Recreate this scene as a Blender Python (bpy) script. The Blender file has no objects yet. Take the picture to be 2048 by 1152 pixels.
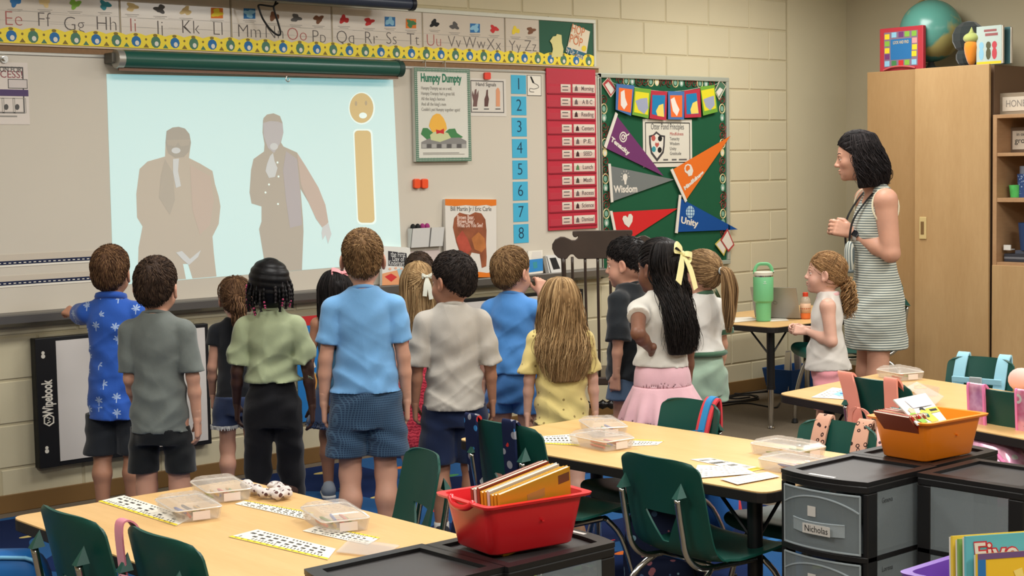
import bpy, bmesh, math, random
import numpy as np
from mathutils import Vector, Matrix
random.seed(7)
S = bpy.context.scene
COL = S.collection
# ---------------------------------------------------------------- camera
F, YAW, PIT, ROL, CH, CD = 3153.64, .7204, .0753, -.0183, 1.534, 6.9175
_c, _s = math.cos(ROL), math.sin(ROL)
_R = Vector((math.cos(YAW), -math.sin(YAW), 0))
_U = Vector((math.sin(PIT) * math.sin(YAW), math.sin(PIT) * math.cos(YAW), math.cos(PIT)))
_Fw = Vector((math.cos(PIT) * math.sin(YAW), math.cos(PIT) * math.cos(YAW), -math.sin(PIT)))
_ri, _up = _c * _R + _s * _U, -_s * _R + _c * _U
CAM = Vector((0, -CD, CH))
cd = bpy.data.cameras.new('camera'); co = bpy.data.objects.new('camera', cd); COL.objects.link(co)
cd.sensor_width = 36; cd.lens = F / 2048 * 36; cd.clip_start = .05; cd.clip_end = 60
co.matrix_world = Matrix(((_ri.x, _up.x, -_Fw.x, CAM.x), (_ri.y, _up.y, -_Fw.y, CAM.y), (_ri.z, _up.z, -_Fw.z, CAM.z), (0, 0, 0, 1)))
S.camera = co
# ---------------------------------------------------------------- light
S.view_settings.view_transform = 'Standard'; S.view_settings.look = 'None'
S.view_settings.exposure = 0.3; S.view_settings.gamma = 1.0; S.view_settings.use_curve_mapping = False
wd = bpy.data.worlds.new('world'); S.world = wd; wd.use_nodes = True
wd.node_tree.nodes['Background'].inputs[0].default_value = (1, .96, .9, 1)
wd.node_tree.nodes['Background'].inputs[1].default_value = .25
CEIL = 2.9
def ceiling_and_fill_light(x, y, p, sx=1.2, sy=.6):
    l = bpy.data.lights.new('ceiling_and_fill_light', 'AREA'); l.shape = 'RECTANGLE'; l.size = sx; l.size_y = sy; l.energy = p
    l.color = (1, .985, .945)
    o = bpy.data.objects.new('ceiling_and_fill_light', l); COL.objects.link(o); o.location = (x, y, CEIL - .03)
for lx, ly, lp in ((.6, -2.0, 30), (3.6, -2.0, 34), (6.0, -2.0, 34), (7.7, -1.15, 30), (.6, -4.4, 42), (3.6, -4.4, 50), (6.4, -4.4, 50), (8.2, -4.4, 22),  # the lamp nearest the right corner is added to brighten that wall
                   (.6, -7.0, 44), (3.6, -7.0, 44), (6.6, -7.0, 40)):
    ceiling_and_fill_light(lx, ly, lp)
# ---------------------------------------------------------------- pixel <-> place helpers (2048x1152 frame)
def ray(px, py):
    return ((px - 1024) / F) * _ri + ((576 - py) / F) * _up + _Fw
def onz(px, py, z):
    d = ray(px, py); return CAM + d * ((z - CAM.z) / d.z)
def ony(px, py, y=0.):
    d = ray(px, py); return CAM + d * ((y - CAM.y) / d.y)
def onx(px, py, x):
    d = ray(px, py); return CAM + d * ((x - CAM.x) / d.x)
def proj(p):
    d = Vector(p) - CAM; z = d.dot(_Fw)
    return 1024 + F * d.dot(_ri) / z, 576 - F * d.dot(_up) / z, F / z
def hor(px):
    return 338.2 - .0183 * (px - 1024)
# ---------------------------------------------------------------- materials
def lin(c):
    return tuple(((v / 255) / 12.92 if v / 255 <= .04045 else ((v / 255 + .055) / 1.055) ** 2.4) for v in c) + (1,)
class NT:
    def __init__(s, name):
        s.m = bpy.data.materials.new(name); s.m.use_nodes = True; s.t = s.m.node_tree
        s.b = s.t.nodes['Principled BSDF']; s._tc = None
    def n(s, typ, **k):
        x = s.t.nodes.new(typ)
        for a, v in k.items(): setattr(x, a, v)
        return x
    def link(s, a, b): s.t.links.new(a, b)
    def put(s, sock, v):
        if isinstance(v, bpy.types.NodeSocket): s.link(v, sock)
        else: sock.default_value = v
    def co(s, kind='Object', scale=(1, 1, 1), rot=(0, 0, 0)):
        if s._tc is None: s._tc = s.n('ShaderNodeTexCoord')
        o = s._tc.outputs[kind]
        if scale != (1, 1, 1) or rot != (0, 0, 0):
            m = s.n('ShaderNodeMapping'); m.inputs['Scale'].default_value = scale; m.inputs['Rotation'].default_value = rot
            s.link(o, m.inputs[0]); o = m.outputs[0]
        return o
    def math(s, op, a, b=0., c=None):
        x = s.n('ShaderNodeMath', operation=op); s.put(x.inputs[0], a); s.put(x.inputs[1], b)
        if c is not None: s.put(x.inputs[2], c)
        return x.outputs[0]
    def mix(s, f, a, b, mode='MIX'):
        x = s.n('ShaderNodeMix', data_type='RGBA', blend_type=mode); s.put(x.inputs[0], f); s.put(x.inputs[6], a); s.put(x.inputs[7], b)
        return x.outputs[2]
    def noise(s, scale, co=None, detail=2., rough=.5, out=0):
        x = s.n('ShaderNodeTexNoise'); s.put(x.inputs['Vector'], co or s.co()); x.inputs['Scale'].default_value = scale
        x.inputs['Detail'].default_value = detail; x.inputs['Roughness'].default_value = rough
        return x.outputs[out]
    def vor(s, scale, co=None, out='Distance', rnd=1.):
        x = s.n('ShaderNodeTexVoronoi'); s.put(x.inputs['Vector'], co or s.co()); x.inputs['Scale'].default_value = scale
        x.inputs['Randomness'].default_value = rnd
        return x.outputs[out]
    def ramp(s, f, stops, interp='LINEAR'):
        x = s.n('ShaderNodeValToRGB'); x.color_ramp.interpolation = interp; e = x.color_ramp.elements
        while len(e) < len(stops): e.new(.5)
        for i, (p, c) in enumerate(stops): e[i].position = p; e[i].color = c
        s.link(f, x.inputs[0]); return x.outputs[0]
    def sep(s, v):
        x = s.n('ShaderNodeSeparateXYZ'); s.link(v, x.inputs[0]); return x.outputs
    def bump(s, h, strength=.3, dist=.002):
        x = s.n('ShaderNodeBump'); x.inputs['Strength'].default_value = strength; x.inputs['Distance'].default_value = dist
        s.link(h, x.inputs['Height']); s.link(x.outputs[0], s.b.inputs['Normal'])
_mats = {}
def M(name, col, rough=.6, spec=.3, metal=0., bump=0., bs=60., bd=.002, var=0., vs=6., trans=0., alpha=1., emis=None, es=1., sheen=0., sss=0., coat=0., pat=None, ior=None):
    if name in _mats: return _mats[name]
    N = NT(name); b = N.b; c = lin(col) if len(col) == 3 else col
    b.inputs['Base Color'].default_value = c; b.inputs['Roughness'].default_value = rough
    b.inputs['Specular IOR Level'].default_value = spec; b.inputs['Metallic'].default_value = metal
    if sheen: b.inputs['Sheen Weight'].default_value = sheen; b.inputs['Sheen Roughness'].default_value = .5
    if sss:
        b.inputs['Subsurface Weight'].default_value = sss; b.inputs['Subsurface Radius'].default_value = (.012, .005, .003); b.inputs['Subsurface Scale'].default_value = 1.
    if coat: b.inputs['Coat Weight'].default_value = coat; b.inputs['Coat Roughness'].default_value = .15
    if trans: b.inputs['Transmission Weight'].default_value = trans
    if ior: b.inputs['IOR'].default_value = ior
    if alpha < 1: b.inputs['Alpha'].default_value = alpha
    if emis: b.inputs['Emission Color'].default_value = emis if len(emis) == 4 else tuple(emis) + (1,); b.inputs['Emission Strength'].default_value = es
    sock = None
    if pat: sock = pat(N, c)
    if var:
        f = N.noise(vs, detail=3)
        dk = tuple(v * (1 - var) for v in c[:3]) + (1,); lt = tuple(min(1, v * (1 + var)) for v in c[:3]) + (1,)
        if sock is None: sock = N.ramp(f, [(.25, dk), (.75, lt)])
        else: sock = N.mix(1., sock, N.ramp(f, [(.25, (1 - var,) * 3 + (1,)), (.75, (1, 1, 1, 1))]), 'MULTIPLY')
    if sock is not None: N.link(sock, b.inputs['Base Color'])
    if bump: N.bump(N.noise(bs, detail=3), bump, bd)
    _mats[name] = N.m
    return N.m
# ---------------------------------------------------------------- mesh helpers
def mk_mesh(name, V, Q, mat=None, smooth=True, T=None):
    V = np.asarray(V, dtype=np.float32); Q = np.asarray(Q, dtype=np.int32).reshape(-1, 4)
    me = bpy.data.meshes.new(name)
    nT = 0 if T is None else len(T)
    me.vertices.add(len(V)); me.vertices.foreach_set('co', V.ravel())
    nl = len(Q) * 4 + nT * 3
    me.loops.add(nl); me.polygons.add(len(Q) + nT)
    idx = Q.ravel() if not nT else np.concatenate([Q.ravel(), np.asarray(T, dtype=np.int32).ravel()])
    me.loops.foreach_set('vertex_index', idx)
    st = np.arange(len(Q)) * 4
    if nT: st = np.concatenate([st, len(Q) * 4 + np.arange(nT) * 3])
    me.polygons.foreach_set('loop_start', st.astype(np.int32))
    me.polygons.foreach_set('use_smooth', np.full(len(Q) + nT, smooth))
    me.update(calc_edges=True); me.validate()
    if mat: me.materials.append(mat)
    return me
def link(name, me, parent=None, **pr):
    o = bpy.data.objects.new(name, me); COL.objects.link(o)
    if parent is not None: o.parent = parent
    for k, v in pr.items(): o[k] = v
    return o
def tag(o, label, cat=None, group=None, kind=None):
    if label: o['label'] = label
    if cat: o['category'] = cat
    if group: o['group'] = group
    if kind: o['kind'] = kind
    return o
def thing(name, label, cat, loc=(0, 0, 0), rz=0., group=None):
    o = bpy.data.objects.new(name, None); COL.objects.link(o); o.empty_display_size = .1
    o.location = loc; o.rotation_euler = (0, 0, rz)
    return tag(o, label, cat, group)
class MB:
    def __init__(s, X=None): s.v = []; s.f = []; s.m = []; s.mi = 0; s.X = X
    def add(s, vs, fs, X=None):
        n = len(s.v); X = X if X is not None else s.X
        for p in vs:
            p = Vector(p); s.v.append(X @ p if X is not None else p)
        for f in fs: s.f.append([i + n for i in f]); s.m.append(s.mi)
        return s
    def bx(s, x0, x1, y0, y1, z0, z1, X=None):
        return s.add([(x, y, z) for z in (z0, z1) for y in (y0, y1) for x in (x0, x1)],
                     [(0, 2, 3, 1), (4, 5, 7, 6), (0, 1, 5, 4), (2, 6, 7, 3), (0, 4, 6, 2), (1, 3, 7, 5)], X)
    def quad(s, a, b, c, d, X=None): return s.add([a, b, c, d], [(0, 1, 2, 3)], X)
    def poly(s, pts, X=None): return s.add(pts, [tuple(range(len(pts)))], X)
    def prism(s, pts, dv, X=None):
        """planar outline pts (3D), extruded by the vector dv"""
        n = len(pts); dv = Vector(dv); vs = [Vector(p) for p in pts]
        return s.add(vs + [p + dv for p in vs], [tuple(range(n))[::-1], tuple(range(n, 2 * n))] + [(i, (i + 1) % n, n + (i + 1) % n, n + i) for i in range(n)], X)
    def tube(s, path, r, n=8, X=None, caps=True, flat=1., closed=False):
        path = [Vector(p) for p in path]; k = len(path)
        rs = r if isinstance(r, (list, tuple)) else [r] * k
        vs = []; up = None
        for i, p in enumerate(path):
            if closed: t = (path[(i + 1) % k] - path[i - 1]).normalized()
            else: t = (path[min(i + 1, k - 1)] - path[max(i - 1, 0)]).normalized()
            if up is None:
                up = Vector((0, 0, 1)) if abs(t.z) < .9 else Vector((1, 0, 0))
            a = t.cross(up).normalized(); b = a.cross(t).normalized(); up = b
            for j in range(n):
                q = 2 * math.pi * j / n
                vs.append(p + a * (math.cos(q) * rs[i]) + b * (math.sin(q) * rs[i] * flat))
        fs = [(i * n + j, i * n + (j + 1) % n, (i + 1) * n + (j + 1) % n, (i + 1) * n + j) for i in range(k - 1) for j in range(n)]
        if closed: fs += [((k - 1) * n + j, (k - 1) * n + (j + 1) % n, (j + 1) % n, j) for j in range(n)]
        elif caps: fs += [tuple(range(n))[::-1], tuple(range((k - 1) * n, k * n))]
        return s.add(vs, fs, X)
    def lathe(s, prof, c=(0, 0, 0), n=20, X=None, sx=1., sy=1.):
        vs = []; k = len(prof)
        for r, z in prof:
            for j in range(n):
                q = 2 * math.pi * j / n; vs.append((c[0] + r * math.cos(q) * sx, c[1] + r * math.sin(q) * sy, c[2] + z))
        fs = [(i * n + j, i * n + (j + 1) % n, (i + 1) * n + (j + 1) % n, (i + 1) * n + j) for i in range(k - 1) for j in range(n)]
        fs += [tuple(range(n))[::-1], tuple(range((k - 1) * n, k * n))]
        return s.add(vs, fs, X)
    def ell(s, c, r, n=14, m=9, X=None, R=None):
        vs = []; fs = []
        for i in range(m + 1):
            a = math.pi * i / m
            for j in range(n):
                q = 2 * math.pi * j / n
                p = Vector((r[0] * math.sin(a) * math.cos(q), r[1] * math.sin(a) * math.sin(q), r[2] * math.cos(a)))
                if R is not None: p = R @ p
                vs.append(p + Vector(c))
        for i in range(m):
            for j in range(n): fs.append((i * n + j, (i + 1) * n + j, (i + 1) * n + (j + 1) % n, i * n + (j + 1) % n))
        return s.add(vs, fs, X)
    def strip(s, A, B, t=None, X=None):
        """ribbon between two polylines; with t (vector) it gets thickness"""
        k = len(A); vs = [Vector(p) for p in A] + [Vector(p) for p in B]
        fs = [(i, i + 1, k + i + 1, k + i) for i in range(k - 1)]
        if t is not None:
            t = Vector(t); vs += [p + t for p in vs]
            o = 2 * k
            fs += [tuple(o + i for i in f)[::-1] for f in fs]
            fs += [(i, o + i, o + i + 1, i + 1) for i in range(k - 1)] + [(k + i, k + i + 1, o + k + i + 1, o + k + i) for i in range(k - 1)]
            fs += [(0, k, o + k, o), (k - 1, o + k - 1, o + 2 * k - 1, 2 * k - 1)]
        return s.add(vs, fs, X)
    def mesh(s, name, mats, smooth=False):
        me = bpy.data.meshes.new(name); me.from_pydata([tuple(v) for v in s.v], [], s.f)
        for m in (mats if isinstance(mats, (list, tuple)) else [mats]): me.materials.append(m)
        if any(s.m): me.polygons.foreach_set('material_index', s.m)
        if smooth: me.polygons.foreach_set('use_smooth', [True] * len(s.f))
        bm = bmesh.new(); bm.from_mesh(me); bmesh.ops.recalc_face_normals(bm, faces=bm.faces); bm.to_mesh(me); bm.free()
        return me
    def obj(s, name, mats, parent=None, smooth=False, bevel=0., seg=2, label=None, cat=None, group=None, kind=None, auto=None, sub=0):
        o = link(name, s.mesh(name, mats, smooth or auto is not None), parent)
        if bevel:
            m = o.modifiers.new('bevel', 'BEVEL'); m.width = bevel; m.segments = seg; m.limit_method = 'ANGLE'; m.angle_limit = .6; m.harden_normals = False
        if sub:
            m = o.modifiers.new('sub', 'SUBSURF'); m.levels = sub; m.render_levels = sub
        if auto is not None: o.data.set_sharp_from_angle(angle=auto)
        return tag(o, label, cat, group, kind)
WX = Matrix(((1, 0, 0, 0), (0, 0, -1, 0), (0, 1, 0, 0), (0, 0, 0, 1)))   # text/print frame lying on the front wall
_txt = {}
def text(s, size, mat, X, parent=None, align='CENTER', name='lettering', width=None, shear=0., depth=.0003, bold=0., label=None):
    key = (s, size, align, width, shear, depth, bold, mat.name)
    if key not in _txt:
        cu = bpy.data.curves.new('t', 'FONT'); cu.body = s; cu.size = size; cu.align_x = align; cu.align_y = 'CENTER'; cu.extrude = depth
        cu.shear = shear; cu.resolution_u = 3; cu.offset = bold
        t = bpy.data.objects.new('t', cu)
        me = bpy.data.meshes.new_from_object(t)
        bpy.data.objects.remove(t); bpy.data.curves.remove(cu)
        if width and len(me.vertices):
            xs = [v.co.x for v in me.vertices]; w = max(xs) - min(xs); k = width / max(w, 1e-6)
            me.transform(Matrix.Diagonal((k, 1, 1, 1)))
        me.materials.append(mat); me.name = name
        _txt[key] = me
    o = link(name, _txt[key], parent)
    if label: o['label'] = label
    o.matrix_local = X
    return o
def onwall(x, z, d, rot=0., sc=1.):
    return Matrix.Translation((x, -d, z)) @ WX @ Matrix.Rotation(rot, 4, 'Z') @ Matrix.Scale(sc, 4)
def W(px, py, d=0.):
    p = ony(px, py, -d); return p.x, p.z
def wpoly(pts, d):
    return [ony(x, y, -d) for x, y in pts]
def decal(name, pts, d, mat, parent=None, label=None, t=0.):
    """flat printed shape on the front wall, its outline given where it is seen"""
    mb = MB(); P = wpoly(pts, d)
    if t: mb.prism(P, (0, t, 0))
    else: mb.poly(P)
    o = mb.obj(name, mat, parent)
    if label: o['label'] = label
    return o
def ellpts(cx, cy, rx, ry, n=20, rot=0.):
    c, s = math.cos(rot), math.sin(rot)
    return [(cx + rx * math.cos(a) * c - ry * math.sin(a) * s, cy + rx * math.cos(a) * s + ry * math.sin(a) * c) for a in [2 * math.pi * i / n for i in range(n)]]
def bez(pts, n=8):
    """Catmull-Rom through the points"""
    P = [Vector(p) for p in pts]; out = []
    for i in range(len(P) - 1):
        p0, p1, p2, p3 = P[max(i - 1, 0)], P[i], P[i + 1], P[min(i + 2, len(P) - 1)]
        for j in range(n):
            t = j / n
            out.append(.5 * ((2 * p1) + (p2 - p0) * t + (2 * p0 - 5 * p1 + 4 * p2 - p3) * t * t + (3 * p1 - p0 - 3 * p2 + p3) * t ** 3))
    return out + [P[-1]]
def rrect(x0, y0, x1, y1, r, n=4):
    out = []
    for cx, cy, a in ((x1 - r, y1 - r, 0), (x0 + r, y1 - r, 90), (x0 + r, y0 + r, 180), (x1 - r, y0 + r, 270)):
        for i in range(n + 1):
            q = math.radians(a + 90 * i / n); out.append((cx + r * math.cos(q), cy + r * math.sin(q)))
    return out
# ================================================================ materials used widely
def wood_pat(c1, c2, sc=(1, 1, 12)):
    def f(N, c):
        n1 = N.noise(2.2, N.co('Object', sc), 6, .6); n2 = N.noise(14., N.co('Object', tuple(v * 1.5 for v in sc)), 3, .6)
        return N.mix(.35, N.ramp(n1, [(.3, lin(c1)), (.7, lin(c2))]), N.ramp(n2, [(.3, lin(c1)), (.7, lin(c2))]))
    return f
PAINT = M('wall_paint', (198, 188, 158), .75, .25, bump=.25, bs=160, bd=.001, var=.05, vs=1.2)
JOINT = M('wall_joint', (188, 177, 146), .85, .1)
PAINT_SHADED = M('wall_paint_shaded', (176, 166, 140), .8, .2, var=.03, vs=1.)  # wall paint darkened: the side wall's dimmer light is put into the colour
CEILM = M('ceiling_tile', (225, 220, 208), .9, .1)
CARPET = M('carpet', (112, 101, 86), .95, .1, bump=.8, bs=260, bd=.004, var=.14, vs=140)
BASEB = M('baseboard_vinyl', (120, 90, 52), .5, .3)
WHITEB = M('whiteboard_surface', (204, 196, 181), .22, .45, var=.015, vs=2.)
ALU = M('aluminium', (176, 174, 166), .35, .5, metal=.6)
TRAYM = M('tray_metal', (120, 116, 110), .38, .5, metal=.55)
CORK = M('tan_cork', (138, 108, 80), .9, .1, var=.08, vs=60)
BLACK = M('black_ink', (28, 28, 28), .6, .2)
DGREY = M('grey_ink', (92, 90, 88), .7, .2)
LGREY = M('pale_ink', (150, 146, 138), .7, .2)
WHITE = M('white_paper', (226, 220, 206), .6, .25)
LAMI = M('laminated_card', (205, 194, 178), .16, .5)
RED = M('red_print', (196, 52, 52), .6, .2); ORANGE = M('orange_print', (222, 120, 40), .55, .25); YEL = M('yellow_print', (226, 200, 52), .55, .25)
BLUE = M('blue_print', (44, 110, 166), .55, .25); GREEN = M('green_print', (70, 128, 78), .55, .25); BROWN = M('brown_print', (120, 80, 56), .6, .2)
TEAL = M('teal_print', (60, 140, 150), .55, .2); PURP = M('purple_print', (112, 60, 112), .6, .2); PINK = M('pink_print', (220, 150, 150), .6, .2)
TAN = M('tan_print', (222, 196, 140), .6, .2); LBLUE = M('light_blue_print', (140, 190, 214), .6, .2); LIME = M('lime_print', (130, 176, 70), .6, .2)
NAVY = M('navy_print', (30, 38, 66), .6, .2)
# ================================================================ room shell
XR = 9.262; XL = -2.2; YB = -9.2
def plane(name, a, b, c, d, mat, kind='structure'):
    return MB().quad(a, b, c, d).obj(name, mat, kind=kind)
def slab(name, x0, x1, y0, y1, z0, z1, mat, **k):
    return MB().bx(x0, x1, y0, y1, z0, z1).obj(name, mat, kind='structure', **k)
slab('floor', XL, XR, YB, 0, -.05, 0, CARPET)
slab('ceiling', XL, XR, YB, 0, CEIL, CEIL + .05, CEILM)
wf = slab('wall_front', XL, XR, 0.004, .15, 0, CEIL, JOINT)
slab('wall_right', XR, XR + .1, YB, 0, 0, CEIL, PAINT_SHADED)
slab('wall_left', XL - .1, XL, YB, 0, 0, CEIL, PAINT_SHADED)
slab('wall_back', XL, XR, YB - .1, YB, 0, CEIL, PAINT_SHADED)
xp = W(1574, 300)[0]
MB().bx(xp, XR, -.012, .0, 0, CEIL).obj('trim_1', PAINT, kind='structure')
MB().bx(1.2, xp, -.009, .004, 0, .084).bx(xp, XR, -.02, -.012, 0, .084).obj('baseboard_front', BASEB, kind='structure', bevel=.003)
MB().bx(XR - .01, XR, -1.0, -.02, 0, .084).obj('baseboard_right', BASEB, kind='structure')
# concrete blocks: painted, joints recessed
B2, BH = .4064, .2032
def block_mesh(w):
    j = .005; b = .004; x0, x1, z0, z1 = j, w - j, j, BH - j
    v = [(x0, .004, z0), (x1, .004, z0), (x1, .004, z1), (x0, .004, z1), (x0 + b, -.001, z0 + b), (x1 - b, -.001, z0 + b), (x1 - b, -.001, z1 - b), (x0 + b, -.001, z1 - b)]
    mb = MB().add(v, [(4, 5, 6, 7), (0, 1, 5, 4), (1, 2, 6, 5), (2, 3, 7, 6), (3, 0, 4, 7)])
    return mb.mesh('block', PAINT)
bmf = block_mesh(B2); xj = W(1499, 150)[0]
xwb = W(1194, 300)[0]
for r in range(0, 14):
    x0 = xj - 20 * B2 + (0 if r % 2 == 0 else B2 / 2)
    for k in range(40):
        x = x0 + k * B2
        if x > xp - .02 or x < 1.6: continue
        if 5 <= r <= 9 and x + B2 < xwb - .02: continue
        if x < 4.4 and r > 4: continue
        w = B2
        if x + B2 > xp: 
            w = xp - x
            o = link('block', block_mesh(w), wf)
        else: o = link('block', bmf, wf)
        o.location = (x, 0, r * BH)
# ================================================================ whiteboard
zt0, zt1 = W(0, 655.6, .03)[1], W(0, 627, .03)[1]
zb = W(0, 109, .02)[1]; xw0 = 1.7
wb = thing('whiteboard', 'long white dry-erase board with aluminium frame and marker tray on the block wall', 'whiteboard', (0, 0, 0))
MB().bx(xw0, xwb, -.02, 0, zt1, zb).obj('panel', WHITEB, wb)
MB().bx(xw0, xwb + .012, -.026, 0, zb, zb + .016).bx(xwb, xwb + .022, -.026, 0, zt0, zb + .016).obj('frame', ALU, wb, bevel=.003)
tr = MB()
tr.prism([(xw0, -.0, zt0 + .012), (xw0, -.02, zt1), (xw0, -.03, zt1 - .002), (xw0, -.085, zt1 - .016), (xw0, -.098, zt1 - .004), (xw0, -.104, zt1 - .01), (xw0, -.098, zt0 + .02), (xw0, -.05, zt0)], (W(1212, 545, .05)[0] - xw0, 0, 0))
tr.obj('tray', TRAYM, wb)
zc0, zc1 = zb + .016, W(0, 89, .03)[1]
MB().bx(xw0, xwb + .012, -.012, 0, zc0, zc1).obj('map_rail', CORK, wb)
MB().bx(xw0, xwb + .012, -.02, 0, zc1, zc1 + .008).obj('rail_lip', M('rail_lip', (196, 176, 150), .5), wb)
# two magnetic ruled strips low on the board, at the far left
for y0, y1, lb in ((497, 528, 'upper dotted navy strip over pale paper on the whiteboard'), (540, 569, 'lower dotted navy strip over pale paper on the whiteboard')):
    t = thing('sentence_strip', lb, 'strip', group='magnetic strips on the whiteboard')
    xa, za = W(0, y0 + 13, .022); xe = W(200, y0, .022)[0]; zm = W(0, y1 - 5, .022)[1]; zl = W(0, y1 + 7, .022)[1]
    MB().bx(xa - .3, xe, -.0222, -.0202, zm, za).obj('paper', M('strip_paper', (196, 185, 168), .5), t)
    MB().bx(xa - .3, xe, -.0235, -.0202, zl + .010, zm).obj('navy_band', NAVY, t)
    MB().bx(xa - .3, xe, -.0225, -.0202, zl, zl + .01).obj('paper_edge', WHITE, t)
    mb = MB(); x = xa - .25; zz = (zm + zl + .008) / 2
    while x < xe - .02:
        mb.bx(x, x + .012, -.0242, -.0235, zz - .002, zz + .002); x += .024
    mb.obj('stitch_dots', WHITE, t, kind='stuff')
# ---------------------------------------------------------------- projected picture on the board
BG = M('projected_background', (204, 196, 181), .5, .1, emis=(.10, .30, .33), es=1.)
def PJ(n, col, e): return M('projected_' + n, col, .5, .1, emis=e)
pj = thing('projected_video', 'projected video of two singing men beside a big tan letter i', 'projection')
dd = .0212
def pdec(name, pts, mat, k=1, label=None): return decal(name, pts, dd + .0004 * k, mat, pj, label)
pdec('background', [(213, 148), (786, 159.5), (803.5, 524), (227, 571)], BG, 0)
SIL = PJ('suit', (203, 193, 177), (.0, .0, .0)); SIL2 = PJ('suit_dark', (192, 184, 170), (.0, .0, .0)); SK1 = PJ('face', (184, 178, 166), (0, 0, 0)); LT = PJ('light', (206, 200, 192), (.06, .1, .12))
HALO = PJ('halo', (214, 210, 200), (.22, .34, .33)); PTAN = PJ('tan', (216, 192, 150), (.06, .05, .0))
m1 = [(333, 262), (345, 255), (357, 253.5), (370, 257), (379, 268), (382, 285), (380, 300), (378, 316), (400, 327), (425, 342), (430, 368), (437.5, 393), (441, 413), (437.5, 448), (425, 473), (427.5, 505), (433, 553), (385, 557), (376, 528), (366, 528), (372, 558), (275, 566), (277, 495), (285, 453), (274, 435), (272.5, 388), (279, 338), (295, 323), (330, 313), (331, 285)]
pdec('man_in_jacket', m1, SIL, 1)
pdec('face', [(333, 262), (345, 255), (357, 253.5), (370, 257), (379, 268), (382, 285), (378, 303), (368, 314), (350, 316), (336, 306), (331, 285)], SK1, 2)
pdec('sunglasses', [(332, 280), (380, 279), (378, 290), (362, 293), (356, 285), (350, 293), (335, 290)], SIL2, 3)
pdec('mouth', ellpts(352, 301, 9, 6), LT, 3); pdec('microphone', [(346, 318), (358, 317), (356, 342), (362, 372), (352, 376), (346, 345)], LT, 3)
pdec('lapel', [(330, 318), (346, 345), (350, 400), (340, 430), (318, 395), (322, 350)], SIL2, 2)
pdec('jacket_shade', [(380, 330), (420, 352), (428, 400), (420, 450), (400, 470), (385, 420)], PJ('suit_warm', (207, 191, 177), (0, 0, 0)), 2)
pdec('hand', [(352, 505), (364, 502), (380, 518), (392, 508), (402, 500), (396, 514), (378, 530), (366, 520)], LT, 3)
m2 = [(526, 240), (534, 229), (547, 226.5), (560, 232), (565, 245), (567, 265), (562, 285), (567, 293), (594, 305), (612, 333), (637, 375), (651, 410), (657, 445), (645, 456), (632, 438), (617, 405), (601, 378), (606, 438), (607, 463), (604, 540), (530, 546), (529, 525), (518, 458), (523, 443), (523, 413), (503, 407), (499, 385), (502, 340), (507, 318), (528, 303), (529, 288), (525, 265)]
pdec('man_in_vest', m2, SIL2, 1)
pdec('face', [(526, 240), (534, 229), (547, 226.5), (560, 232), (565, 245), (567, 265), (560, 287), (548, 306), (536, 296), (527, 272)], PJ('face_two', (196, 190, 184), (.02, .03, .05)), 2)
pdec('hair', [(526, 246), (527, 236), (534, 229), (547, 226.5), (560, 232), (565, 247), (556, 243), (540, 242)], SIL2, 3)
pdec('vest', [(572, 302), (594, 318), (600, 380), (604, 450), (580, 456), (572, 400), (566, 340)], PJ('vest', (192, 186, 184), (0, 0, .01)), 2)
pdec('sleeve', [(594, 305), (612, 333), (637, 375), (651, 410), (657, 445), (645, 456), (632, 438), (617, 405), (602, 370), (597, 330)], PJ('sleeve', (208, 191, 178), (0, 0, 0)), 2)
pdec('mouth', ellpts(548, 293, 8, 7), LT, 3)
pdec('hand', [(540, 312), (546, 306), (549, 322), (555, 336), (550, 354), (538, 356), (531, 342), (534, 328)], LT, 3)
pdec('hand', [(645, 454), (657, 446), (663, 468), (656, 488), (651, 470), (645, 480), (643, 466)], LT, 3)
for bx_, by_ in ((555, 325), (557, 353), (538, 369), (531, 385), (556, 408)): pdec('button', ellpts(bx_, by_, 2, 2.2, 8), HALO, 3)
pdec('halo', ellpts(723.5, 216.5, 26.5, 32.5, 28), HALO, 1); pdec('dot_of_letter', ellpts(723, 216, 23.8, 30, 28), PTAN, 2)
bar = [(709 + 4 * t, 0) for t in (0, 1)]
def tilt(pts): return [(x + (y - 262) * .044, y) for x, y in pts]
pdec('halo', tilt(rrect(706, 258, 745, 449, 9)), HALO, 1); pdec('stem_of_letter', tilt(rrect(708.5, 261, 741.5, 445.5, 8)), PTAN, 2)
FT = PJ('feature', (196, 178, 146), (.02, .02, .02))
pdec('eye', ellpts(712, 207, 2.5, 5, 10), FT, 3); pdec('eye', ellpts(732, 206, 2.5, 5, 10), FT, 3); pdec('mouth', ellpts(726, 231, 8, 6, 14), HALO, 3)
# ---------------------------------------------------------------- green pull-down roller under the alphabet
gx0, gz0 = W(232, 112, .1); gx1, gz1 = W(798, 140, .1)
gz = W(500, 127, .1)[1]
rl = thing('map_roller', 'dark green pull-down map roller hung along the top of the whiteboard', 'roller')
MB().tube([(gx0, -.1, gz), (gx1, -.1, gz)], .042, 20).obj('case', M('roller_green', (34, 84, 72), .3, .5, bump=.15, bs=9), rl, auto=.6)
MB().tube([(gx0 - .004, -.1, gz), (gx0 + .03, -.1, gz)], .044, 20).obj('end_cap', ALU, rl, auto=.6)
MB().tube([(gx1 - .02, -.1, gz), (gx1 + .012, -.1, gz)], .044, 20).obj('end_cap', M('roller_end', (30, 60, 54), .5), rl, auto=.6)
MB().bx(gx0 - .022, gx0 + .0, -.1, -.02, gz - .02, gz + .03).obj('bracket', M('bracket_grey', (96, 92, 84), .4, metal=.4), rl, bevel=.006)
MB().bx(gx1 - .02, gx1 + .012, -.1, -.02, gz - .02, gz + .05).obj('bracket', M('bracket_grey', (96, 92, 84)), rl, bevel=.006)
MB().bx(gx0 + .01, gx1 - .01, -.106, -.094, gz - .055, gz - .04).obj('pull_bar', M('pull_bar', (118, 88, 70), .5), rl)
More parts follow.
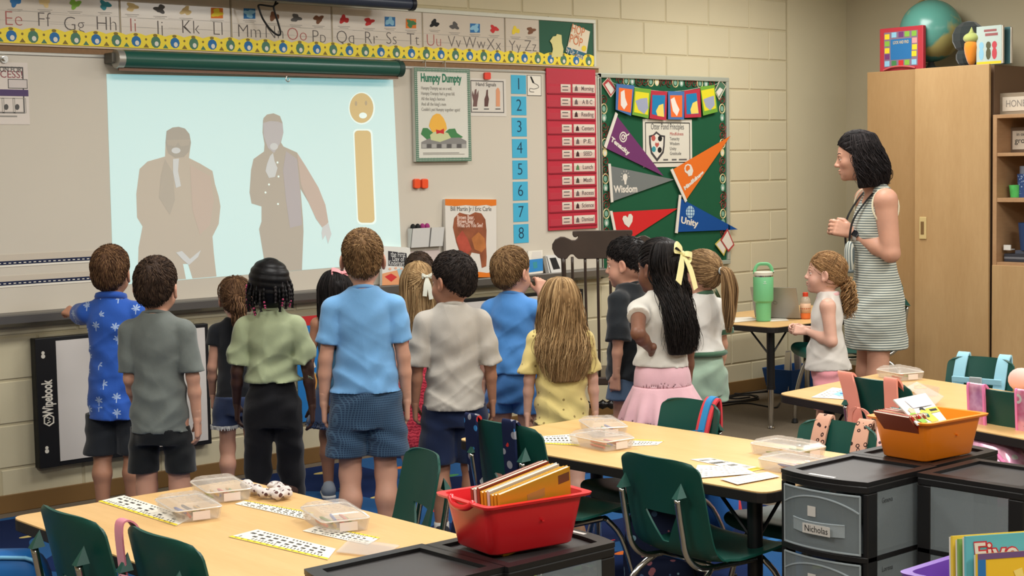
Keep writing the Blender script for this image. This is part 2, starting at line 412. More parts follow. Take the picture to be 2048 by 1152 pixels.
MB().tube(bez([(gx0 + .95, -.1, gz - .05), (gx0 + .94, -.1, gz - .075), (gx0 + .955, -.1, gz - .085), (gx0 + .965, -.1, gz - .07)]), .003, 6).obj('pull_ring', ALU, rl)
# ---------------------------------------------------------------- alphabet board above
za0 = zc1 + .008; xa1 = W(1192, 90, .02)[0]
ztop = W(1186, 47, .02)[1]
ab = thing('alphabet_board', 'long narrow tack board with pale frame above the whiteboard', 'board')
MB().bx(xw0, xa1, -.012, 0, za0, ztop).obj('tack_panel', M('tack_panel', (190, 176, 150), .8), ab)
MB().bx(xw0, xa1, -.022, 0, ztop, ztop + .022).bx(xa1 - .018, xa1, -.022, 0, za0, ztop).obj('frame', M('pale_frame', (205, 205, 190), .45), ab, bevel=.003)
cards = [(-12, 240, 'EFGH'), (241, 462, 'IJKL'), (463, 663, 'MNOP'), (664, 844, 'QRST'), (845, 1009, 'UVWX'), (1010, 1078, 'YZ')]
LT_POS = {'E': (27, 41), 'F': (87, 43), 'G': (148, 50), 'H': (213, 51), 'I': (266, 54), 'J': (320, 57), 'K': (381, 58), 'L': (436, 61), 'M': (499, 66), 'N': (549, 68), 'O': (594, 72), 'P': (638, 75), 'Q': (691, 76), 'R': (742, 79), 'S': (783, 80), 'T': (826, 82), 'U': (868, 84), 'V': (909, 87), 'W': (949, 89), 'X': (988, 92), 'Y': (1030, 94), 'Z': (1061, 95)}
PIC = {'E': (BLUE, 30, 3), 'F': (TAN, 90, 4), 'G': (LIME, 150, 8), 'H': (TEAL, 210, 10), 'I': (TAN, 264, 14), 'J': (DGREY, 320, 18), 'K': (TAN, 372, 22), 'L': (ORANGE, 434, 26), 'M': (BLUE, 499, 27), 'N': (BROWN, 548, 33), 'O': (DGREY, 592, 36), 'P': (BROWN, 637, 38), 'Q': (RED, 688, 39), 'R': (RED, 738, 43), 'S': (BLUE, 780, 43), 'T': (ORANGE, 822, 47), 'U': (BLACK, 869, 47), 'V': (DGREY, 909, 52), 'W': (BLUE, 950, 56), 'X': (RED, 988, 58), 'Y': (YEL, 1031, 61), 'Z': (BROWN, 1062, 61)}
GL = M('letter_grey', (96, 88, 84), .5); GR = M('letter_red', (170, 90, 84), .5)
for k, (x0, x1, ls) in enumerate(cards):
    t = thing('alphabet_card', 'laminated alphabet card for %s to %s in the row above the whiteboard' % (ls[0], ls[-1]), 'card', group='alphabet cards')
    xa, xb = W(x0, 40, .014)[0], W(x1, 60, .014)[0]
    if k == 0: xa -= .02
    MB().bx(xa + .002, xb - .002, -.0155, -.0122, za0 + .045, ztop - .001).obj('card', LAMI, t)
    MB().bx(xb - .004, xb - .001, -.0158, -.0122, za0 + .045, ztop - .001).obj('edge', DGREY if k in (1, 4) else LGREY, t)
    for ch in ls:
        px, py = LT_POS[ch]; x, z = W(px, py, .016)
        text(ch + ch.lower(), .095, GR if ch in 'EIOU' else GL, onwall(x, z + (.002 if ch in 'GJPQY' else .006), .016), t, bold=-.0018)
        mb = MB(); zc = W(px, py, .016)[1]
        for dz in (-.044, .0, .044): mb.bx(max(xa + .004, x - .12), min(xb - .006, x + .12), -.0158, -.0155, zc + dz - .0005, zc + dz + .0005)
        mb.obj('ruled_line', LGREY, t)
        mt, cx, cy = PIC[ch]; sx = F / 430 * .0085 if False else 1.
        kx = 14 * (1 - px / 3200); ky = 12 * (1 - px / 4200)
        if ch in 'MSWTL': decal('picture', [(cx - kx, cy - ky), (cx + kx, cy - ky + 1), (cx + kx, cy + ky), (cx - kx, cy + ky)], .0162, mt, t)
        r = random.Random(ch)
        p1, p2 = r.random() * 6, r.random() * 6
        pts = [(cx + kx * .8 * q * math.cos(a), cy + ky * .75 * q * math.sin(a)) for a, q in [(i * .2244, 1 + .28 * math.sin(3 * i * .2244 + p1) + .16 * math.sin(5 * i * .2244 + p2)) for i in range(28)]]
        decal('picture', pts, .0166, mt if ch not in 'MSWTL' else (YEL if ch == 'L' else GREEN if ch == 'T' else LBLUE), t)
        mb = MB()
        for q in range(2):
            P = wpoly([(cx - kx * (1.1 - .3 * q), cy + ky + 3 + q * 3), (cx + kx * (1.1 - .3 * q), cy + ky + 4 + q * 3), (cx + kx * (1.1 - .3 * q), cy + ky + 5 + q * 3), (cx - kx * (1.1 - .3 * q), cy + ky + 4 + q * 3)], .0164)
            mb.poly(P)
        mb.obj('caption_line', LGREY, t)
# green end of the board with a book cover
xg0 = W(1079, 70, .014)[0]
MB().bx(xg0, xa1 - .019, -.014, -.012, za0 + .03, ztop - .001).obj('green_paper', M('green_paper', (50, 92, 72), .8), ab)
t = thing('book_cover_cutout', 'cream book cover cutout lettered Hop on Pop pinned on green paper', 'cutout')
decal('cover', [(1145, 48), (1180, 63), (1173, 107), (1135, 94)], .02, M('cover_cream', (222, 208, 180), .5), t, t=.003)
decal('blue_band', [(1135, 94), (1150, 97), (1171, 107), (1165, 117), (1133, 106)], .0195, M('cover_teal', (36, 96, 120), .5), t, t=.002)
x, z = W(1156, 62, .021); OR2 = M('cover_orange', (206, 120, 74), .6)
text('HOP', .075, OR2, onwall(*W(1156, 61, .021), .021, -.25), t, width=.105); text('on', .04, OR2, onwall(*W(1154, 72, .021), .021, -.25), t); text('POP', .075, OR2, onwall(*W(1152, 82, .021), .021, -.25), t, width=.105)
text('by Dr. Seuss', .05, WHITE, onwall(*W(1150, 107, .021), .021, -.3), t, width=.15)
decal('fruit_shape', ellpts(1168, 97, 5, 6, 10), .0206, YEL, t)
t = thing('paper_cutout', 'pale yellow scalloped paper cutout pinned beside the cream book cover', 'cutout')
decal('cutout', [(1103, 115), (1106, 98), (1104, 88), (1100, 82), (1106, 73), (1112, 72), (1114, 68), (1123, 70), (1124, 86), (1127, 98), (1125, 113)], .02, M('cut_yellow', (216, 208, 140), .6), t, t=.002)
# yellow scalloped border strips
xs0, xs1 = xw0 + .9, xa1 - .012; nb = 4
BY = M('border_yellow', (240, 216, 62), .5); 
for k in range(nb):
    a, b = xs0 + (xs1 - xs0) * k / nb, xs0 + (xs1 - xs0) * (k + 1) / nb
    t = thing('border_strip', 'scalloped yellow border strip under the alphabet, %s from the board end' % ('fourth', 'third', 'second', 'first')[k], 'border', group='yellow border strips')
    n = round((b - a) / .1); w = (b - a) / n; top = []
    for i in range(n * 6 + 1): top.append((a + w * i / 6, za0 + .062 + .012 * abs(math.sin(math.pi * i / 6))))
    MB().prism([(a, -.018, za0 + .002)] + [(b, -.018, za0 + .002)] + [(x, -.018, z) for x, z in top[::-1]], (0, -.0012, 0)).obj('strip', BY, t)
    mbs = [MB(), MB(), MB(), MB()]
    def el(mb, x, z, rx, rz, d): mb.poly([(x + rx * math.cos(q), -d, z + rz * math.sin(q)) for q in [math.pi * i / 5 for i in range(10)]])
    for i in range(n):
        x = a + w * (i + .5)
        m = (0, 1, 2, 1)[i % 4]
        el(mbs[0] if i % 2 == 0 else mbs[1], x, za0 + .034, .026, .026 if i % 2 == 0 else .029, .0194); el(mbs[3], x + .004, za0 + .026, .011, .012, .0197)
        el(mbs[2], x - .002, za0 + .066, .012, .007, .0196)
        mbs[1 if i % 2 else 2].poly([(x + w / 2 - .015, -.0195, za0 + .006), (x + w / 2 + .015, -.0195, za0 + .006), (x + w / 2, -.0195, za0 + .026)])
        el(mbs[2], x + w / 2, za0 + .045, .006, .006, .0195)
    for mb, mt, nm in zip(mbs, (BLUE, M('border_green', (74, 120, 96), .5), M('border_brown', (130, 110, 44), .5), WHITE), ('blue_spot', 'green_spot', 'ochre_spot', 'white_spot')):
        mb.obj(nm, mt, t, kind='stuff')
# projection screen housing and a cable above
sx0, sz = W(330, -6, .22); sx1, _ = W(822, 8, .22); sz = W(822, 8, .22)[1]
ps = thing('projection_screen_case', 'dark navy tubular projection screen case at the very top of the front wall', 'screen case')
MB().tube([(sx0 - .6, -.22, sz), (sx1, -.22, sz)], .032, 18).obj('case', M('screen_case', (44, 54, 72), .35, .4), ps, auto=.6)
MB().tube([(sx1 - .01, -.22, sz), (sx1 + .015, -.22, sz)], .036, 18).obj('end_cap', M('screen_cap', (24, 28, 38), .4), ps, auto=.6)
MB().bx(sx0 - .6, sx1 - .2, -.2, -.0, sz + .01, sz + .04).obj('mount_rail', M('mount_grey', (150, 146, 138), .5), ps)
cbm = M('cable_black', (22, 22, 24), .5, .3)
cb = MB(); d = .13
P = [ony(x, y, -d) for x, y in ((552, 2), (548, 12), (538, 12), (518, 10), (519, 20), (526, 38), (540, 58), (555, 70), (561, 66), (556, 45), (549, 22), (548, 12), (556, 6))]
cb.tube(bez(P, 6), .005, 6)
cb.obj('hanging_cable', cbm, label='black cable loop hanging over the letter N card', cat='cable', smooth=True)
# ---------------------------------------------------------------- pinned papers on the whiteboard
def sheet(name, label, cat, x0, y0, x1, y1, mat, d=.0225, th=.002, group=None, z_by=None):
    """upright rectangular sheet on the board from two seen corners"""
    xa, za = W(x0, y0, d); xb, zb_ = W(x1, y1, d)
    t = thing(name, label, cat, group=group)
    MB().bx(xa, xb, -d, -d + th, min(za, zb_), max(za, zb_)).obj('sheet', mat, t)
    return t, xa, xb, min(za, zb_), max(za, zb_)
def framerect(xa, xb, za, zb_, w, d, mat, parent, name='printed_frame'):
    MB().bx(xa, xb, -d, -d + .0004, zb_ - w, zb_).bx(xa, xb, -d, -d + .0004, za, za + w).bx(xa, xa + w, -d, -d + .0004, za + w, zb_ - w).bx(xb - w, xb, -d, -d + .0004, za + w, zb_ - w).obj(name, mat, parent)
t, xa, xb, za, zb_ = sheet('success_poster', 'white criterion for success poster held by a magnet at the board end', 'poster', -60, 122, 60, 249, M('poster_white', (216, 206, 196), .35))
framerect(xa + .03, xb - .022, za + .05, zb_ - .02, .006, .023, DGREY, t)
text('CRITERION FOR', .036, DGREY, onwall(*W(43, 140, .023), .0235), t, align='RIGHT', width=.2)
text('SUCCESS!', .046, M('word_maroon', (150, 84, 90), .6), onwall(*W(46, 150, .023), .0235), t, align='RIGHT', width=.19)
MB().bx(W(9, 0, .023)[0], W(48, 0, .023)[0], -.0234, -.023, W(30, 177, .023)[1], W(30, 158, .023)[1]).obj('answer_box', M('box_pale', (206, 196, 190), .5), t)
framerect(W(9, 0, .023)[0], W(48, 0, .023)[0], W(30, 177, .023)[1], W(30, 158, .023)[1], .003, .0238, DGREY, t, 'box_outline')
MB().bx(xa, W(49, 0, .023)[0], -.0236, -.023, W(20, 192, .023)[1], W(20, 179, .023)[1]).obj('purple_band', M('band_purple', (84, 66, 104), .6), t)
for q in range(4):
    xq = W(-40 + q * 22, 210, .023)[0]; mb = MB()
    framerect(xq, xq + .062, W(20, 226, .023)[1], W(20, 196, .023)[1], .002, .0236, LGREY, t, 'icon_frame')
    decal('icon', ellpts(-31.5 + q * 22, 214, 4.5, 6, 10), .0237, DGREY, t)
MB().bx(xa + .02, xb - .06, -.0236, -.023, W(20, 234, .023)[1], W(20, 231, .023)[1]).obj('caption_line', LGREY, t)
mg = MB(); x, z = W(9, 119, .03)
mg.tube([(x, -.02, z), (x, -.032, z)], .017, 14).tube([(x, -.032, z + .004), (x, -.045, z + .004)], .011, 12)
mg.obj('clip_magnet', M('chrome', (200, 200, 198), .15, .5, metal=1.), label='round chrome clip magnet above the success poster', cat='magnet', auto=.6)
# nursery rhyme chart tablet
t = thing('rhyme_chart', 'thick white rhyme chart with green checked border hanging in front of the board', 'chart')
d0, d1 = .025, .05
c4 = [(828, 135), (940, 138), (945.5, 321), (833, 323)]
xa, zb_ = W(828, 135, d1); xb, za = W(943, 322, d1)
MB().bx(xa, xb, -d1, -d0, za, zb_).obj('pad', M('chart_paper', (212, 210, 198), .5), t)
def chk(N, c):
    s = N.sep(N.co('Object', (1, 1, 1), (0, math.radians(45), 0)))
    a = N.math('SINE', N.math('MULTIPLY', s[0], 420.)); b = N.math('SINE', N.math('MULTIPLY', s[2], 420.))
    return N.ramp(N.math('MULTIPLY', a, b), [(.45, lin((86, 120, 98))), (.55, lin((212, 214, 204)))], 'CONSTANT')
framerect(xa, xb, za, zb_, .021, d1 + .001, M('green_check', (120, 150, 130), .5, pat=chk), t, 'checked_border')
GT = M('title_green', (34, 116, 86), .55)
zz = lambda y: W(885, y, d1)[1]
xm = (xa + xb) / 2
pw = xb - xa; text('Humpty Dumpty', .064, GT, onwall(xm - .01, zz(157), d1 + .001), t, width=pw * .73, bold=.002)
for i, ln in enumerate(('Humpty Dumpty sat on a wall,', 'Humpty Dumpty had a great fall.', "All the king's horses", "And all the king's men", "Couldn't put Humpty together again!")):
    text(ln, .026, LGREY, onwall(xa + .045, zz(177 + i * 10.6), d1 + .001), t, align='LEFT', width=pw * (.55, .6, .42, .44, .69)[i])
decal('dome_shape', [(858, 252), (861, 240), (866, 231), (873, 227), (880, 228), (887, 236), (892, 247), (894, 258), (884, 268), (866, 267)], d1 + .0012, M('amber_print', (232, 176, 70), .5), t)
decal('leaf_print', [(842, 268), (846, 256), (855, 256), (862, 262), (872, 270), (886, 268), (898, 258), (910, 257), (914, 266), (926, 274), (905, 284), (860, 284)], d1 + .0014, GREEN, t)
decal('lattice_print', [(860, 270), (868, 264), (882, 262), (896, 266), (902, 276), (880, 284), (862, 280)], d1 + .0016, M('lattice', (196, 200, 150), .6), t)
decal('red_print_shape', [(872, 259), (880, 261), (888, 257), (888, 268), (880, 266), (873, 268)], d1 + .0018, RED, t)
decal('wall_print', [(843, 284), (858, 277), (920, 275), (933, 282), (933, 296), (843, 297)], d1 + .0015, M('stone_print', (132, 130, 126), .6), t)
for i in range(9): decal('stone_print', [(844 + i * 10, 288), (852.5 + i * 10, 288), (852.5 + i * 10, 296), (844 + i * 10, 296)], d1 + .0017, DGREY if i % 2 else M('stone_light', (164, 162, 156), .6), t)
MB().bx(xa + .05, xb - .09, -d1 - .0015, -d1 - .001, zz(306.5), zz(305)).bx(xa + .05, xb - .05, -d1 - .0015, -d1 - .001, zz(309), zz(308)).obj('fine_print', LGREY, t)
for q in (.08, .22):
    MB().tube(bez([(xa + q, -.05, zb_ - .01), (xa + q, -.05, zb_ + .03), (xa + q + .012, -.035, zb_ + .045), (xa + q + .004, -.02, zb_ + .03)]), .0025, 6).obj('hook', ALU, t)
# hand signals
t, xa, xb, za, zb_ = sheet('hand_signal_poster', 'white hand signals poster with three printed hands under a red magnet', 'poster', 938, 156, 1013, 233, M('poster_gloss', (212, 206, 196), .2))
framerect(xa + .01, xb - .018, za + .02, zb_ - .012, .005, .0232, DGREY, t)
text('Hand Signals', .03, DGREY, onwall(*W(972, 169, .0232), .0235), t, width=.15)
MB_ = M('hand_brown', (96, 66, 62), .6)
decal('hand_print', [(946, 213), (947, 202), (944, 190), (945, 181), (948, 190), (950, 179), (953, 178), (953, 190), (957, 180), (957, 192), (955, 203), (954, 213)], .0236, M('hand_mauve', (112, 84, 80), .6), t)
decal('hand_print', [(969, 213), (969, 198), (972, 190), (973, 180), (976, 179), (976, 190), (978, 198), (976, 213)], .0236, MB_, t)
decal('hand_print', [(992, 213), (992, 180), (995, 175), (998, 177), (1000, 184), (1000, 213)], .0236, M('hand_peach', (214, 150, 112), .6), t)
for x in (951, 973, 996): decal('caption', [(x - 5, 217), (x + 5, 217), (x + 5, 219), (x - 5, 219)], .0236, DGREY, t)
mb = MB(); P = wpoly(rrect(967, 145, 979, 159, 2.5), .024); mb.prism(P, (0, -.012, 0)); mb.obj('board_magnet', M('red_magnet', (226, 74, 58), .35), label='small red magnet holding the hand signals poster', cat='magnet')
# number cards
CY = M('card_cyan', (72, 172, 206), .3, .4)
for i in range(8):
    yc = 169 + i * 42.6; xc = 1037.5 + i * .75
    t = thing('number_card', 'blue square card numbered %s in the column on the whiteboard' % ('one', 'two', 'three', 'four', 'five', 'six', 'seven', 'eight')[i], 'card', group='numbered cards')
    x0, z0 = W(xc - 15.2, yc, .022); x1 = W(xc + 14.6, yc, .022)[0]; zh = W(xc, yc - 19, .022)[1] - W(xc, yc + 18.5, .022)[1]
    zc = W(xc, yc, .022)[1]
    MB().bx(x0, x1, -.022, -.0203, zc - zh / 2, zc + zh / 2).obj('card', CY, t)
    text(str(i + 1), .098, M('digit_dark', (26, 60, 84), .6), onwall((x0 + x1) / 2, zc, .0222), t, bold=-.001)
t, xa, xb, za, zb_ = sheet('marker_card', 'small white card with a drawn marker line beside the number column', 'card', 1054, 150, 1083, 192, WHITE)
framerect(xa, xb, za, zb_, .003, .0228, DGREY, t)
decal('marker_print', [(1060, 153), (1063, 153), (1069, 166), (1065, 166)], .0229, BLACK, t)
MB().tube(bez([ony(x, y, -.023) for x, y in ((1067, 166), (1075, 170), (1077, 175), (1068, 178), (1060, 177), (1060, 183), (1068, 184))]), .0018, 5).obj('squiggle', DGREY, t)
# red pocket chart with its cards
t = thing('pocket_chart', 'tall red daily schedule pocket chart over the end of the whiteboard', 'chart')
dq = .032
xa, zb_ = W(1092.5, 136, dq); xb, za = W(1195, 456, dq)
PR = M('chart_red', (184, 44, 62), .5, .35, bump=.1, bs=12)
MB().bx(xa, xb, -dq, -.024, za, zb_).obj('backing', PR, t)
PKT = M('clear_pocket', (214, 110, 120), .12, .5, alpha=.07)
zr = lambda y: W(1145, y, dq)[1]
rows = [177, 204, 229, 257, 283, 308, 335, 361, 387, 412, 440]
names = ['Morning', 'A B C', 'Reading', 'Centers', 'P.E.', 'SEED', 'Lunch', 'Math', 'Recess', 'Science', 'Dismissal']
MB().bx(xa + .012, xb - .012, -dq - .0016, -dq - .0008, zr(169), zr(142)).obj('clear_pocket', PKT, t)
for y in rows:
    MB().bx(xa + .012, xb - .012, -dq - .0036, -dq - .003, zr(y + 10), zr(y - 3)).obj('clear_pocket', PKT, t)
    MB().bx(xa + .006, xb - .006, -dq - .0042, -dq, zr(y + 12.5), zr(y + 10)).obj('pocket_seam', M('seam_red', (140, 26, 44), .6), t)
ICO = [DGREY, DGREY, BLACK, BLACK, DGREY, BLACK, GREEN, M('icon_green', (40, 64, 50), .6), DGREY, BLACK, DGREY]
CARD = M('schedule_card', (218, 208, 192), .45)
for i, (y, nm) in enumerate(zip(rows, names)):
    ox = min(3, i * .8) if i > 2 else 0
    c = thing('time_card', 'white time card beside the %s card in the red chart' % nm, 'card', group='time cards in the red chart')
    x0 = W(1121 + ox, y, dq)[0]; x1 = W(1140.5 + ox, y, dq)[0]
    MB().bx(x0, x1, -dq - .0028, -dq - .0008, zr(y + 8), zr(y - 8)).obj('card', CARD, c)
    for q in (-3.5, 3.5): MB().bx(x0 + .012, x1 - .02, -dq - .0032, -dq - .0028, zr(y + q + 1), zr(y + q - 1)).obj('time_mark', DGREY, c)
    c = thing('schedule_card', 'white schedule card lettered %s in the red pocket chart' % nm, 'card', group='schedule cards in the red chart')
    x0 = W(1144.5 + ox, y, dq)[0]; x1 = W(1189, y, dq)[0]
    MB().bx(x0, x1, -dq - .0028, -dq - .0008, zr(y + 8), zr(y - 8.5)).obj('card', CARD, c)
    text(nm, .036, DGREY, onwall(x0 + (x1 - x0) * .66, zr(y), dq + .0031), c, width=min(.1, .02 + .013 * len(nm)), bold=.0004)
    decal('icon', [(1149 + ox, y + 5), (1150 + ox, y - 2), (1152.5 + ox, y - 6), (1155 + ox, y - 2), (1156 + ox, y + 5)], dq + .0031, ICO[i], c)
# small pieces on the board
for i, x in enumerate((831, 846.5)):
    mb = MB(); P = wpoly(rrect(x - 6.2, 357.5, x + 6.2, 377, 3.5), .022); mb.prism(P, (0, -.02, 0))
    o = mb.obj('board_clip', M('orange_magnet', (232, 84, 44), .35), label=('orange magnetic clip nearer the projected picture', 'orange magnetic clip nearer the rhyme chart side')[i], cat='magnet', group='orange magnetic clips', bevel=.004)
t = thing('marker_caddy', 'white plastic two-pocket marker caddy stuck on the board', 'holder')
xa, zb_ = W(823, 457, .06); xb, za = W(888, 492, .06)
PW = M('white_plastic', (214, 212, 206), .35, .4)
xm = xa + (xb - xa) * .57
for a, b in ((xa, xm - .003), (xm + .003, xb)):
    MB().prism([(a, -.022, zb_), (a, -.022, za), (a, -.05, za), (a, -.07, zb_)], (.003, 0, 0)).prism([(b, -.022, zb_), (b, -.022, za), (b, -.05, za), (b, -.07, zb_)], (-.003, 0, 0)).prism([(a, -.07, zb_), (a, -.05, za), (a, -.047, za), (a, -.067, zb_)], (b - a, 0, 0)).bx(a, b, -.05, -.022, za, za + .003).obj('pocket', PW, t)
MB().bx(xa, xb, -.023, -.0205, za - .1, za - .02).obj('lower_plate', M('pale_pink_plate', (206, 190, 184), .4), t)
for q, (mt, lb) in enumerate(((BLACK, 'black eraser puff leftmost in the white caddy'), (BLACK, 'black eraser puff beside the pink one in the white caddy'), (M('magenta_felt', (150, 50, 110), .8), 'magenta eraser puff in the middle of the caddy'), (M('magenta_felt', (150, 50, 110)), 'magenta eraser puff at the pocket divider'))):
    x = xa + .022 + q * .033
    MB().ell((x, -.045, zb_ + .005), (.016, .014, .02), 10, 7).obj('marker_eraser', mt, label=lb, cat='eraser', group='puff erasers in the white caddy', smooth=True)
# big book on the tray
def leanbook(name, label, c4, dtop, dbot, mat, th=.02, cat='book'):
    """book standing on the tray leaning on the board; c4 = seen corners TL,TR,BR,BL"""
    P = [ony(*c4[0], -dtop), ony(*c4[1], -dtop), ony(*c4[2], -dbot), ony(*c4[3], -dbot)]
    n = (P[1] - P[0]).cross(P[3] - P[0]).normalized()
    if n.y > 0: n = -n
    t = thing(name, label, cat)
    MB().prism(P, -n * th).obj('pages', mat, t)
    def at(u, v, e=.0008):
        return (P[0] * (1 - u) + P[1] * u) * (1 - v) + (P[3] * (1 - u) + P[2] * u) * v + n * e
    xv = (P[1] - P[0]).normalized(); yv = n.cross(xv)
    def fr(u, v, e=.001, rot=0.):
        p = at(u, v, e); return Matrix(((xv.x, yv.x, n.x, p.x), (xv.y, yv.y, n.y, p.y), (xv.z, yv.z, n.z, p.z), (0, 0, 0, 1))) @ Matrix.Rotation(rot, 4, 'Z')
    def dec(nm, pts, mt, e=.0008): return MB().poly([at(u, v, e) for u, v in pts]).obj(nm, mt, t)
    return t, at, fr, dec
ztray = zt1 - .012
t, at, fr, dec = leanbook('big_book', 'tall white picture book with orange bands leaning on the whiteboard', [(890, 398), (992.5, 399), (993, 554), (893, 556)], .04, .07, M('cover_white', (214, 208, 198), .35))
dec('orange_band', [(0, 0), (1, 0), (1, .075), (.9, .085), (.8, .07), (.6, .085), (.4, .075), (.2, .09), (0, .08)], M('cover_orange_band', (216, 116, 36), .4))
dec('orange_band', [(0, 1), (1, 1), (1, .93), (.8, .945), (.6, .925), (.3, .94), (0, .935)], M('cover_orange_band', (216, 116, 36)))
text('Bill Martin Jr / Eric Carle', .036, DGREY, fr(.5, .125), t, width=.30)
dec('brown_shape', [(.14, .36), (.17, .24), (.27, .17), (.38, .19), (.47, .2), (.58, .165), (.7, .18), (.78, .26), (.8, .4), (.79, .58), (.8, .74), (.79, .86), (.7, .88), (.66, .7), (.5, .68), (.42, .8), (.3, .74), (.2, .55)], M('cover_bear_brown', (140, 78, 50), .5, var=.35, vs=14), .001)
dec('rust_shape', [(.2, .5), (.32, .4), (.42, .5), (.5, .64), (.36, .74), (.26, .64)], M('cover_rust', (170, 74, 56), .5, var=.2, vs=20), .0013)
dec('ochre_shape', [(.5, .5), (.64, .42), (.76, .5), (.78, .62), (.7, .68), (.56, .64)], M('cover_ochre', (176, 108, 58), .5, var=.2, vs=20), .0013)
for i, ln in enumerate(('Brown Bear,', 'Brown Bear,', 'What Do You See?')):
    text(ln, .034, M('cover_lettering', (226, 196, 180), .5), fr(.22, .235 + .05 * i, .0018), t, align='LEFT', width=(.125, .125, .19)[i], bold=.0006)
t, at, fr, dec = leanbook('picture_book', 'picture book with a blackboard on its cover standing on the marker tray', [(765, 492), (820, 495), (824, 568), (764, 571)], .045, .075, M('cover_pale', (214, 212, 204), .4))
dec('blackboard_print', [(.2, .12), (.86, .16), (.88, .52), (.2, .5)], M('board_print', (44, 42, 46), .6)); 
for i, ln in enumerate(('the First', 'Day of', 'Kindergarten')): text(ln, .04, M('chalk', (206, 204, 200), .7), fr(.55, .21 + i * .115), t, width=(.1, .08, .13)[i])
dec('floor_print', [(0, .7), (.5, .62), (1, .78), (1, 1), (0, 1)], M('peach_print', (216, 150, 104), .6), .001); dec('red_shape', [(.08, .78), (.3, .7), (.5, .8), (.3, .92)], RED, .0012); dec('pale_shape', [(.5, .6), (.8, .52), (.96, .62), (.92, .85), (.6, .86)], M('pale_blue_print', (160, 186, 190), .6), .0013); dec('pink_shape', [(.66, .64), (.8, .63), (.8, .76), (.68, .77)], M('rose_print', (190, 80, 110), .6), .0016)
for i in range(4): dec('face_spot', [(.26 + i * .2 + .05 * math.cos(a), .58 + .03 * math.sin(a) - .02 * (i % 2)) for a in [k * .8 for k in range(8)]], M('face_peach', (224, 170, 140), .6), .0017)
t, at, fr, dec = leanbook('photo_card', 'small blue and white picture card on the tray below number eight', [(1056, 502), (1085, 500), (1086, 546), (1057, 549)], .05, .07, WHITE, .012, 'card')
dec('blue_field', [(.0, .38), (1, .36), (1, .9), (0, .92)], M('sea_blue', (48, 128, 188), .5)); dec('white_glow', [(.3, .05), (.9, .05), (.95, .34), (.2, .34)], M('cover_white', (214, 208, 198)), .001); dec('dark_spot', [(.3, .5), (.6, .48), (.62, .75), (.35, .78)], TEAL, .0012)
t, at, fr, dec = leanbook('desk_phone', 'white wall phone unit with dark screen leaning on the tray end', [(1091, 511), (1117, 509), (1130, 546), (1099, 549)], .05, .085, M('phone_white', (206, 204, 198), .3), .03, 'phone')
dec('screen', [(.25, .15), (.72, .15), (.78, .75), (.32, .77)], M('screen_black', (40, 42, 44), .15, .5)); dec('bezel_line', [(.04, .05), (.1, .05), (.14, .97), (.07, .97)], DGREY)
# ================================================================ green bulletin board
bb = thing('bulletin_board', 'green bulletin board with pale metal frame hung with pennants and cards', 'board')
xa, xb = W(1195.5, 300, .02)[0], W(1458.5, 300, .02)[0]; zb_, za = W(1200, 146, .02)[1], W(1457, 528, .02)[1]
BBG = M('board_green', (34, 84, 58), .9, .1, var=.05, vs=5)
MB().bx(xa, xb, -.012, 0, za, zb_).obj('felt_panel', BBG, bb)
fw = .028
MB().bx(xa, xb, -.026, 0, zb_ - fw, zb_).bx(xa, xb, -.026, 0, za, za + fw).bx(xa, xa + fw, -.026, 0, za + fw, zb_ - fw).bx(xb - fw, xb, -.026, 0, za + fw, zb_ - fw).obj('frame', M('pale_metal', (172, 178, 164), .4, .4, metal=.3), bb, bevel=.004)
def Z2(x, y): return (1180 + x / 6.817, 140 + y / 6.817)
def Z3(x, y): return (1180 + x / 6.817, 300 + y / 6.817)
PW2 = M('pennant_white', (214, 208, 196), .6)
def wang(a, b, d):
    p, q = W(*a, d), W(*b, d); return math.atan2(q[1] - p[1], q[0] - p[0]), math.hypot(q[0] - p[0], q[1] - p[1]), ((p[0] + q[0]) / 2, (p[1] + q[1]) / 2)
def pennant(label, tri, strip, col, word, wa, wb, d):
    t = thing('pennant', label, 'pennant', group='pennants on the green board')
    decal('felt', tri, d, col, t, t=.003); decal('stick', strip, d + .004, PW2, t, t=.004)
    if word:
        a, L, (cx, cz) = wang(wa, wb, d + .001)
        text(word, L / len(word) * 1.75, PW2, onwall(cx, cz, d + .001, a), t, width=L, bold=.002)
    return t
d = .022
t = pennant('purple pennant lettered Tenacity with a white target', [(1233, 231), (1327, 352), (1213, 297)], [Z2(350, 574), Z2(382, 602), Z2(226, 1070), Z2(192, 1040)], M('felt_purple', (108, 56, 100), .9, .1), 'Tenacity', Z2(285, 935), Z2(535, 1140), d)
for r_, mt in ((7.2, PW2), (5.4, M('felt_purple', (108, 56, 100))), (3.8, PW2), (2, M('felt_purple', (108, 56, 100)))): decal('target_ring', ellpts(1246.5, 274, r_ * 1.05, r_ * 1.5, 18), d + .001 + (8 - r_) * .0002, mt, t)
decal('arrow', [(1247, 273), (1256, 268), (1259, 266), (1258, 270), (1248, 275)], d + .003, PW2, t)
t = pennant('grey pennant lettered Wisdom with a white light bulb', [(1221, 332), (1348, 359), (1227, 402)], [Z3(250, 185), Z3(284, 188), Z3(320, 710), Z3(286, 716)], M('felt_grey', (112, 116, 114), .9, .1), 'Wisdom', Z3(325, 540), Z3(648, 532), d + .003)
decal('bulb', [(1249, 369), (1248.5, 363), (1245.5, 357), (1246, 350), (1250, 347), (1254, 349), (1255, 355), (1253, 362), (1252.5, 369)], d + .005, PW2, t)
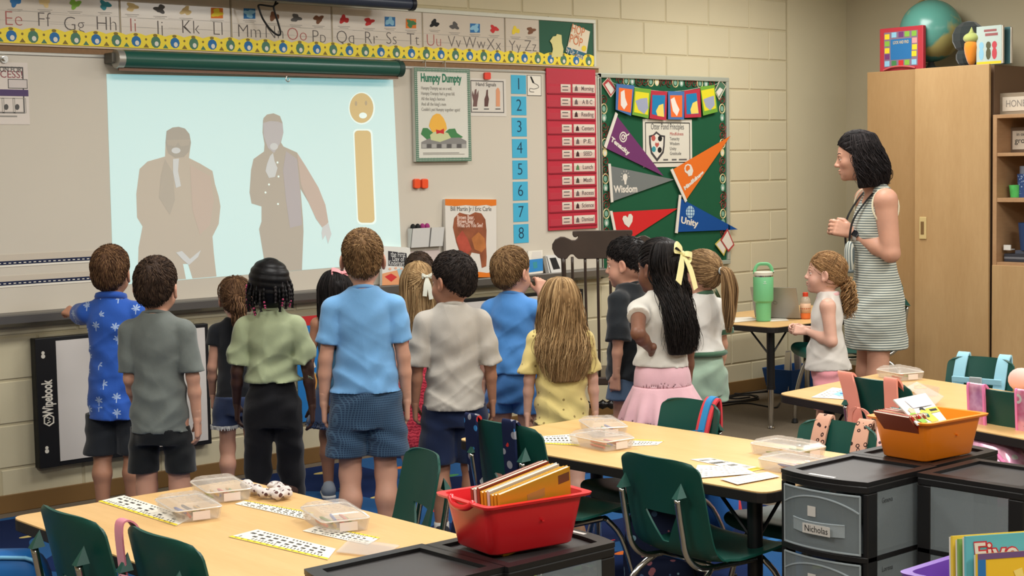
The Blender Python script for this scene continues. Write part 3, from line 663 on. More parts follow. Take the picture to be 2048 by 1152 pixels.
for k in range(7):
    a = math.radians(-20 + k * 36.7 + 0); a = math.radians(200 - k * 36.7 + 20 - 180 + 180)
    c, s = math.cos(a), math.sin(a)
    decal('light_ray', [(1250.3 + 6.4 * c - .5 * s, 353 - 9 * s - .5 * c), (1250.3 + 9 * c - .5 * s, 353 - 12.5 * s - .5 * c), (1250.3 + 9 * c + .5 * s, 353 - 12.5 * s + .5 * c), (1250.3 + 6.4 * c + .5 * s, 353 - 9 * s + .5 * c)], d + .005, PW2, t)
t = pennant('red pennant with a white heart behind the rocking chair', [(1225, 424.5), (1355, 417), (1237, 493)], [Z3(272, 832), Z3(306, 830), (1239, 494), (1234, 494)], M('felt_red', (196, 44, 44), .9, .1), None, None, None, d)
decal('heart', [Z3(*p) for p in ((530, 1058), (470, 1010), (442, 940), (455, 900), (490, 895), (512, 925), (530, 875), (560, 870), (585, 905), (578, 975))], d + .002, PW2, t)
t = pennant('orange pennant lettered Mindfulness with a white head outline', [(1347, 338.5), (1461, 272), (1373, 399)], [Z3(1098, 272), Z3(1130, 253), Z3(1326, 690), Z3(1300, 717)], M('felt_orange', (214, 108, 40), .9, .1), 'Mindfulness', Z3(1285, 530), Z3(1545, 300), d + .006)
decal('head_outline', [Z3(*p) for p in ((1345, 360), (1330, 325), (1295, 300), (1285, 250), (1300, 205), (1335, 188), (1375, 200), (1395, 240), (1408, 285), (1398, 320), (1392, 345))], d + .0075, PW2, t)
decal('head_inner', [Z3(*p) for p in ((1325, 292), (1305, 268), (1308, 225), (1335, 205), (1362, 222), (1362, 262), (1340, 275))], d + .008, M('felt_orange', (214, 108, 40)), t)
t = pennant('blue pennant lettered Unity with a white globe', [(1360, 396), (1476, 459), (1355, 464)], [Z3(1216, 610), Z3(1248, 616), Z3(1198, 1136), Z3(1162, 1130)], M('felt_blue', (28, 74, 140), .9, .1), 'Unity', Z3(1238, 955), Z3(1472, 1010), d + .004)
decal('globe', ellpts(1380.5, 424, 8.6, 12.6, 20), d + .006, M('globe_pale', (170, 200, 214), .6), t)
FB = M('felt_blue', (28, 74, 140))
for k in (-6.5, 0, 6.5): decal('globe_line', [(1372, 424 + k), (1389, 424 + k + .5), (1389, 425 + k + .5), (1372, 425 + k)], d + .0066, FB, t)
for k in (-4.5, 0, 4.5): decal('globe_line', [(1380 + k, 411.5), (1381 + k, 411.5), (1381 + k * 1.2, 424), (1381 + k, 436.5), (1380 + k, 436.5), (1380 + k * 1.2, 424)], d + .0067, FB, t)
# flag banner
bn = thing('flag_banner', 'string of six colourful picture flags across the top of the green board', 'banner')
FL = [([(360, 185), (605, 212), (560, 625), (350, 540)], [(395, 240), (578, 265), (556, 582), (380, 540)], (70, 108, 160), (224, 106, 48), [(420, 300), (470, 270), (480, 380), (510, 470), (465, 540), (420, 480)]),
      ([(608, 238), (834, 263), (797, 660), (576, 610)], [(618, 290), (805, 315), (790, 612), (600, 575)], (108, 156, 56), (216, 204, 44), [(620, 420), (690, 390), (780, 380), (795, 520), (740, 600), (660, 540)]),
      ([(834, 278), (1054, 294), (1040, 686), (813, 660)], [(850, 340), (1027, 345), (1012, 642), (845, 602)], (176, 48, 64), (30, 120, 168), [(940, 480), (1000, 460), (1010, 640), (920, 625), (900, 560)]),
      ([(1064, 288), (1287, 294), (1283, 676), (1064, 672)], [(1090, 345), (1257, 345), (1257, 642), (1105, 642)], (70, 108, 160), (224, 106, 48), [(1100, 400), (1150, 370), (1180, 460), (1220, 540), (1185, 630), (1130, 560)]),
      ([(1285, 284), (1500, 253), (1516, 642), (1293, 652)], [(1310, 330), (1452, 314), (1482, 597), (1318, 602)], (176, 48, 64), (30, 120, 168), [(1400, 450), (1460, 420), (1480, 590), (1380, 598), (1370, 540)]),
      ([(1503, 228), (1697, 203), (1742, 570), (1544, 622)], [(1515, 280), (1692, 245), (1718, 522), (1560, 562)], (108, 156, 56), (216, 204, 44), [(1545, 400), (1620, 370), (1690, 350), (1700, 480), (1640, 550), (1580, 500)])]
INN = [(222, 214, 204), (150, 156, 176), (226, 200, 96), (222, 214, 204), (226, 200, 96), (150, 156, 176)]
for i, (o_, n_, c1, c2, sh) in enumerate(FL):
    dz = .036 + .0008 * (i % 2)
    f = decal('flag', [Z2(*p) for p in o_], dz, M('flag_%d' % c1[0], c1, .7, .2), bn, t=.0015)
    decal('flag_picture', [Z2(*p) for p in n_], dz + .0006, M('flagin_%d' % c2[0], c2, .6, .2), f); decal('flag_shape', [Z2(*p) for p in sh], dz + .001, M('flagsh_%d' % INN[i][2], INN[i], .6), f)
MB().tube(bez([ony(*Z2(x, y), -.034) for x, y in ((230, 110), (360, 195), (605, 235), (840, 275), (1060, 295), (1290, 280), (1500, 240), (1700, 205), (1770, 150))], 4), .0014, 5).obj('string', M('string_white', (200, 196, 180), .8), bn)
# corner book cutouts
for lb, pts, inn, mt in (('red and white book cutout at the top corner nearest the pocket chart', [(168, 190), (255, 95), (358, 262), (280, 368)], [(205, 200), (250, 160), (335, 270), (285, 330)], (170, 56, 60)),
                         ('green and white book cutout at the top corner of the board away from the chart', [(1700, 290), (1775, 135), (1852, 225), (1760, 405)], [(1720, 300), (1770, 235), (1815, 270), (1755, 365)], (70, 108, 84))):
    t = thing('book_cutout', lb, 'cutout', group='book cutouts on the green board')
    decal('card', [Z2(*p) for p in pts], .018, M('cutout_%d' % mt[0], mt, .6), t, t=.002); decal('page', [Z2(*p) for p in inn], .0188, PW2, t)
    for a, b in ((0, 1), (1, 2), (2, 3), (3, 0)):
        MB().tube([ony(*Z2(*pts[a]), -.0185), ony(*Z2(*pts[b]), -.0185)], .003, 5).obj('rim', M('cutout_rim', (206, 196, 170), .6), t)
for lb, pts, mt in (('white card with red edge hanging at the lower corner of the green board', [(1455, 457), (1469, 490), (1457, 504), (1441, 480)], (170, 60, 60)), ('pale yellow edged card tucked under the white one at the board corner', [(1441, 477), (1455, 492), (1448, 512), (1430, 488)], (196, 180, 84))):
    t = thing('hanging_card', lb, 'card', group='cards hanging at the board corner')
    dd2 = .034 if mt[0] == 170 else .03
    decal('card', pts, dd2, M('tag_%d' % mt[0], mt, .6), t, t=.002)
    cx = sum(p[0] for p in pts) / 4; cy = sum(p[1] for p in pts) / 4
    decal('page', [(cx + (x - cx) * .8, cy + (y - cy) * .8) for x, y in pts], dd2 + .0006, PW2, t)
# swirl border
SWR = M('swirl_red', (166, 62, 64), .6); RGC = M('ring_cream', (214, 200, 150), .6); DSG = M('disc_green', (120, 160, 140), .6); DSW = M('disc_white', (206, 208, 198), .6)
def swirl_run(label, pts):
    t = thing('swirl_border', label, 'border', group='swirl border strips on the green board')
    for i, (px, py) in enumerate(pts):
        k = i % 4; c = ony(px, py, -.0145)
        if k in (0, 3):
            sp = [(c.x + (.008 + .0022 * q) * math.cos(q * .8 + i), -.0145, c.z + (.008 + .0022 * q) * math.sin(q * .8 + i)) for q in range(13)]
            MB().tube(sp, .0045, 4, flat=.35).obj('swirl', SWR, t)
        elif k == 1:
            MB().tube([(c.x + .026 * math.cos(a), -.0145, c.z + .03 * math.sin(a)) for a in [q * math.pi / 6 for q in range(12)]], .004, 4, closed=True).obj('ring', RGC, t)
            MB().poly([(c.x + .015 * math.cos(a), -.0142, c.z + .018 * math.sin(a)) for a in [q * math.pi / 5 for q in range(10)]]).obj('disc', DSG, t)
        else:
            MB().poly([(c.x + .02 * math.cos(a), -.0142, c.z + .026 * math.sin(a)) for a in [q * math.pi / 5 for q in range(10)]]).obj('disc', DSG if i % 3 else RGC, t)
            MB().poly([(c.x + .009 * math.cos(a), -.0146, c.z - .004 + .012 * math.sin(a)) for a in [q * math.pi / 5 for q in range(10)]]).obj('disc', DSW, t)
swirl_run('red and cream swirl border along the top of the green board', [(1240 + i * 12.3, 161 + i * .45) for i in range(16)])
swirl_run('red and cream swirl border down the board side beside the pocket chart', [(1207.5 + i * .4, 200 + i * 17.5) for i in range(17)])
swirl_run('red and cream swirl border down the board side away from the chart', [(1444 + i * .15, 200 + i * 17.5) for i in range(17)])
# principles poster
t, xa, xb, za, zb_ = sheet('principles_poster', 'white Otter Pond Principles poster with a shield on the green board', 'poster', 1285.5, 238, 1384.5, 333, M('poster_white2', (208, 204, 190), .35), .016)
framerect(xa + .02, xb - .02, za + .025, zb_ - .02, .006, .0168, BLACK, t)
a, L, (cx, cz) = wang(Z2(832, 775), Z2(1280, 775), .0168); text('Otter Pond Principles', .055, DGREY, onwall(cx, cz, .0168), t, width=L)
decal('shield', [Z2(*p) for p in ((905, 835), (965, 885), (1025, 895), (1018, 1040), (1005, 1130), (915, 1250), (830, 1140), (808, 1010), (803, 895), (860, 880))], .0167, M('shield_dark', (64, 60, 62), .6), t)
decal('shield', [Z2(*p) for p in ((907, 868), (960, 908), (1002, 916), (998, 1030), (985, 1110), (914, 1205), (850, 1120), (832, 1005), (828, 918), (862, 905))], .0170, PW2, t)
for p, mt in (((865, 930), M('crest_red', (176, 84, 76), .6)), ((955, 935), BLACK), ((870, 1080), TEAL), ((950, 1090), BLACK)): decal('crest_piece', [Z2(p[0] + 30 * math.cos(q), p[1] + 42 * math.sin(q)) for q in [k * .9 for k in range(7)]], .0173, mt, t)
decal('crest_heart', [Z2(p[0], p[1]) for p in ((914, 1060), (885, 1020), (895, 985), (914, 1000), (935, 985), (943, 1020))], .0176, M('crest_red', (176, 84, 76)), t)
for i, w in enumerate(('Mindfulness', 'Tenacity', 'Wisdom', 'Unity', 'Gratitude')):
    x, z = W(*Z2(1088, 872 + 67 * i), .0168); text(w, .03, M('crest_red', (176, 84, 76)) if i == 0 else DGREY, onwall(x, z, .0168), t, align='LEFT', width=(.125, .09, .09, .06, .105)[i])
x0, z0 = W(*Z3(1000, 132), .0168); x1, _ = W(*Z3(1320, 132), .0168)
for a, b in ((0, .2), (.36, .56), (.66, 1.)): MB().bx(x0 + (x1 - x0) * a, x0 + (x1 - x0) * b, -.0167, -.0163, z0 - .006, z0 + .004).obj('fine_print', DGREY, t)
# ================================================================ flip charts and poster hung under the tray
def flipchart(label, c4, head):
    d = .05
    P = [ony(x, y, -d) for x, y in c4]
    xa, xb = (P[0].x + P[3].x) / 2, (P[1].x + P[2].x) / 2; zb_, za = (P[0].z + P[1].z) / 2, (P[2].z + P[3].z) / 2
    t = thing('flip_chart', label, 'flip chart', group='flip charts under the marker tray')
    MB().bx(xa, xb, -d, -.004, za, zb_).obj('backing_board', M('chart_black', (24, 24, 26), .45, .3), t, bevel=.003)
    hw = (xb - xa) * .112
    MB().bx(xa + hw, xb - .022, -d - .004, -d, za + .022, zb_ - .018).obj('page', M('chart_page', (206, 200, 194), .35, .35, var=.03, vs=1.6), t)
    if head:
        MB().bx(xa, xa + hw - .004, -d - .008, -d, za, zb_).obj('spine_bar', M('chart_black', (24, 24, 26)), t, bevel=.003)
        x, z = W(90, 797, d + .009); text('Wipebook', .072, WHITE, onwall(xa + hw * .5, z, d + .0085, math.pi / 2), t, width=.17, bold=.002)
        hexa = [Vector((xa + hw * .5 + .026 * math.cos(a), -d - .009, W(90, 841, d)[1] + .026 * math.sin(a))) for a in [math.pi / 3 * i + .5 for i in range(6)]]
        MB().tube(hexa, .004, 6, closed=True).obj('emblem', WHITE, t)
        zq = W(90, 841, d)[1]; xq = xa + hw * .5
        MB().tube([(xq - .01, -d - .009, zq + .013), (xq + .008, -d - .009, zq + .007), (xq - .004, -d - .009, zq), (xq + .008, -d - .009, zq - .007), (xq - .01, -d - .009, zq - .013)], .003, 5).obj('emblem', WHITE, t)
        for y in (710, 901):
            x, z = W(80, y, d + .009)
            MB().tube([(xa + hw * .35, -d - .006, z - .008), (xa + hw * .35, -d - .0095, z - .008)], .01, 12).tube([(xa + hw * .35, -d - .006, z + .008), (xa + hw * .35, -d - .0095, z + .008)], .008, 12).obj('hang_hole', WHITE, t)
    return t
flipchart('black framed flip chart with lettered spine behind the boy in the palm print shirt', [(69.5, 676), (416, 648.5), (424, 887), (78, 938)], True)
flipchart('black framed blank flip chart behind the boy in the pale grey shirt', [(880, 604), (1168, 577), (1168, 772), (880, 815)], False)
t, xa, xb, za, zb_ = sheet('wall_poster', 'bright blue wall poster with red top seen between two girls', 'poster', 592, 634, 690, 832, M('poster_blue', (36, 120, 190), .5), .02)
MB().bx(xa, xb, -.021, -.0198, zb_ - .05, zb_).obj('red_band', RED, t)
decal('orange_disc', ellpts(634, 772, 14, 26, 14), .0205, M('disc_ochre', (214, 150, 70), .5), t); decal('pink_shape', [(622, 792), (640, 790), (640, 812), (622, 808)], .0208, PURP, t); decal('white_shape', [(612, 720), (626, 716), (632, 734), (618, 740)], .0208, PW2, t); decal('yellow_shape', [(640, 690), (664, 684), (668, 720), (646, 724)], .0208, YEL, t)
# ================================================================ corner: cabinet and bookcase along the right wall
XC = 8.712
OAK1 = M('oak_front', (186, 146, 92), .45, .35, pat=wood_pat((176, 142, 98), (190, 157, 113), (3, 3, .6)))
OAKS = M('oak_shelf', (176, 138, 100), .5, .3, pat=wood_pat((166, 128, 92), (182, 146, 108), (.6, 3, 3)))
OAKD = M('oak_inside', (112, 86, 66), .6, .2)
pA = onx(1733.5, 145, XC); pB = onx(1833.5, 138.2, XC); pC = onx(1983.5, 128.7, XC)
zc = pA.z; y0, y1, y2 = pA.y, pB.y, pC.y
cab = thing('storage_cabinet', 'tall oak cabinet with two sliding doors beside the open bookcase', 'cabinet')
MB().bx(XC + .03, XR - .002, y2, y0, 0, zc - .006).obj('carcass', M('cabinet_side_shaded', (112, 88, 68), .55, .3), cab, bevel=.002)  # the shade on the cabinet's side is put into this dark brown
MB().bx(XC + .004, XC + .026, y1 - .1, y0, .08, zc).obj('door', M('oak_front_shaded', (176, 134, 80), .45, .35, pat=wood_pat((160, 126, 84), (172, 139, 97), (3, 3, .6))), cab, bevel=.003)  # rear door: shade of its recess painted in as darker oak
d2 = MB().bx(XC - .022, XC, y2 + .004, y1, .08, zc).obj('door', OAK1, cab, bevel=.003)
hy0, hy1 = onx(1843.5, 455, XC).y, onx(1857.5, 455, XC).y; hz0, hz1 = onx(1850, 478, XC).z, onx(1850, 433.5, XC).z
mb = MB().bx(XC - .03, XC - .022, hy1, hy0, hz0, hz1)
mb.obj('pull_frame', M('pull_brass', (206, 184, 130), .35, .4), d2, bevel=.006)
MB().bx(XC - .0315, XC - .029, hy1 + .016, hy0 - .012, hz0 + .03, hz1 - .03).obj('pull_recess', M('recess_brown', (120, 92, 56), .6), d2, bevel=.004)
MB().bx(XC + .02, XC + .028, y2, y0, 0, .08).obj('plinth', M('plinth_dark', (70, 56, 44), .6), cab)
# bookcase
XB = XC - .004; yb0 = y2 - .012; yb1 = yb0 - 1.2
def zx(y, x=2015): return onx(x, y, XB).z
bc = thing('bookcase', 'oak bookcase with open shelves over closed doors beside the tall cabinet', 'bookcase')
zt_ = zx(228.5); zl_ = zx(531)
st = onx(1993.5, 300, XB).y
MB().bx(XB, XR, st, yb0, 0, zt_).bx(XB, XR, yb1, yb1 + .03, 0, zt_).obj('side_panel', OAKS, bc, bevel=.002)
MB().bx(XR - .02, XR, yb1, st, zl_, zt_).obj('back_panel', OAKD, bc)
MB().bx(XB, XR, yb1, st, zx(236), zt_).obj('top_board', OAKS, bc, bevel=.002)
for a, b in ((305.5, 312.5), (396, 404.5), (525, 532)):
    MB().bx(XB + .004, XR, yb1, st, zx(b), zx(a)).obj('shelf', OAKS, bc, bevel=.002)
MB().bx(XB - .004, XB + .018, yb0 - .56, yb0, .08, zl_).obj('door', OAK1, bc, bevel=.003)
MB().bx(XB - .004, XB + .018, yb1, yb0 - .565, .08, zl_).obj('door', OAK1, bc, bevel=.003)
MB().bx(XB + .02, XB + .05, yb1, yb0, 0, .08).obj('plinth', M('plinth_dark', (70, 56, 44)), bc)
# things on the bookcase
def block_at(x, px0, py0, px1, py1):
    a, b = onx(px0, py0, x), onx(px1, py1, x); return a.y, b.y, max(a.z, b.z), min(a.z, b.z)
XX = Matrix(((0, 0, -1, 0), (-1, 0, 0, 0), (0, 1, 0, 0), (0, 0, 0, 1)))       # print frame facing -x
def onside(x, y, z, sc=1.): return Matrix.Translation((x, y, z)) @ XX
GW = M('grey_wood', (150, 136, 116), .6, .2, pat=wood_pat((136, 122, 102), (164, 150, 130), (1, .6, 3)))
XS = XB + .1
t = thing('wooden_sign', 'weathered wood sign with white lettered plate on top of the bookcase', 'sign')
ya, yb_, zb_, za = block_at(XS, 1996, 187, 2085, 229); za = zt_ + .001
MB().bx(XS, XS + .04, yb_, ya, za, zb_).obj('frame', GW, t, bevel=.002)
ya2, yb2, zb2, za2 = block_at(XS - .003, 2005, 194.5, 2078, 219.5)
MB().bx(XS - .003, XS, yb2, ya2, za2, zb2).obj('plate', M('plate_white', (212, 200, 182), .5), t)
text('HONEST BE', .06, M('sign_grey', (140, 132, 124), .6), onside(XS - .0036, ya2 - .02 - .13, (za2 + zb2) / 2), t, width=.25)
t = thing('framed_sign', 'dark wood framed lettered print on the upper bookcase shelf', 'picture frame')
XF = XB + .16
ya, yb_, zb_, za = block_at(XF, 2018, 255, 2075, 302); za = zx(305.5) + .001
MB().bx(XF, XF + .025, yb_, ya, za, zb_).obj('frame', M('frame_brown', (112, 92, 74), .5), t, bevel=.003)
ya2, yb2, zb2, za2 = block_at(XF - .003, 2025, 262, 2068, 298)
MB().bx(XF - .003, XF, yb2, ya2, za2, zb2).obj('print', M('plate_white', (212, 200, 182)), t)
text('in our', .03, BLACK, onside(XF - .0036, (ya2 + yb2) / 2 + .01, zb2 - .022), t); text('grow', .05, BLACK, onside(XF - .0036, (ya2 + yb2) / 2 + .005, (za2 + zb2) / 2 - .004), t)
t = thing('green_cup', 'bright green tapered cup on the middle bookcase shelf', 'cup')
p = onx(2031, 396, XB + .12); zs = zx(396) + .001; gh = onx(2031, 370, XB + .12).z - zs
MB().lathe([(.03, 0), (.041, gh), (.038, gh), (.028, .004)], (p.x, p.y, zs), 18).obj('cup_body', M('cup_green', (84, 186, 96), .4, .4, var=.12, vs=30), t, auto=.7)
t = thing('blue_tumbler', 'blue patterned tall cup behind the green cup on the shelf', 'cup')
p = onx(2049, 396, XB + .14); gh = onx(2049, 332, XB + .14).z - zs
MB().lathe([(.036, 0), (.045, gh * .75), (.043, gh * .75), (.03, .004)], (p.x, p.y, zs), 18).obj('cup_body', M('cup_blue', (50, 76, 128), .4, .4, pat=lambda N, c: N.ramp(N.vor(70.), [(.3, lin((150, 170, 200))), (.34, lin((50, 76, 128)))])), t, auto=.7)
MB().lathe([(.03, gh * .74), (.03, gh), (.02, gh)], (p.x, p.y, zs), 14).obj('inner_cup', M('cup_grey', (130, 136, 150), .4), t, auto=.7)
zs = zx(525) + .001
for i, (w_, h_, mt) in enumerate(((.2, .016, M('book_dark', (52, 54, 62), .5)), (.18, .014, M('book_grey', (110, 112, 118), .5)), (.2, .018, M('book_dark', (52, 54, 62))), (.17, .022, M('book_slate', (70, 76, 90), .5)))):
    p = onx(2008 if i < 3 else 2030, 520, XB + .06)
    MB().bx(XB + .06, XB + .06 + .15, p.y - w_, p.y, zs, zs + h_).obj('stacked_book', mt, label=('dark book at the bottom of the low shelf stack', 'grey book second from the bottom of the low shelf stack', 'dark book third in the low shelf stack', 'slate book topmost on the low shelf stack')[i], cat='book', group='books stacked on the low shelf', bevel=.002)
    zs += h_ + .0006
MB().bx(XB + .05, XB + .058, onx(2021, 505, XB + .05).y, onx(2007, 505, XB + .05).y, zs, zs + .032).bx(XB + .058, XB + .1, onx(2021, 505, XB + .05).y, onx(2007, 505, XB + .05).y, zs, zs + .006).obj('white_label_stand', PW, label='small white card stand on the low shelf book stack', cat='card')
p = onx(2052, 500, XB + .1); MB().lathe([(.05, 0), (.065, .17), (.06, .17), (.045, .005)], (p.x, p.y - .02, zs - .0), 18).obj('blue_bin', M('bin_blue_dark', (40, 62, 104), .4), label='dark blue tapered tub at the back of the low shelf', cat='tub', auto=.7)
# on top of the cabinet
zt = zc + .001
t = thing('toy_book_box', 'red framed picture book standing on top of the oak cabinet', 'book')
XT = XC + .06
ya, yb_, zb_, za = block_at(XT, 1759, 58, 1846, 143)
za = zc + .0005
MB().bx(XT, XT + .035, yb_, ya, za, zb_).obj('case', M('case_red', (176, 52, 64), .4, .35), t, bevel=.006)
yL = lambda u: ya + (yb_ - ya) * u
zV = lambda v: zb_ + (za - zb_) * v
def prt(nm, u0, v0, u1, v1, mt, e): MB().bx(XT - e, XT, yL(u1), yL(u0), zV(v1), zV(v0)).obj(nm, mt, t)
prt('picture', .11, .1, .88, .9, M('pic_mauve', (130, 110, 130), .6), .0006); prt('centre_panel', .26, .27, .74, .74, BLUE, .0012)
cols = [YEL, LBLUE, PURP, LIME, LIME, PINK, YEL, YEL, LBLUE, LIME, RED, GREEN, LBLUE, PURP, YEL, LIME]
pos = [(.18, .2), (.34, .17), (.5, .17), (.64, .17), (.8, .17), (.81, .33), (.81, .48), (.8, .63), (.8, .82), (.64, .82), (.5, .82), (.34, .82), (.18, .82), (.18, .66), (.18, .52), (.18, .36)]
for (u, v), mt in zip(pos, cols): prt('small_picture', u - .055, v - .06, u + .055, v + .06, mt, .0018)
text('LOOK AND FIND', .03, TAN, onside(XT - .002, yL(.5), zV(.35)), t, width=.12)
MB().tube(bez([(XT - .012, yL(.12), zV(.97)), (XT - .014, yL(.3), zV(.91)), (XT - .014, yL(.5), zV(.9)), (XT - .014, yL(.7), zV(.92)), (XT - .012, yL(.85), zV(.96))]), .006, 8).obj('handle', M('handle_pink', (196, 90, 92), .4), t)
t = thing('globe', 'large teal desk globe on top of the oak cabinet', 'globe')
pg = onx(1862, 62, XC + .3); rg = 62 / proj(pg)[2]
def globe_pat(N, c):
    n = N.noise(2.4, N.co('Object', (1, 1, 1)), 4, .55)
    return N.ramp(n, [(.56, lin((88, 150, 138))), (.6, lin((176, 166, 104)))])
gz_ = zc + rg + .07
o = MB().ell((0, 0, 0), (rg, rg, rg), 40, 24).obj('sphere', M('globe_teal', (88, 150, 138), .25, .5, pat=globe_pat), t, smooth=True); o.location = (pg.x, pg.y, pg.z); o.rotation_euler = (.4, .3, 1.9)
aa = [math.radians(q) for q in range(-90, 91, 12)]
MB().tube([(pg.x + .0, pg.y + (rg + .012) * math.cos(a), pg.z + (rg + .012) * math.sin(a)) for a in aa], .005, 6).obj('meridian_arm', M('arm_tan', (150, 132, 84), .4, metal=.3), t)
MB().lathe([(.11, 0), (.11, .012), (.03, .03), (.018, max(.05, pg.z - rg - zc))], (pg.x, pg.y, zc + .0005), 24).obj('stand', M('stand_grey', (80, 86, 84), .4), t, auto=.6)
t = thing('carrot_plush', 'orange carrot plush with pale green cap on top of the cabinet', 'plush')
p = onx(1943, 118, XC + .06); sc = 1 / proj(p)[2]
cz = zc + .001
CAR = M('carrot_orange', (226, 140, 44), .9, .1, sheen=.4, bump=.3, bs=120)
MB().lathe([(.004, 0), (.018, .01), (.028, .03), (.041, .075), (.046, .11), (.043, .14), (.03, .15), (.0, .152)], (p.x, p.y, cz), 18).obj('body', CAR, t, smooth=True)
MB().ell((p.x, p.y, cz + .172), (.046, .054, .034), 16, 10).lathe([(.03, 0), (.012, .025), (.002, .05)], (p.x, p.y, cz + .19), 12).obj('leaf_cap', M('cap_lime', (176, 186, 110), .9, .1, sheen=.3), t, smooth=True)
t = thing('round_plush', 'dark grey faceted round plush behind the carrot on the cabinet', 'plush')
p = onx(1937, 75, XC + .2)
MB().ell((p.x, p.y, zc + .07), (.07, .085, .07), 10, 7).ell((p.x, p.y, p.z + .0), (.1, .108, .105), 10, 7).obj('body', M('plush_dark', (52, 58, 58), .9, .1, sheen=.3), t)
for i, (px0, px1, lb, c) in enumerate(((1953, 2003, 'pale blue picture book with three printed figures on the cabinet', (180, 196, 190)), (2001, 2020, 'teal edged picture book standing behind the pale blue one on the cabinet', (70, 110, 116)))):
    t = thing('picture_book', lb, 'book')
    x = XC + .05 + i * .05
    ya, yb_, zb_, za = block_at(x, px0, 54 + 1 * i, px1, 126); za = zc + .0005
    MB().bx(x, x + .02, yb_, ya, za, zb_).obj('cover', M('bk_%d' % c[0], c, .45), t, bevel=.001)
    MB().bx(x + .002, x + .018, yb_ - .008, yb_, za + .003, zb_ - .003).obj('pages', M('page_edge', (206, 200, 186), .8), t)
    if i == 0:
        yq = lambda u: ya + (yb_ - ya) * u
        zq = lambda v: zb_ + (za - zb_) * v
        for u, mt, c2 in ((.2, LBLUE, 0), (.48, M('fig_olive', (84, 84, 60), .6), 1), (.72, M('fig_rose', (190, 70, 80), .6), 2)):
            MB().poly([(x - .0006, yq(u + .1 * math.cos(a)), zq(.72 + .16 * math.sin(a))) for a in [k * .7 for k in range(9)]]).poly([(x - .0008, yq(u + .1 * math.cos(a)), zq(.5 + .1 * math.sin(a))) for a in [k * .7 for k in range(9)]]).obj('figure_print', mt, t)
        MB().bx(x - .0006, x, yb_ + .002, ya - .002, za + .002, zq(.92)).obj('grass_print', YEL, t)
        MB().bx(x - .0008, x, yq(.8), yq(.3), zq(.15), zq(.09)).bx(x - .0008, x, yq(.85), yq(.35), zq(.26), zq(.19)).obj('title_print', M('title_rose', (150, 90, 90), .6), t, kind='stuff')
# ================================================================ rug
def rug_pat(N, c):
    o = N.co('Object')
    v = N.vor(2.6, o, 'Color'); s = N.sep(v)
    base = N.ramp(N.noise(1.1, o, 1.), [(.40, lin((26, 42, 82))), (.46, lin((42, 84, 132))), (.54, lin((42, 84, 132))), (.58, lin((24, 36, 70)))], 'CONSTANT')
    spot = N.math('LESS_THAN', N.vor(3.4, N.co('Object', (1, 2.2, 1), (0, 0, .5))), .2)
    hue = N.ramp(N.sep(N.vor(3.4, N.co('Object', (1, 2.2, 1), (0, 0, .5)), 'Color'))[0], [(0, lin((196, 60, 50))), (.2, lin((212, 110, 50))), (.4, lin((196, 176, 110))), (.55, lin((70, 130, 80))), (.7, lin((150, 170, 60))), (.85, lin((60, 120, 180)))], 'CONSTANT')
    return N.mix(spot, base, hue)
rx1 = 5.45
MB().bx(1.0, rx1, -3.3, -.14, .0008, .011).obj('classroom_rug', M('rug_blue', (30, 60, 116), .95, .05, bump=.5, bs=300, pat=rug_pat), label='large blue classroom rug with bright shapes under the children', cat='rug', bevel=.004)
# ================================================================ tables
TOPM = M('table_maple', (214, 172, 112), .38, .4, pat=wood_pat((208, 166, 106), (222, 182, 124), (5, .5, 5)))
EDGE = M('table_edge_black', (34, 30, 28), .5, .3)
LEGB = M('leg_black', (20, 20, 22), .4, .4)
CHR = M('chrome', (200, 200, 198), .15, .5, metal=1.)
def rpoly(P, r, n=5):
    out = []; k = len(P)
    for i in range(k):
        p, a, b = Vector(P[i]), Vector(P[i - 1]), Vector(P[(i + 1) % k])
        u, v = (a - p).normalized(), (b - p).normalized()
        s, e = p + u * r, p + v * r
        for j in range(n + 1):
            t = j / n; out.append((1 - t) ** 2 * s + 2 * t * (1 - t) * p + t * t * e)
    return out
def table(label, P, z, legs, group='classroom activity tables', r=.05):
    c = sum((Vector(p) for p in P), Vector((0, 0))) / len(P)
    t = thing('activity_table', label, 'table', (c.x, c.y, 0), 0, group)
    Q = rpoly([Vector(p) - c for p in P], r)
    MB().prism([(q.x, q.y, z - .004) for q in Q], (0, 0, .004)).obj('table_top', TOPM, t)
    MB().prism([(q.x * 1.002, q.y * 1.002, z - .036) for q in Q], (0, 0, .0325)).obj('edge_band', EDGE, t, bevel=.003)
    for x, y in legs:
        x -= c.x; y -= c.y
        MB().tube([(x, y, z - .036), (x, y, .24)], .024, 14).tube([(x, y, .25), (x, y, .23)], .026, 14).obj('leg', LEGB, t, auto=.6)
        lg = MB().tube([(x, y, .235), (x, y, .012)], .017, 12).lathe([(.016, 0), (.022, .004), (.02, .014), (.008, .02)], (x, y, 0.0125 if (x + c.x) < rx1 and (y + c.y) > -3.3 else .0005), 12).obj('leg_foot', CHR, t, auto=.6)
        dx, dy = (.16 if x < 0 else -.16), (.16 if y < 0 else -.16)
        MB().tube([(x, y, z - .19), (x + dx, y, z - .037)], .006, 6).tube([(x, y, z - .19), (x, y + dy, z - .037)], .006, 6).obj('brace', LEGB, t)
    return t
TZ = .57
table('maple activity table nearest the flip chart with four name strips on it', [(1.845, -2.625), (2.605, -2.625), (2.605, -3.975), (1.845, -3.975)], TZ, [(1.97, -2.76), (2.48, -2.76), (1.97, -3.84), (2.48, -3.84)])
table('maple activity table in the middle with papers and stacked pencil boxes', [(3.545, -2.56), (4.24, -2.56), (4.245, -3.96), (3.57, -3.96)], TZ, [(3.67, -2.7), (4.11, -2.7), (3.68, -3.83), (4.12, -3.83)])
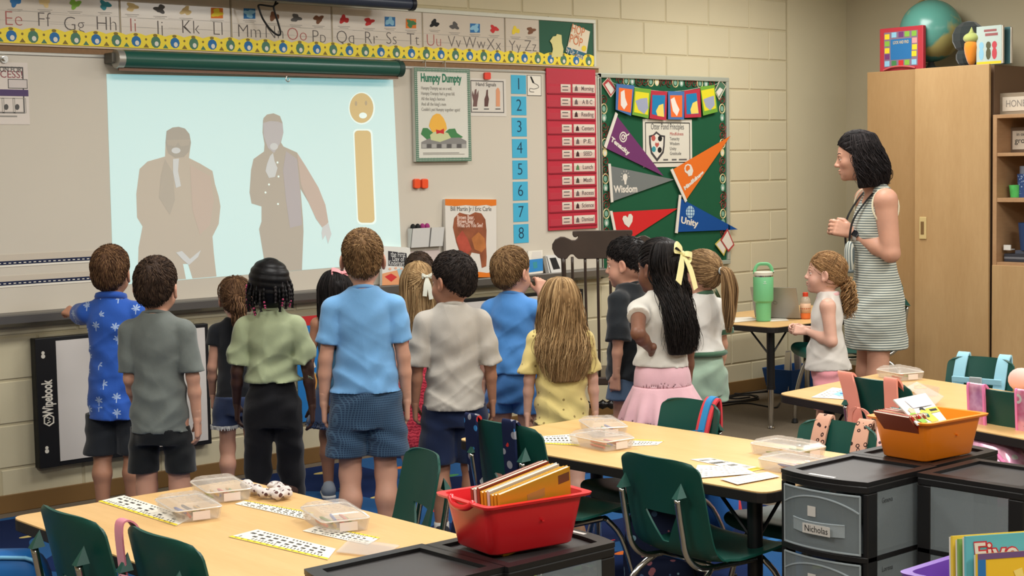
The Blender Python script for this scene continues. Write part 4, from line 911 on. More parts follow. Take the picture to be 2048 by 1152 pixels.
table('maple activity table near the tall cabinet with open craft boxes', [(5.185, -2.695), (6.03, -2.63), (5.70, -4.15), (4.86, -4.15)], TZ, [(5.32, -2.86), (5.87, -2.8), (5.05, -4.0), (5.6, -4.0)])
table("small maple table in the corner holding a laptop and a green tumbler", [(6.99, -1.2), (8.25, -1.2), (8.25, -.42), (6.99, -.42)], .61, [(7.12, -1.07), (8.12, -1.07), (7.12, -.55), (8.12, -.55)], group=None, r=.07)
# ================================================================ chairs
CHG = M('chair_green', (18, 72, 62), .42, .4, bump=.12, bs=500)
def chair_shell(W_=.36, sz=.35, top=.65):
    prof = [(.21, sz - .03), (.2, sz - .004), (.17, sz + .006), (.08, sz - .002), (-.04, sz - .008), (-.105, sz + .0), (-.145, sz + .03), (-.165, sz + .08), (-.185, sz + .17), (-.205, top - .04), (-.214, top)]
    P = bez([(0, a, b) for a, b in prof], 4); n = len(P); U = 20
    vs = []; fs = []
    for i, p in enumerate(P):
        t = i / (n - 1); hw = W_ / 2 * (1.0 if t < .42 else (.93 - .06 * (t - .42)))
        cr = 1.
        if t > .86: cr = (1 - ((t - .86) / .14) ** 3 * .17)
        if t < .1: cr = 1 - ((.1 - t) / .1) ** 2 * .16
        for j in range(U + 1):
            u = -1 + 2 * j / U
            x = u * hw * cr
            up = abs(u) ** 4
            if t < .5: q = Vector((x, p.y, p.z + .012 * up))
            else: q = Vector((x, p.y + .03 * u * u, p.z - (.012 * abs(u) ** 5 * min(1, (t - .9) * 14) if t > .9 else 0)))
            vs.append(q)
    for i in range(n - 1):
        for j in range(U): a = i * (U + 1) + j; fs.append((a, a + 1, a + U + 2, a + U + 1))
    o = MB().add(vs, fs).obj('shell', CHG)
    m = o.modifiers.new('s', 'SOLIDIFY'); m.thickness = .007; m.offset = 0
    zt, zb = sz + .135, sz + .045
    tri = [(-.066, -.3, zt), (.066, -.3, zt), (.012, -.3, zb), (-.012, -.3, zb)]
    c = MB().prism(tri, (0, .3, 0)).obj('cut', CHG)
    b = o.modifiers.new('b', 'BOOLEAN'); b.operation = 'DIFFERENCE'; b.object = c; b.solver = 'EXACT'
    dg = bpy.context.evaluated_depsgraph_get(); dg.update()
    me = bpy.data.meshes.new_from_object(o.evaluated_get(dg)); me.polygons.foreach_set('use_smooth', [True] * len(me.polygons)); me.set_sharp_from_angle(angle=.7)
    bpy.data.objects.remove(o); bpy.data.objects.remove(c)
    return me
SHELL = chair_shell()
def make_chair():
    t = thing('student_chair', '', 'chair')
    sh = link('shell', SHELL, t)
    for s in (-1, 1):
        x = .115 * s
        P = bez([(x, -.222, .545), (x, -.205, .45), (x * 1.0, -.185, .375), (x, -.13, .332), (x, -.03, .325), (x, .12, .322)], 5)
        MB().tube(P, .0095, 10).obj('back_tube', CHR, t, smooth=True)
        MB().add([(x - .02, -.204, .55), (x + .02, -.204, .55), (x + .011, -.233, .546), (x - .011, -.233, .546), (x, -.207, .588)], [(0, 1, 2, 3), (0, 1, 4), (1, 2, 4), (2, 3, 4), (3, 0, 4)]).obj('socket', CHG, sh)
        MB().tube(bez([(x, -.09, .325), (x * 1.2, -.16, .27), (x * 1.45, -.21, .13), (x * 1.55, -.225, .012)], 4), .0095, 10).obj('leg', CHR, t, smooth=True)
        MB().tube(bez([(x, .12, .322), (x * 1.25, .16, .26), (x * 1.5, .185, .13), (x * 1.55, .19, .012)], 4), .0095, 10).obj('leg', CHR, t, smooth=True)
        for y in (-.225, .19): MB().lathe([(.014, 0), (.016, .004), (.012, .02)], (x * 1.55, y, 0), 10).obj('glide', LEGB, t)
    MB().tube([(-.115, -.06, .322), (.115, -.06, .322)], .008, 8).tube([(-.115, .09, .322), (.115, .09, .322)], .008, 8).obj('cross_bar', CHR, t, smooth=True)
    return t
def copy_tree(o, parent=None):
    c = o.copy(); COL.objects.link(c)
    if parent is not None: c.parent = parent
    for ch in o.children: copy_tree(ch, c)
    return c
chair0 = make_chair(); _first = [True]
def chair(label, px, py, rz, zt=.65, loc=None, sc=1.):
    """stand a chair so that the middle of its back's top edge is seen at px, py; rz: heading of the sitter, degrees from +y"""
    o = chair0 if _first[0] else copy_tree(chair0); _first[0] = False
    a = math.radians(rz); p = onz(px, py, zt) if loc is None else None
    off = Matrix.Rotation(a, 3, 'Z') @ Vector((0, -.2, 0))
    o.location = (p.x - off.x, p.y - off.y, 0) if p is not None else loc
    q = o.location
    o.location.z = .012 if q.x < rx1 - .1 and q.y > -3.2 else .0
    o.rotation_euler = (0, 0, a); o['label'] = label; o['group'] = 'green student chairs'
    o.scale = (sc,) * 3
    return o
ch1 = chair('dark green student chair at the near table beside the blue pack', 138, 1019, -90, zt=.702, sc=1.08)
ch2 = chair('dark green student chair with a pink ribbon tied over its back', 322, 1062, -90, zt=.702, sc=1.08)
ch3 = chair('dark green student chair facing the near table from behind the red bin', 857, 911, 71)
ch4 = chair('dark green student chair with navy patterned straps over its back', 1010, 850, -90, zt=.702, sc=1.08)
ch5 = chair('dark green student chair in full view before the middle table', 1312, 911, -93, zt=.676, sc=1.04)
ch6 = chair('dark green student chair with a red and blue strap on its back', 1389, 806, 84)
ch7 = chair('dark green student chair with leopard print straps on its back', 1682, 843, 90)
ch8 = chair('dark student chair with peach straps at the cabinet-side table', 1752, 757, -98, zt=.702, sc=1.08)
ch9 = chair('dark green student chair with pale blue straps near the cabinet', 1966, 714, 95)
ch10 = chair('dark student chair with shiny pink backpack on its back', 2015, 781, -98, zt=.702, sc=1.08)
tc = chair('taller dark chair partly hidden behind the curly ponytail girl', 0, 0, 60, loc=(0, 0, 0), sc=1.3)
pt = onz(1678, 700, .46); tc.location = (pt.x + .1, pt.y, 0)
# ================================================================ drawer carts
CBK = M('cart_black', (26, 25, 26), .38, .4)
CTOP = M('cart_top', (58, 56, 56), .42, .35)
CLR = M('cart_clear', (150, 160, 164), .25, .5, alpha=.40)
CLR2 = M('cart_clear_ridge', (176, 186, 190), .22, .5, alpha=.62)
CW, CDp, CHt = .305, .335, .65     # width (y), depth (x), height; drawers open to -x
def make_cart():
    t = thing('drawer_cart', '', 'drawer unit')
    hx, hy = CDp / 2, CW / 2
    def front(y, e=0.): return -hx - e - .028 * (1 - (y / hy) ** 2)
    ys = [-hy + CW * i / 12 for i in range(13)]
    out = [(front(y), y) for y in ys] + [(hx, hy), (hx, -hy)]
    tp = MB().prism([(x, y, CHt - .034) for x, y in out], (0, 0, .022)).obj('top_slab', CBK, t, bevel=.004)
    mb = MB(); w = .03
    inn = [(front(y * .8, 0) + w + .008, y * .8) for y in ys] + [(hx - w, hy * .8), (hx - w, -hy * .8)]
    n = len(out)
    mb.add([(x, y, CHt - .012) for x, y in out] + [(x, y, CHt) for x, y in out] + [(x, y, CHt) for x, y in inn] + [(x, y, CHt - .009) for x, y in inn],
           [(i, (i + 1) % n, n + (i + 1) % n, n + i) for i in range(n)] + [(n + i, n + (i + 1) % n, 2 * n + (i + 1) % n, 2 * n + i) for i in range(n)] + [(2 * n + i, 2 * n + (i + 1) % n, 3 * n + (i + 1) % n, 3 * n + i) for i in range(n)])
    mb.obj('top_rim', CBK, t)
    MB().prism([(x, y, CHt - .012) for x, y in inn], (0, 0, .0028)).obj('top_panel', CTOP, t)
    MB().bx(-hx - .012, -hx + .0, -.045, .045, CHt - .0005, CHt + .0006).obj('white_label', M('label_white', (206, 202, 196), .4), t)
    for sx in (-1, 1):
        for sy in (-1, 1):
            x0 = sx * hx; y0 = sy * hy
            MB().bx(min(x0, x0 - sx * .045), max(x0, x0 - sx * .045), min(y0, y0 - sy * .018), max(y0, y0 - sy * .018), .03, CHt - .034).obj('post', CBK, t, bevel=.003)
    H = (CHt - .034 - .03) / 3
    for k in range(3):
        z0 = .03 + k * H
        MB().prism([(x, y, z0) for x, y in out], (0, 0, .016)).obj('shelf_rail', CBK, t, bevel=.002)
        for sy in (-1, 1): MB().bx(-hx + .045, hx - .045, min(sy * hy, sy * (hy - .003)), max(sy * hy, sy * (hy - .003)), z0 + .016, z0 + H).obj('side_panel', CLR, t)
        MB().bx(hx - .004, hx - .001, -hy + .02, hy - .02, z0 + .016, z0 + H).obj('back_panel', CLR, t)
        yy = [-(hy - .02) + (CW - .04) * i / 12 for i in range(13)]
        fr = [(front(y, .002), y) for y in yy]
        d_ = MB().strip([(x, y, z0 + .02) for x, y in fr], [(x, y, z0 + H - .006) for x, y in fr], (.003, 0, 0)).bx(-hx + .02, hx - .02, -hy + .022, -hy + .024, z0 + .02, z0 + H - .03).bx(-hx + .02, hx - .02, hy - .024, hy - .022, z0 + .02, z0 + H - .03).bx(-hx + .02, hx - .02, -hy + .022, hy - .022, z0 + .02, z0 + .022).obj('drawer', CLR, t)
        r = []
        for i in range(17):
            y = -(hy - .022) + (CW - .044) * i / 16; q = 1 - (y / hy) ** 2
            r.append((front(y, .003), y, z0 + H * (.62 + .26 * max(0, q) ** .8)))
        MB().tube(r, .0028, 5).obj('arc_ridge', CLR2, d_)
        MB().tube([(front(y, .002), y, z0 + H - .008) for y in yy], .003, 5).tube([(front(y, .002), y, z0 + .022) for y in yy], .003, 5).tube([(front(yy[0], .002), yy[0], z0 + .02), (front(yy[0], .002), yy[0], z0 + H - .007)], .003, 5).tube([(front(yy[-1], .002), yy[-1], z0 + .02), (front(yy[-1], .002), yy[-1], z0 + H - .007)], .003, 5).obj('rim_ridge', CLR2, d_)
        g = [(front(y, .003 + .016 * math.cos(y / .09 * 1.5)), y) for y in [-.09 + .018 * i for i in range(11)]]
        MB().strip([(x, y, z0 + H * .34) for x, y in g], [(x, y, z0 + H * .52) for x, y in g], (.002, 0, 0)).tube([(x, y, z0 + H * .52) for x, y in g], .002, 5).obj('grip', CLR2, d_)
        MB().bx(front(0, .004), front(0, .003), -.0 + .004, .032, z0 + H * .58, z0 + H * .73).obj('white_square', M('label_white', (206, 202, 196)), d_)
    return t
cart0 = make_cart(); _c1 = [True]
def cart(label, cx, cy, rz):
    o = cart0 if _c1[0] else copy_tree(cart0); _c1[0] = False
    o.location = (cx, cy, 0); o.rotation_euler = (0, 0, math.radians(rz)); o['label'] = label; o['group'] = 'black drawer carts'
    return o
hx, hy = CDp / 2, CW / 2
A1 = cart('black drawer cart with bare top at the end of the near table', 2.268 - hx, -3.992 - hy, 0)
A2 = cart('black drawer cart carrying the red book bin', 2.275 + hx - .012, -3.995 - hy - .01, 180)
B1 = cart('black drawer cart with clear drawers and a name label', 3.578 + hx, -4.015 - hy, 0)
B3 = cart('black drawer cart carrying the orange book bin', 3.578 + CDp + .004 + hx, -4.015 - hy + .01, 180)
B2 = cart('black drawer cart beside the purple bin', 3.79 + hy, -4.335 - hx, 90)
C1 = cart('black drawer cart under the purple book bin', 3.2, -5.16, 90)
lab = [o for o in B1.children if o.name.startswith('drawer')]
lab.sort(key=lambda o: -max(v.co.z for v in o.data.vertices))
LW = M('label_white', (206, 202, 196))
def cartlabel(cartobj, word, z, w, ang):
    hxf = -hx - .028 - .021
    l = MB().bx(hxf - .001, hxf, -.048, .048, z - .014, z + .014).obj('name_label', LW, cartobj); l.rotation_euler = (math.radians(ang), 0, 0)
    l.location = (0, -.012, 0)
    text(word, .026, BLACK, Matrix.Translation((hxf - .0012, 0, z)) @ XX, l, width=w)
H3 = (CHt - .064) / 3
cartlabel(B1, 'Nicholas', .03 + 2.42 * H3, .08, 0)
XY = Matrix(((1, 0, 0, 0), (0, 0, -1, 0), (0, 1, 0, 0), (0, 0, 0, 1)))
for i, wd_ in enumerate(('Genova', 'Lorena')):
    text(wd_, .022, M('faint_ink', (70, 74, 76), .6), Matrix.Translation((-hx + .09, -hy - .0008, .03 + (2 - i) * H3 + H3 * .86)) @ XY, B1, width=.05)
# ================================================================ book bins
def bin_(label, name, col, c, rz, z, L=.232, Wd=.165, h=.122, fl=.022):
    t = thing('book_bin', label, 'bin', (c[0], c[1], z), math.radians(rz), 'book bins')
    m = M('bin_' + name, col, .35, .45, coat=.2)
    def ring(l, w, z, r=.025): return [(p.x, p.y, z) for p in rpoly([Vector((-l, -w)), Vector((l, -w)), Vector((l, w)), Vector((-l, w))], r, 4)]
    l, w = L / 2, Wd / 2
    R = [ring(l - .004, w - .004, .0), ring(l, w, .004), ring(l + fl * .8, w + fl * .8, h - .012), ring(l + fl + .012, w + fl + .012, h - .006), ring(l + fl + .014, w + fl + .014, h), ring(l + fl - .002, w + fl - .002, h), ring(l - .004, w - .004, .006)]
    n = len(R[0]); vs = [p for r in R for p in r]
    for k in (3, 4, 5):                       # dip of the rim at the short end
        for i in range(n):
            x, y, zz = vs[k * n + i]
    fs = [(k * n + i, k * n + (i + 1) % n, (k + 1) * n + (i + 1) % n, (k + 1) * n + i) for k in range(len(R) - 1) for i in range(n)]
    fs += [tuple(range(n))[::-1], tuple(range(6 * n, 7 * n))]
    MB().add(vs, fs).obj('tub', m, t, smooth=True, auto=.8)
    for y0 in (-.055, .055):
        pass
    xh = -(l + fl + .006)
    if name == 'red': MB().tube(bez([(xh, -.05, h + .001), (xh - .006, -.03, h - .012), (xh - .008, 0, h - .016), (xh - .006, .03, h - .012), (xh, .05, h + .001)], 4), .008, 8).obj('rim_lip', m, t, smooth=True)
    MB().bx(l * .1, l * .1 + .006, -w - .018, -w - .012, h * .55, h * .58).obj('mould_mark', m, t)
    return t
def zr_(a): return math.radians(a)
def mid(a, b): return ((a[0] + b[0]) / 2, (a[1] + b[1]) / 2)
red = bin_('red plastic book bin full of yellow-edged workbooks', 'red', (222, 30, 38), (2.425, -4.148), -8, CHt + .0008)
ora = bin_('orange plastic book bin with a row of thin readers', 'orange', (255, 138, 24), (4.05, -4.195), -4, CHt + .0008)
q = onz(1795, 1150, CHt + .122)
pur = bin_('purple plastic book bin at the very corner of the foreground', 'purple', (112, 68, 170), (q.x + .165, q.y - .105), 0, CHt + .0008)
C1.location = (pur.location.x + .02, pur.location.y - .03, 0)
def book_in(parent, label, x, y, tilt, yaw, w, h, th, cover, face=None, z0=.008, group=None, page=None, roll=0.):
    """book standing in a bin, spine edge down; local x = thickness direction"""
    base = parent.matrix_basis @ Matrix.Translation((x, y, z0)) @ Matrix.Rotation(yaw, 4, 'Z') @ Matrix.Rotation(roll, 4, 'X') @ Matrix.Rotation(tilt, 4, 'Y')
    t = thing('book', label, 'book', group=group); t.matrix_world = base
    MB().bx(-th / 2, -th / 2 + .0012, -w / 2, w / 2, 0, h).bx(th / 2 - .0012, th / 2, -w / 2, w / 2, 0, h).bx(-th / 2, th / 2, -w / 2, -w / 2 + .0012, 0, h).obj('cover', cover, t)
    MB().bx(-th / 2 + .0012, th / 2 - .0012, -w / 2 + .0012, w / 2 - .002, .001, h - .002).obj('pages', page or M('page_edge', (206, 200, 186)), t)
    return t
YC = M('book_gold', (214, 160, 44), .45); RB = M('book_redbrown', (150, 72, 52), .5); WCV = M('book_white', (216, 210, 198), .45)
# red bin: thick workbooks leaning along the long side, edges up
for i in range(9):
    mt = (RB, WCV, RB, YC, YC, WCV, YC, YC, YC)[i]
    t = thing('workbook', 'thin workbook standing %s in the row inside the red bin' % ('first', 'second', 'third', 'fourth', 'fifth', 'sixth', 'seventh', 'eighth', 'last')[i], 'book', group='workbooks in the red bin')
    t.matrix_world = red.matrix_basis @ Matrix.Translation((.022, .06 - .0145 * i, .0085)) @ Matrix.Rotation(zr_(-12), 4, 'Y') @ Matrix.Rotation(zr_(14), 4, 'X')
    hh = .158 + .004 * (i % 3)
    MB().bx(-.095, .105, -.005, -.0038, 0, hh).bx(-.095, .105, .0038, .005, 0, hh).bx(-.0962, -.095, -.005, .005, 0, hh).obj('cover', mt, t)
    MB().bx(-.0945, .104, -.0037, .0037, .001, hh - .0015).obj('pages', M('page_edge', (206, 200, 186)), t)
    if i == 8:
        MB().bx(-.02, .03, -.0054, -.005, hh - .05, hh - .028).obj('spine_label', M('label_tan', (190, 150, 80), .5), t); MB().bx(.07, .102, -.0054, -.005, hh - .035, hh - .012).obj('dark_label', BROWN, t)
# orange bin: thin readers in a leaning row, last one faces out
cl = [RB, RED, TAN, RB, RED, WCV, RB, WCV, TEAL]
for i in range(9):
    t = thing('reader', 'thin reader %s in the leaning row inside the orange bin' % ('first', 'second', 'third', 'fourth', 'fifth', 'sixth', 'seventh', 'eighth', 'ninth')[i], 'book', group='readers in the orange bin')
    t.matrix_world = ora.matrix_basis @ Matrix.Translation((-.062 + .0105 * i, .0, .02)) @ Matrix.Rotation(zr_(-44), 4, 'Y') @ Matrix.Rotation(zr_(3), 4, 'X')
    hh = .172; w = .064
    MB().bx(-.003, -.002, -w, w, 0, hh).bx(.002, .003, -w, w, 0, hh).bx(-.003, .003, -w - .001, -w, 0, hh).obj('cover', cl[i], t)
    MB().bx(-.002, .002, -w, w - .002, .001, hh - .001).obj('pages', M('page_edge', (206, 200, 186)), t)
rd = thing('reader', 'open-faced white reader lying over the row in the orange bin with a yellow print', 'book', group=None)
P4 = [onz(1787, 799, .835), onz(1851, 786, .835), onz(1894, 841, .768), onz(1836, 850, .768)]
xv = (P4[1] - P4[0]).normalized(); nv = xv.cross(P4[3] - P4[0]).normalized(); nv = nv if nv.z > 0 else -nv
MB().prism(P4, -nv * .004).obj('cover', WCV, rd)
def on4(P, u, v, n, e): return (P[0] * (1 - u) + P[1] * u) * (1 - v) + (P[3] * (1 - u) + P[2] * u) * v + n * e
def pr4(P, n, nm, pts, mt, par, e=.0008): return MB().poly([on4(P, u, v, n, e) for u, v in pts]).obj(nm, mt, par)
pr4(P4, nv, 'grey_title_print', [(.25, .12), (.9, .12), (.92, .42), (.3, .42)], M('lilac_print', (180, 176, 186), .5), rd)
pr4(P4, nv, 'yellow_shape', [(.35, .62), (.5, .5), (.62, .55), (.7, .75), (.75, .96), (.5, .98), (.4, .8)], YEL, rd, .0011)
pr4(P4, nv, 'black_band', [(.62, .5), (1, .5), (1, .68), (.66, .68)], YEL, rd, .0010); pr4(P4, nv, 'dark_mark', [(.7, .55), (.94, .55), (.95, .63), (.72, .63)], BLACK, rd, .0014)
pr4(P4, nv, 'green_shape', [(.05, .6), (.2, .5), (.3, .7), (.38, .95), (.2, .97), (.08, .8)], LIME, rd, .0011); pr4(P4, nv, 'peach_shape', [(.1, .45), (.2, .38), (.3, .46), (.26, .58), (.12, .57)], M('face_peach', (224, 170, 140)), rd, .0013); pr4(P4, nv, 'dark_curl', [(.44, .5), (.5, .42), (.58, .46), (.6, .58), (.52, .54)], BLACK, rd, .0014)
# purple bin: big picture books leaning towards the camera side
BKS = [('yellow spined picture book at the back of the purple bin', M('bk_yellow', (222, 190, 62), .45), 1905, 1072), ('green checked picture book second in the purple bin', M('bk_green', (120, 160, 80), .45), 1918, 1078), ('turquoise picture book lettered Five in the purple bin', M('bk_turq', (96, 176, 186), .4), 1932, 1073), ('yellow picture book with blue border in front in the purple bin', M('bk_gold2', (232, 186, 44), .4), 1955, 1108)]
for i, (lb, mt, px, py) in enumerate(BKS):
    t = thing('picture_book', lb, 'book', group='picture books in the purple bin')
    zb0 = CHt + .012; zt_b = CHt + .235 - .012 * i
    # top edge left corner seen at px,py ; the book leans away from the camera
    Zb_ = (onz(1905, 1072, CHt + .2) - CAM).dot(_Fw)
    a = CAM + ray(px, py) * (Zb_ - .022 * i); zt_b = a.z
    xd = Vector((.86, -.5, 0)).normalized(); back = Vector((.5, .86, 0)) 
    down = Vector((-.02, -.0, 0)) + Vector((0, 0, zb0 - zt_b)) - back * .03
    P = [a, a + xd * .22, a + xd * .22 + down, a + down]
    n = (P[1] - P[0]).cross(P[3] - P[0]).normalized()
    if n.dot(CAM - a) < 0: n = -n
    MB().prism(P, -n * .008).obj('cover', mt, t)
    MB().prism([p - n * .0082 + (P[3] - P[0]) * .01 for p in P], -n * .006).obj('pages', M('page_edge', (206, 200, 186)), t)
    if i == 2:
        u = (P[1] - P[0]).normalized(); v = n.cross(u); p0 = on4(P, .36, .17, n, .001)
        FRM = Matrix(((u.x, v.x, n.x, p0.x), (u.y, v.y, n.y, p0.y), (u.z, v.z, n.z, p0.z), (0, 0, 0, 1)))
        text('Five L', .055, M('title_red', (190, 50, 60), .5), FRM @ Matrix.Translation((0, 0, .0002)), t, width=.13, bold=.003); text('Five L', .055, WCV, FRM @ Matrix.Translation((0, 0, .0008)), t, width=.128, bold=.0005)
    if i == 3:
        for k, (a0, b0) in enumerate((((0, 0), (1, .06)), ((0, .06), (.07, 1)))): pr4(P, n, 'blue_border', [(a0[0], a0[1]), (b0[0], a0[1]), (b0[0], b0[1]), (a0[0], b0[1])], BLUE if k else M('border_mauve', (110, 80, 120), .5), t)
        for k in range(7):
            q0 = math.radians(200 + k * 24); pr4(P, n, 'sun_ray', [(.5, .75), (.5 + .5 * math.cos(q0), .75 + .6 * math.sin(q0)), (.5 + .5 * math.cos(q0 + .16), .75 + .6 * math.sin(q0 + .16))], M('ray_pale', (240, 212, 110), .5), t, .0009)
        pr4(P, n, 'blue_cap_print', [(.2, .62), (.34, .5), (.46, .56), (.4, .8), (.24, .8)], BLUE, t, .0012); pr4(P, n, 'pale_shape', [(.4, .55), (.75, .5), (.85, .85), (.5, .9)], M('lilac_print', (180, 176, 186)), t, .0013)
# ================================================================ rocking chair
RW = M('rocker_wood', (62, 50, 42), .35, .4, var=.15, vs=9, coat=.15)
pr = onz(1211, hor(1211) + CH * 372, 0)
vd = math.atan2(pr.x - CAM.x, pr.y - CAM.y)
rk = thing('rocking_chair', 'dark wooden rocking chair with scrolled headrest and thin spindles', 'chair', (pr.x, pr.y, .0005), -vd + .0)
k = 1 / 372
def rp(px, py, y): return (((px - 1211) * k), y, CH - (py - hor(1211)) * k)
half = [(1211, 457), (1160, 457), (1153, 457.5), (1152.5, 464), (1155, 469), (1160, 470), (1163, 467), (1163, 471), (1158, 475), (1151, 475), (1144, 471.5), (1137, 468.5), (1129, 468), (1119, 473), (1113, 482), (1112.5, 491), (1117, 502), (1124, 509), (1131, 511.5), (1141, 511.5), (1145, 506), (1149, 502.5), (1154, 503), (1158, 508), (1163, 512), (1211, 512)]
HZ = [rp(x, y, -.0) for x, y in half] + [rp(2 * 1211 - x, y, 0) for x, y in half[::-1][1:-1]]
ytop = -.17
MB().prism([(x, ytop + .012 - .9 * 0, z) for x, _, z in HZ], (0, -.024, 0)).obj('headrest', RW, rk, bevel=.004)
zs_ = .42
for px in (1134, 1288):
    a = rp(px, 509, ytop); MB().tube(bez([a, (a[0] * .97, ytop + .05, .8), (a[0] * .92, ytop + .12, zs_)], 5), [.013] * 11, 10).obj('back_post', RW, rk, smooth=True)
for px in (1151.5, 1176.5, 1201, 1225.5, 1250, 1272):
    a = rp(px, 508, ytop); MB().tube(bez([a, (a[0] * .99, ytop + .05, .8), (a[0] * .95, ytop + .12, zs_)], 4), .0075, 8).obj('spindle', RW, rk, smooth=True)
seat = [(.27 * math.copysign(abs(math.cos(a)) ** .5, math.cos(a)), .18 + .25 * math.copysign(abs(math.sin(a)) ** .5, math.sin(a)), zs_ - .045) for a in [2 * math.pi * i / 28 for i in range(28)]]
MB().prism(seat, (0, 0, .045)).obj('seat', RW, rk, bevel=.008)
def turned(a, b, n=11, r0=.016):
    P = []; R = []
    for i in range(n * 4 + 1):
        t = i / (n * 4); P.append(Vector(a) * (1 - t) + Vector(b) * t); R.append(r0 * (1 + .35 * math.sin(t * n * 2 * math.pi)) if .12 < t < .88 else r0)
    return MB().tube(P, R, 10)
for sx in (-1, 1):
    MB().tube(bez([(sx * .24, -.32, .062), (sx * .24, -.1, .02), (sx * .24, .12, .012), (sx * .24, .36, .03), (sx * .24, .5, .075)], 6), .016, 8).obj('rocker', RW, rk, smooth=True)
    turned((sx * .2, .0, zs_ - .04), (sx * .24, -.05, .03), 4).obj('leg', RW, rk, smooth=True)
    turned((sx * .2, .36, zs_ - .04), (sx * .24, .38, .045), 4).obj('leg', RW, rk, smooth=True)
    MB().tube(bez([(sx * .235, ytop + .09, .66), (sx * .27, .1, .67), (sx * .28, .34, .655), (sx * .275, .42, .63)], 5), .017, 8, flat=.6).obj('armrest', RW, rk, smooth=True)
    turned((sx * .27, .3, .65), (sx * .235, .3, zs_ - .01), 3, .012).obj('arm_post', RW, rk, smooth=True)
turned((-.24, -.05, .27), (.24, -.05, .27), 11, .02).obj('stretcher', M('rocker_black', (26, 22, 20), .25, .5), rk, smooth=True)
turned((-.24, .37, .2), (.24, .37, .2), 9, .016).obj('stretcher', RW, rk, smooth=True)
# ================================================================ corner desk things
DZ = .6108
MINT = M('mint_green', (112, 186, 130), .45, .4)
p = onz(1527, 642, DZ); kk = 1 / proj(p)[2]
t = thing('insulated_tumbler', 'mint green handled tumbler with white lid on the corner table', 'tumbler', (p.x, p.y, DZ))
MB().lathe([(.0405 * 1, 0), (.043, .004), (.047, 37 * kk), (.058, 41 * kk), (.0595, 44 * kk), (.0595, 88 * kk), (.058, 89 * kk)], n=28).obj('cup_body', MINT, t, auto=.5)
MB().lathe([(.0575, 88.5 * kk), (.0575, 92 * kk), (.05, 93 * kk)], n=24).obj('steel_rim', CHR, t, auto=.5)
MB().lathe([(.056, 92 * kk), (.057, 98 * kk), (.05, 99.5 * kk), (.03, 100 * kk)], n=24).obj('lid', M('lid_cream', (216, 210, 192), .4), t, auto=.5)
ca = -YAW
def vx(x, y, z): return (x * math.cos(ca) - y * math.sin(ca), x * math.sin(ca) + y * math.cos(ca), z)
MB().tube(bez([vx(-.05, 0, 95 * kk), vx(-.048, 0, 104 * kk), vx(-.03, 0, 113 * kk), vx(.0, 0, 114.5 * kk), vx(.032, 0, 113 * kk), vx(.05, 0, 104 * kk), vx(.052, 0, 95 * kk)], 5), .0075, 8, flat=1.7).obj('handle', MINT, t, smooth=True)
MB().tube([vx(.05, 0, 97 * kk), vx(.062, 0, 97 * kk)], .011, 12).obj('hinge', CHR, t, auto=.6)
Xf = Matrix.Rotation(-YAW, 4, 'Z') @ Matrix.Translation((0, -.0602, 0)) @ WX
for i, (w_, h_, z_) in enumerate(((.012, .006, 80), (.02, .0035, 76.5))):
    MB().bx(-w_ / 2, w_ / 2, -h_ / 2, h_ / 2, 0, .0006, X=Matrix.Rotation(-YAW, 4, 'Z') @ Matrix.Translation((0, -.0602, z_ * kk)) @ WX).obj('emblem', M('mint_pale', (190, 220, 196), .5), t)
# laptop seen from behind its lid
t = thing('laptop', 'open silver laptop with a round mark on its lid behind the tumbler', 'laptop')
SIL_ = M('laptop_silver', (158, 154, 148), .35, .4, metal=.4)
a, b = onz(1510, 634.5, DZ + .004), onz(1601, 637, DZ + .004)
xd = (b - a); wl = xd.length; xd.normalize(); yd = Vector((-xd.y, xd.x, 0)); 
tl, tr_ = ray(1497, 573), ray(1574, 576)
h_l = .2
dn = Vector((0, 0, 1)) * .19 - yd * .09
c4 = [a + dn, b + dn, b, a]
MB().prism(c4, yd * .008).obj('lid', SIL_, t, bevel=.002)
MB().prism([a, b, b + yd * .2, a + yd * .2], (0, 0, .012)).obj('base', SIL_, t, bevel=.002)
cm = (a + b) / 2 + dn * .5
n_ = (b - a).cross(dn).normalized(); n_ = n_ if n_.dot(CAM - cm) > 0 else -n_
u_ = dn.normalized()
MB().tube([cm + xd * .012 * math.cos(q) + u_ * .012 * math.sin(q) + n_ * .001 for q in [k * .63 for k in range(10)]], .0012, 5, closed=True).obj('round_mark', M('laptop_mark', (120, 118, 114), .3, metal=.5), t)
# orange drink bottle
p = onz(1611, 637.5, DZ); kk = 1 / proj(p)[2]
t = thing('drink_bottle', 'orange drink in a clear bottle with red cap on the corner table', 'bottle', (p.x, p.y, DZ))
MB().lathe([(.026, 0), (.031, .006), (.031, 17 * kk), (.03, 18 * kk)], n=18).obj('drink', M('drink_orange', (216, 110, 52), .25, .5), t, auto=.6)
MB().lathe([(.031, 17.5 * kk), (.0312, 34 * kk), (.028, 40 * kk), (.016, 45 * kk)], n=18).obj('bottle_shell', M('bottle_clear', (206, 190, 168), .15, .5, alpha=.5), t, auto=.7)
MB().lathe([(.0318, 12 * kk), (.0318, 31 * kk)], n=18).obj('label_band', M('label_peach', (206, 166, 134), .4), t, smooth=True)
MB().ell((0, 0, 21 * kk), (.0325, .0325, .022), 14, 8).obj('label_mark', M('label_rust', (176, 84, 52), .5), t, smooth=True)
MB().lathe([(.0165, 44.5 * kk), (.0165, 52 * kk), (.014, 53 * kk)], n=16).obj('cap', M('cap_red', (206, 66, 40), .4), t, auto=.6)
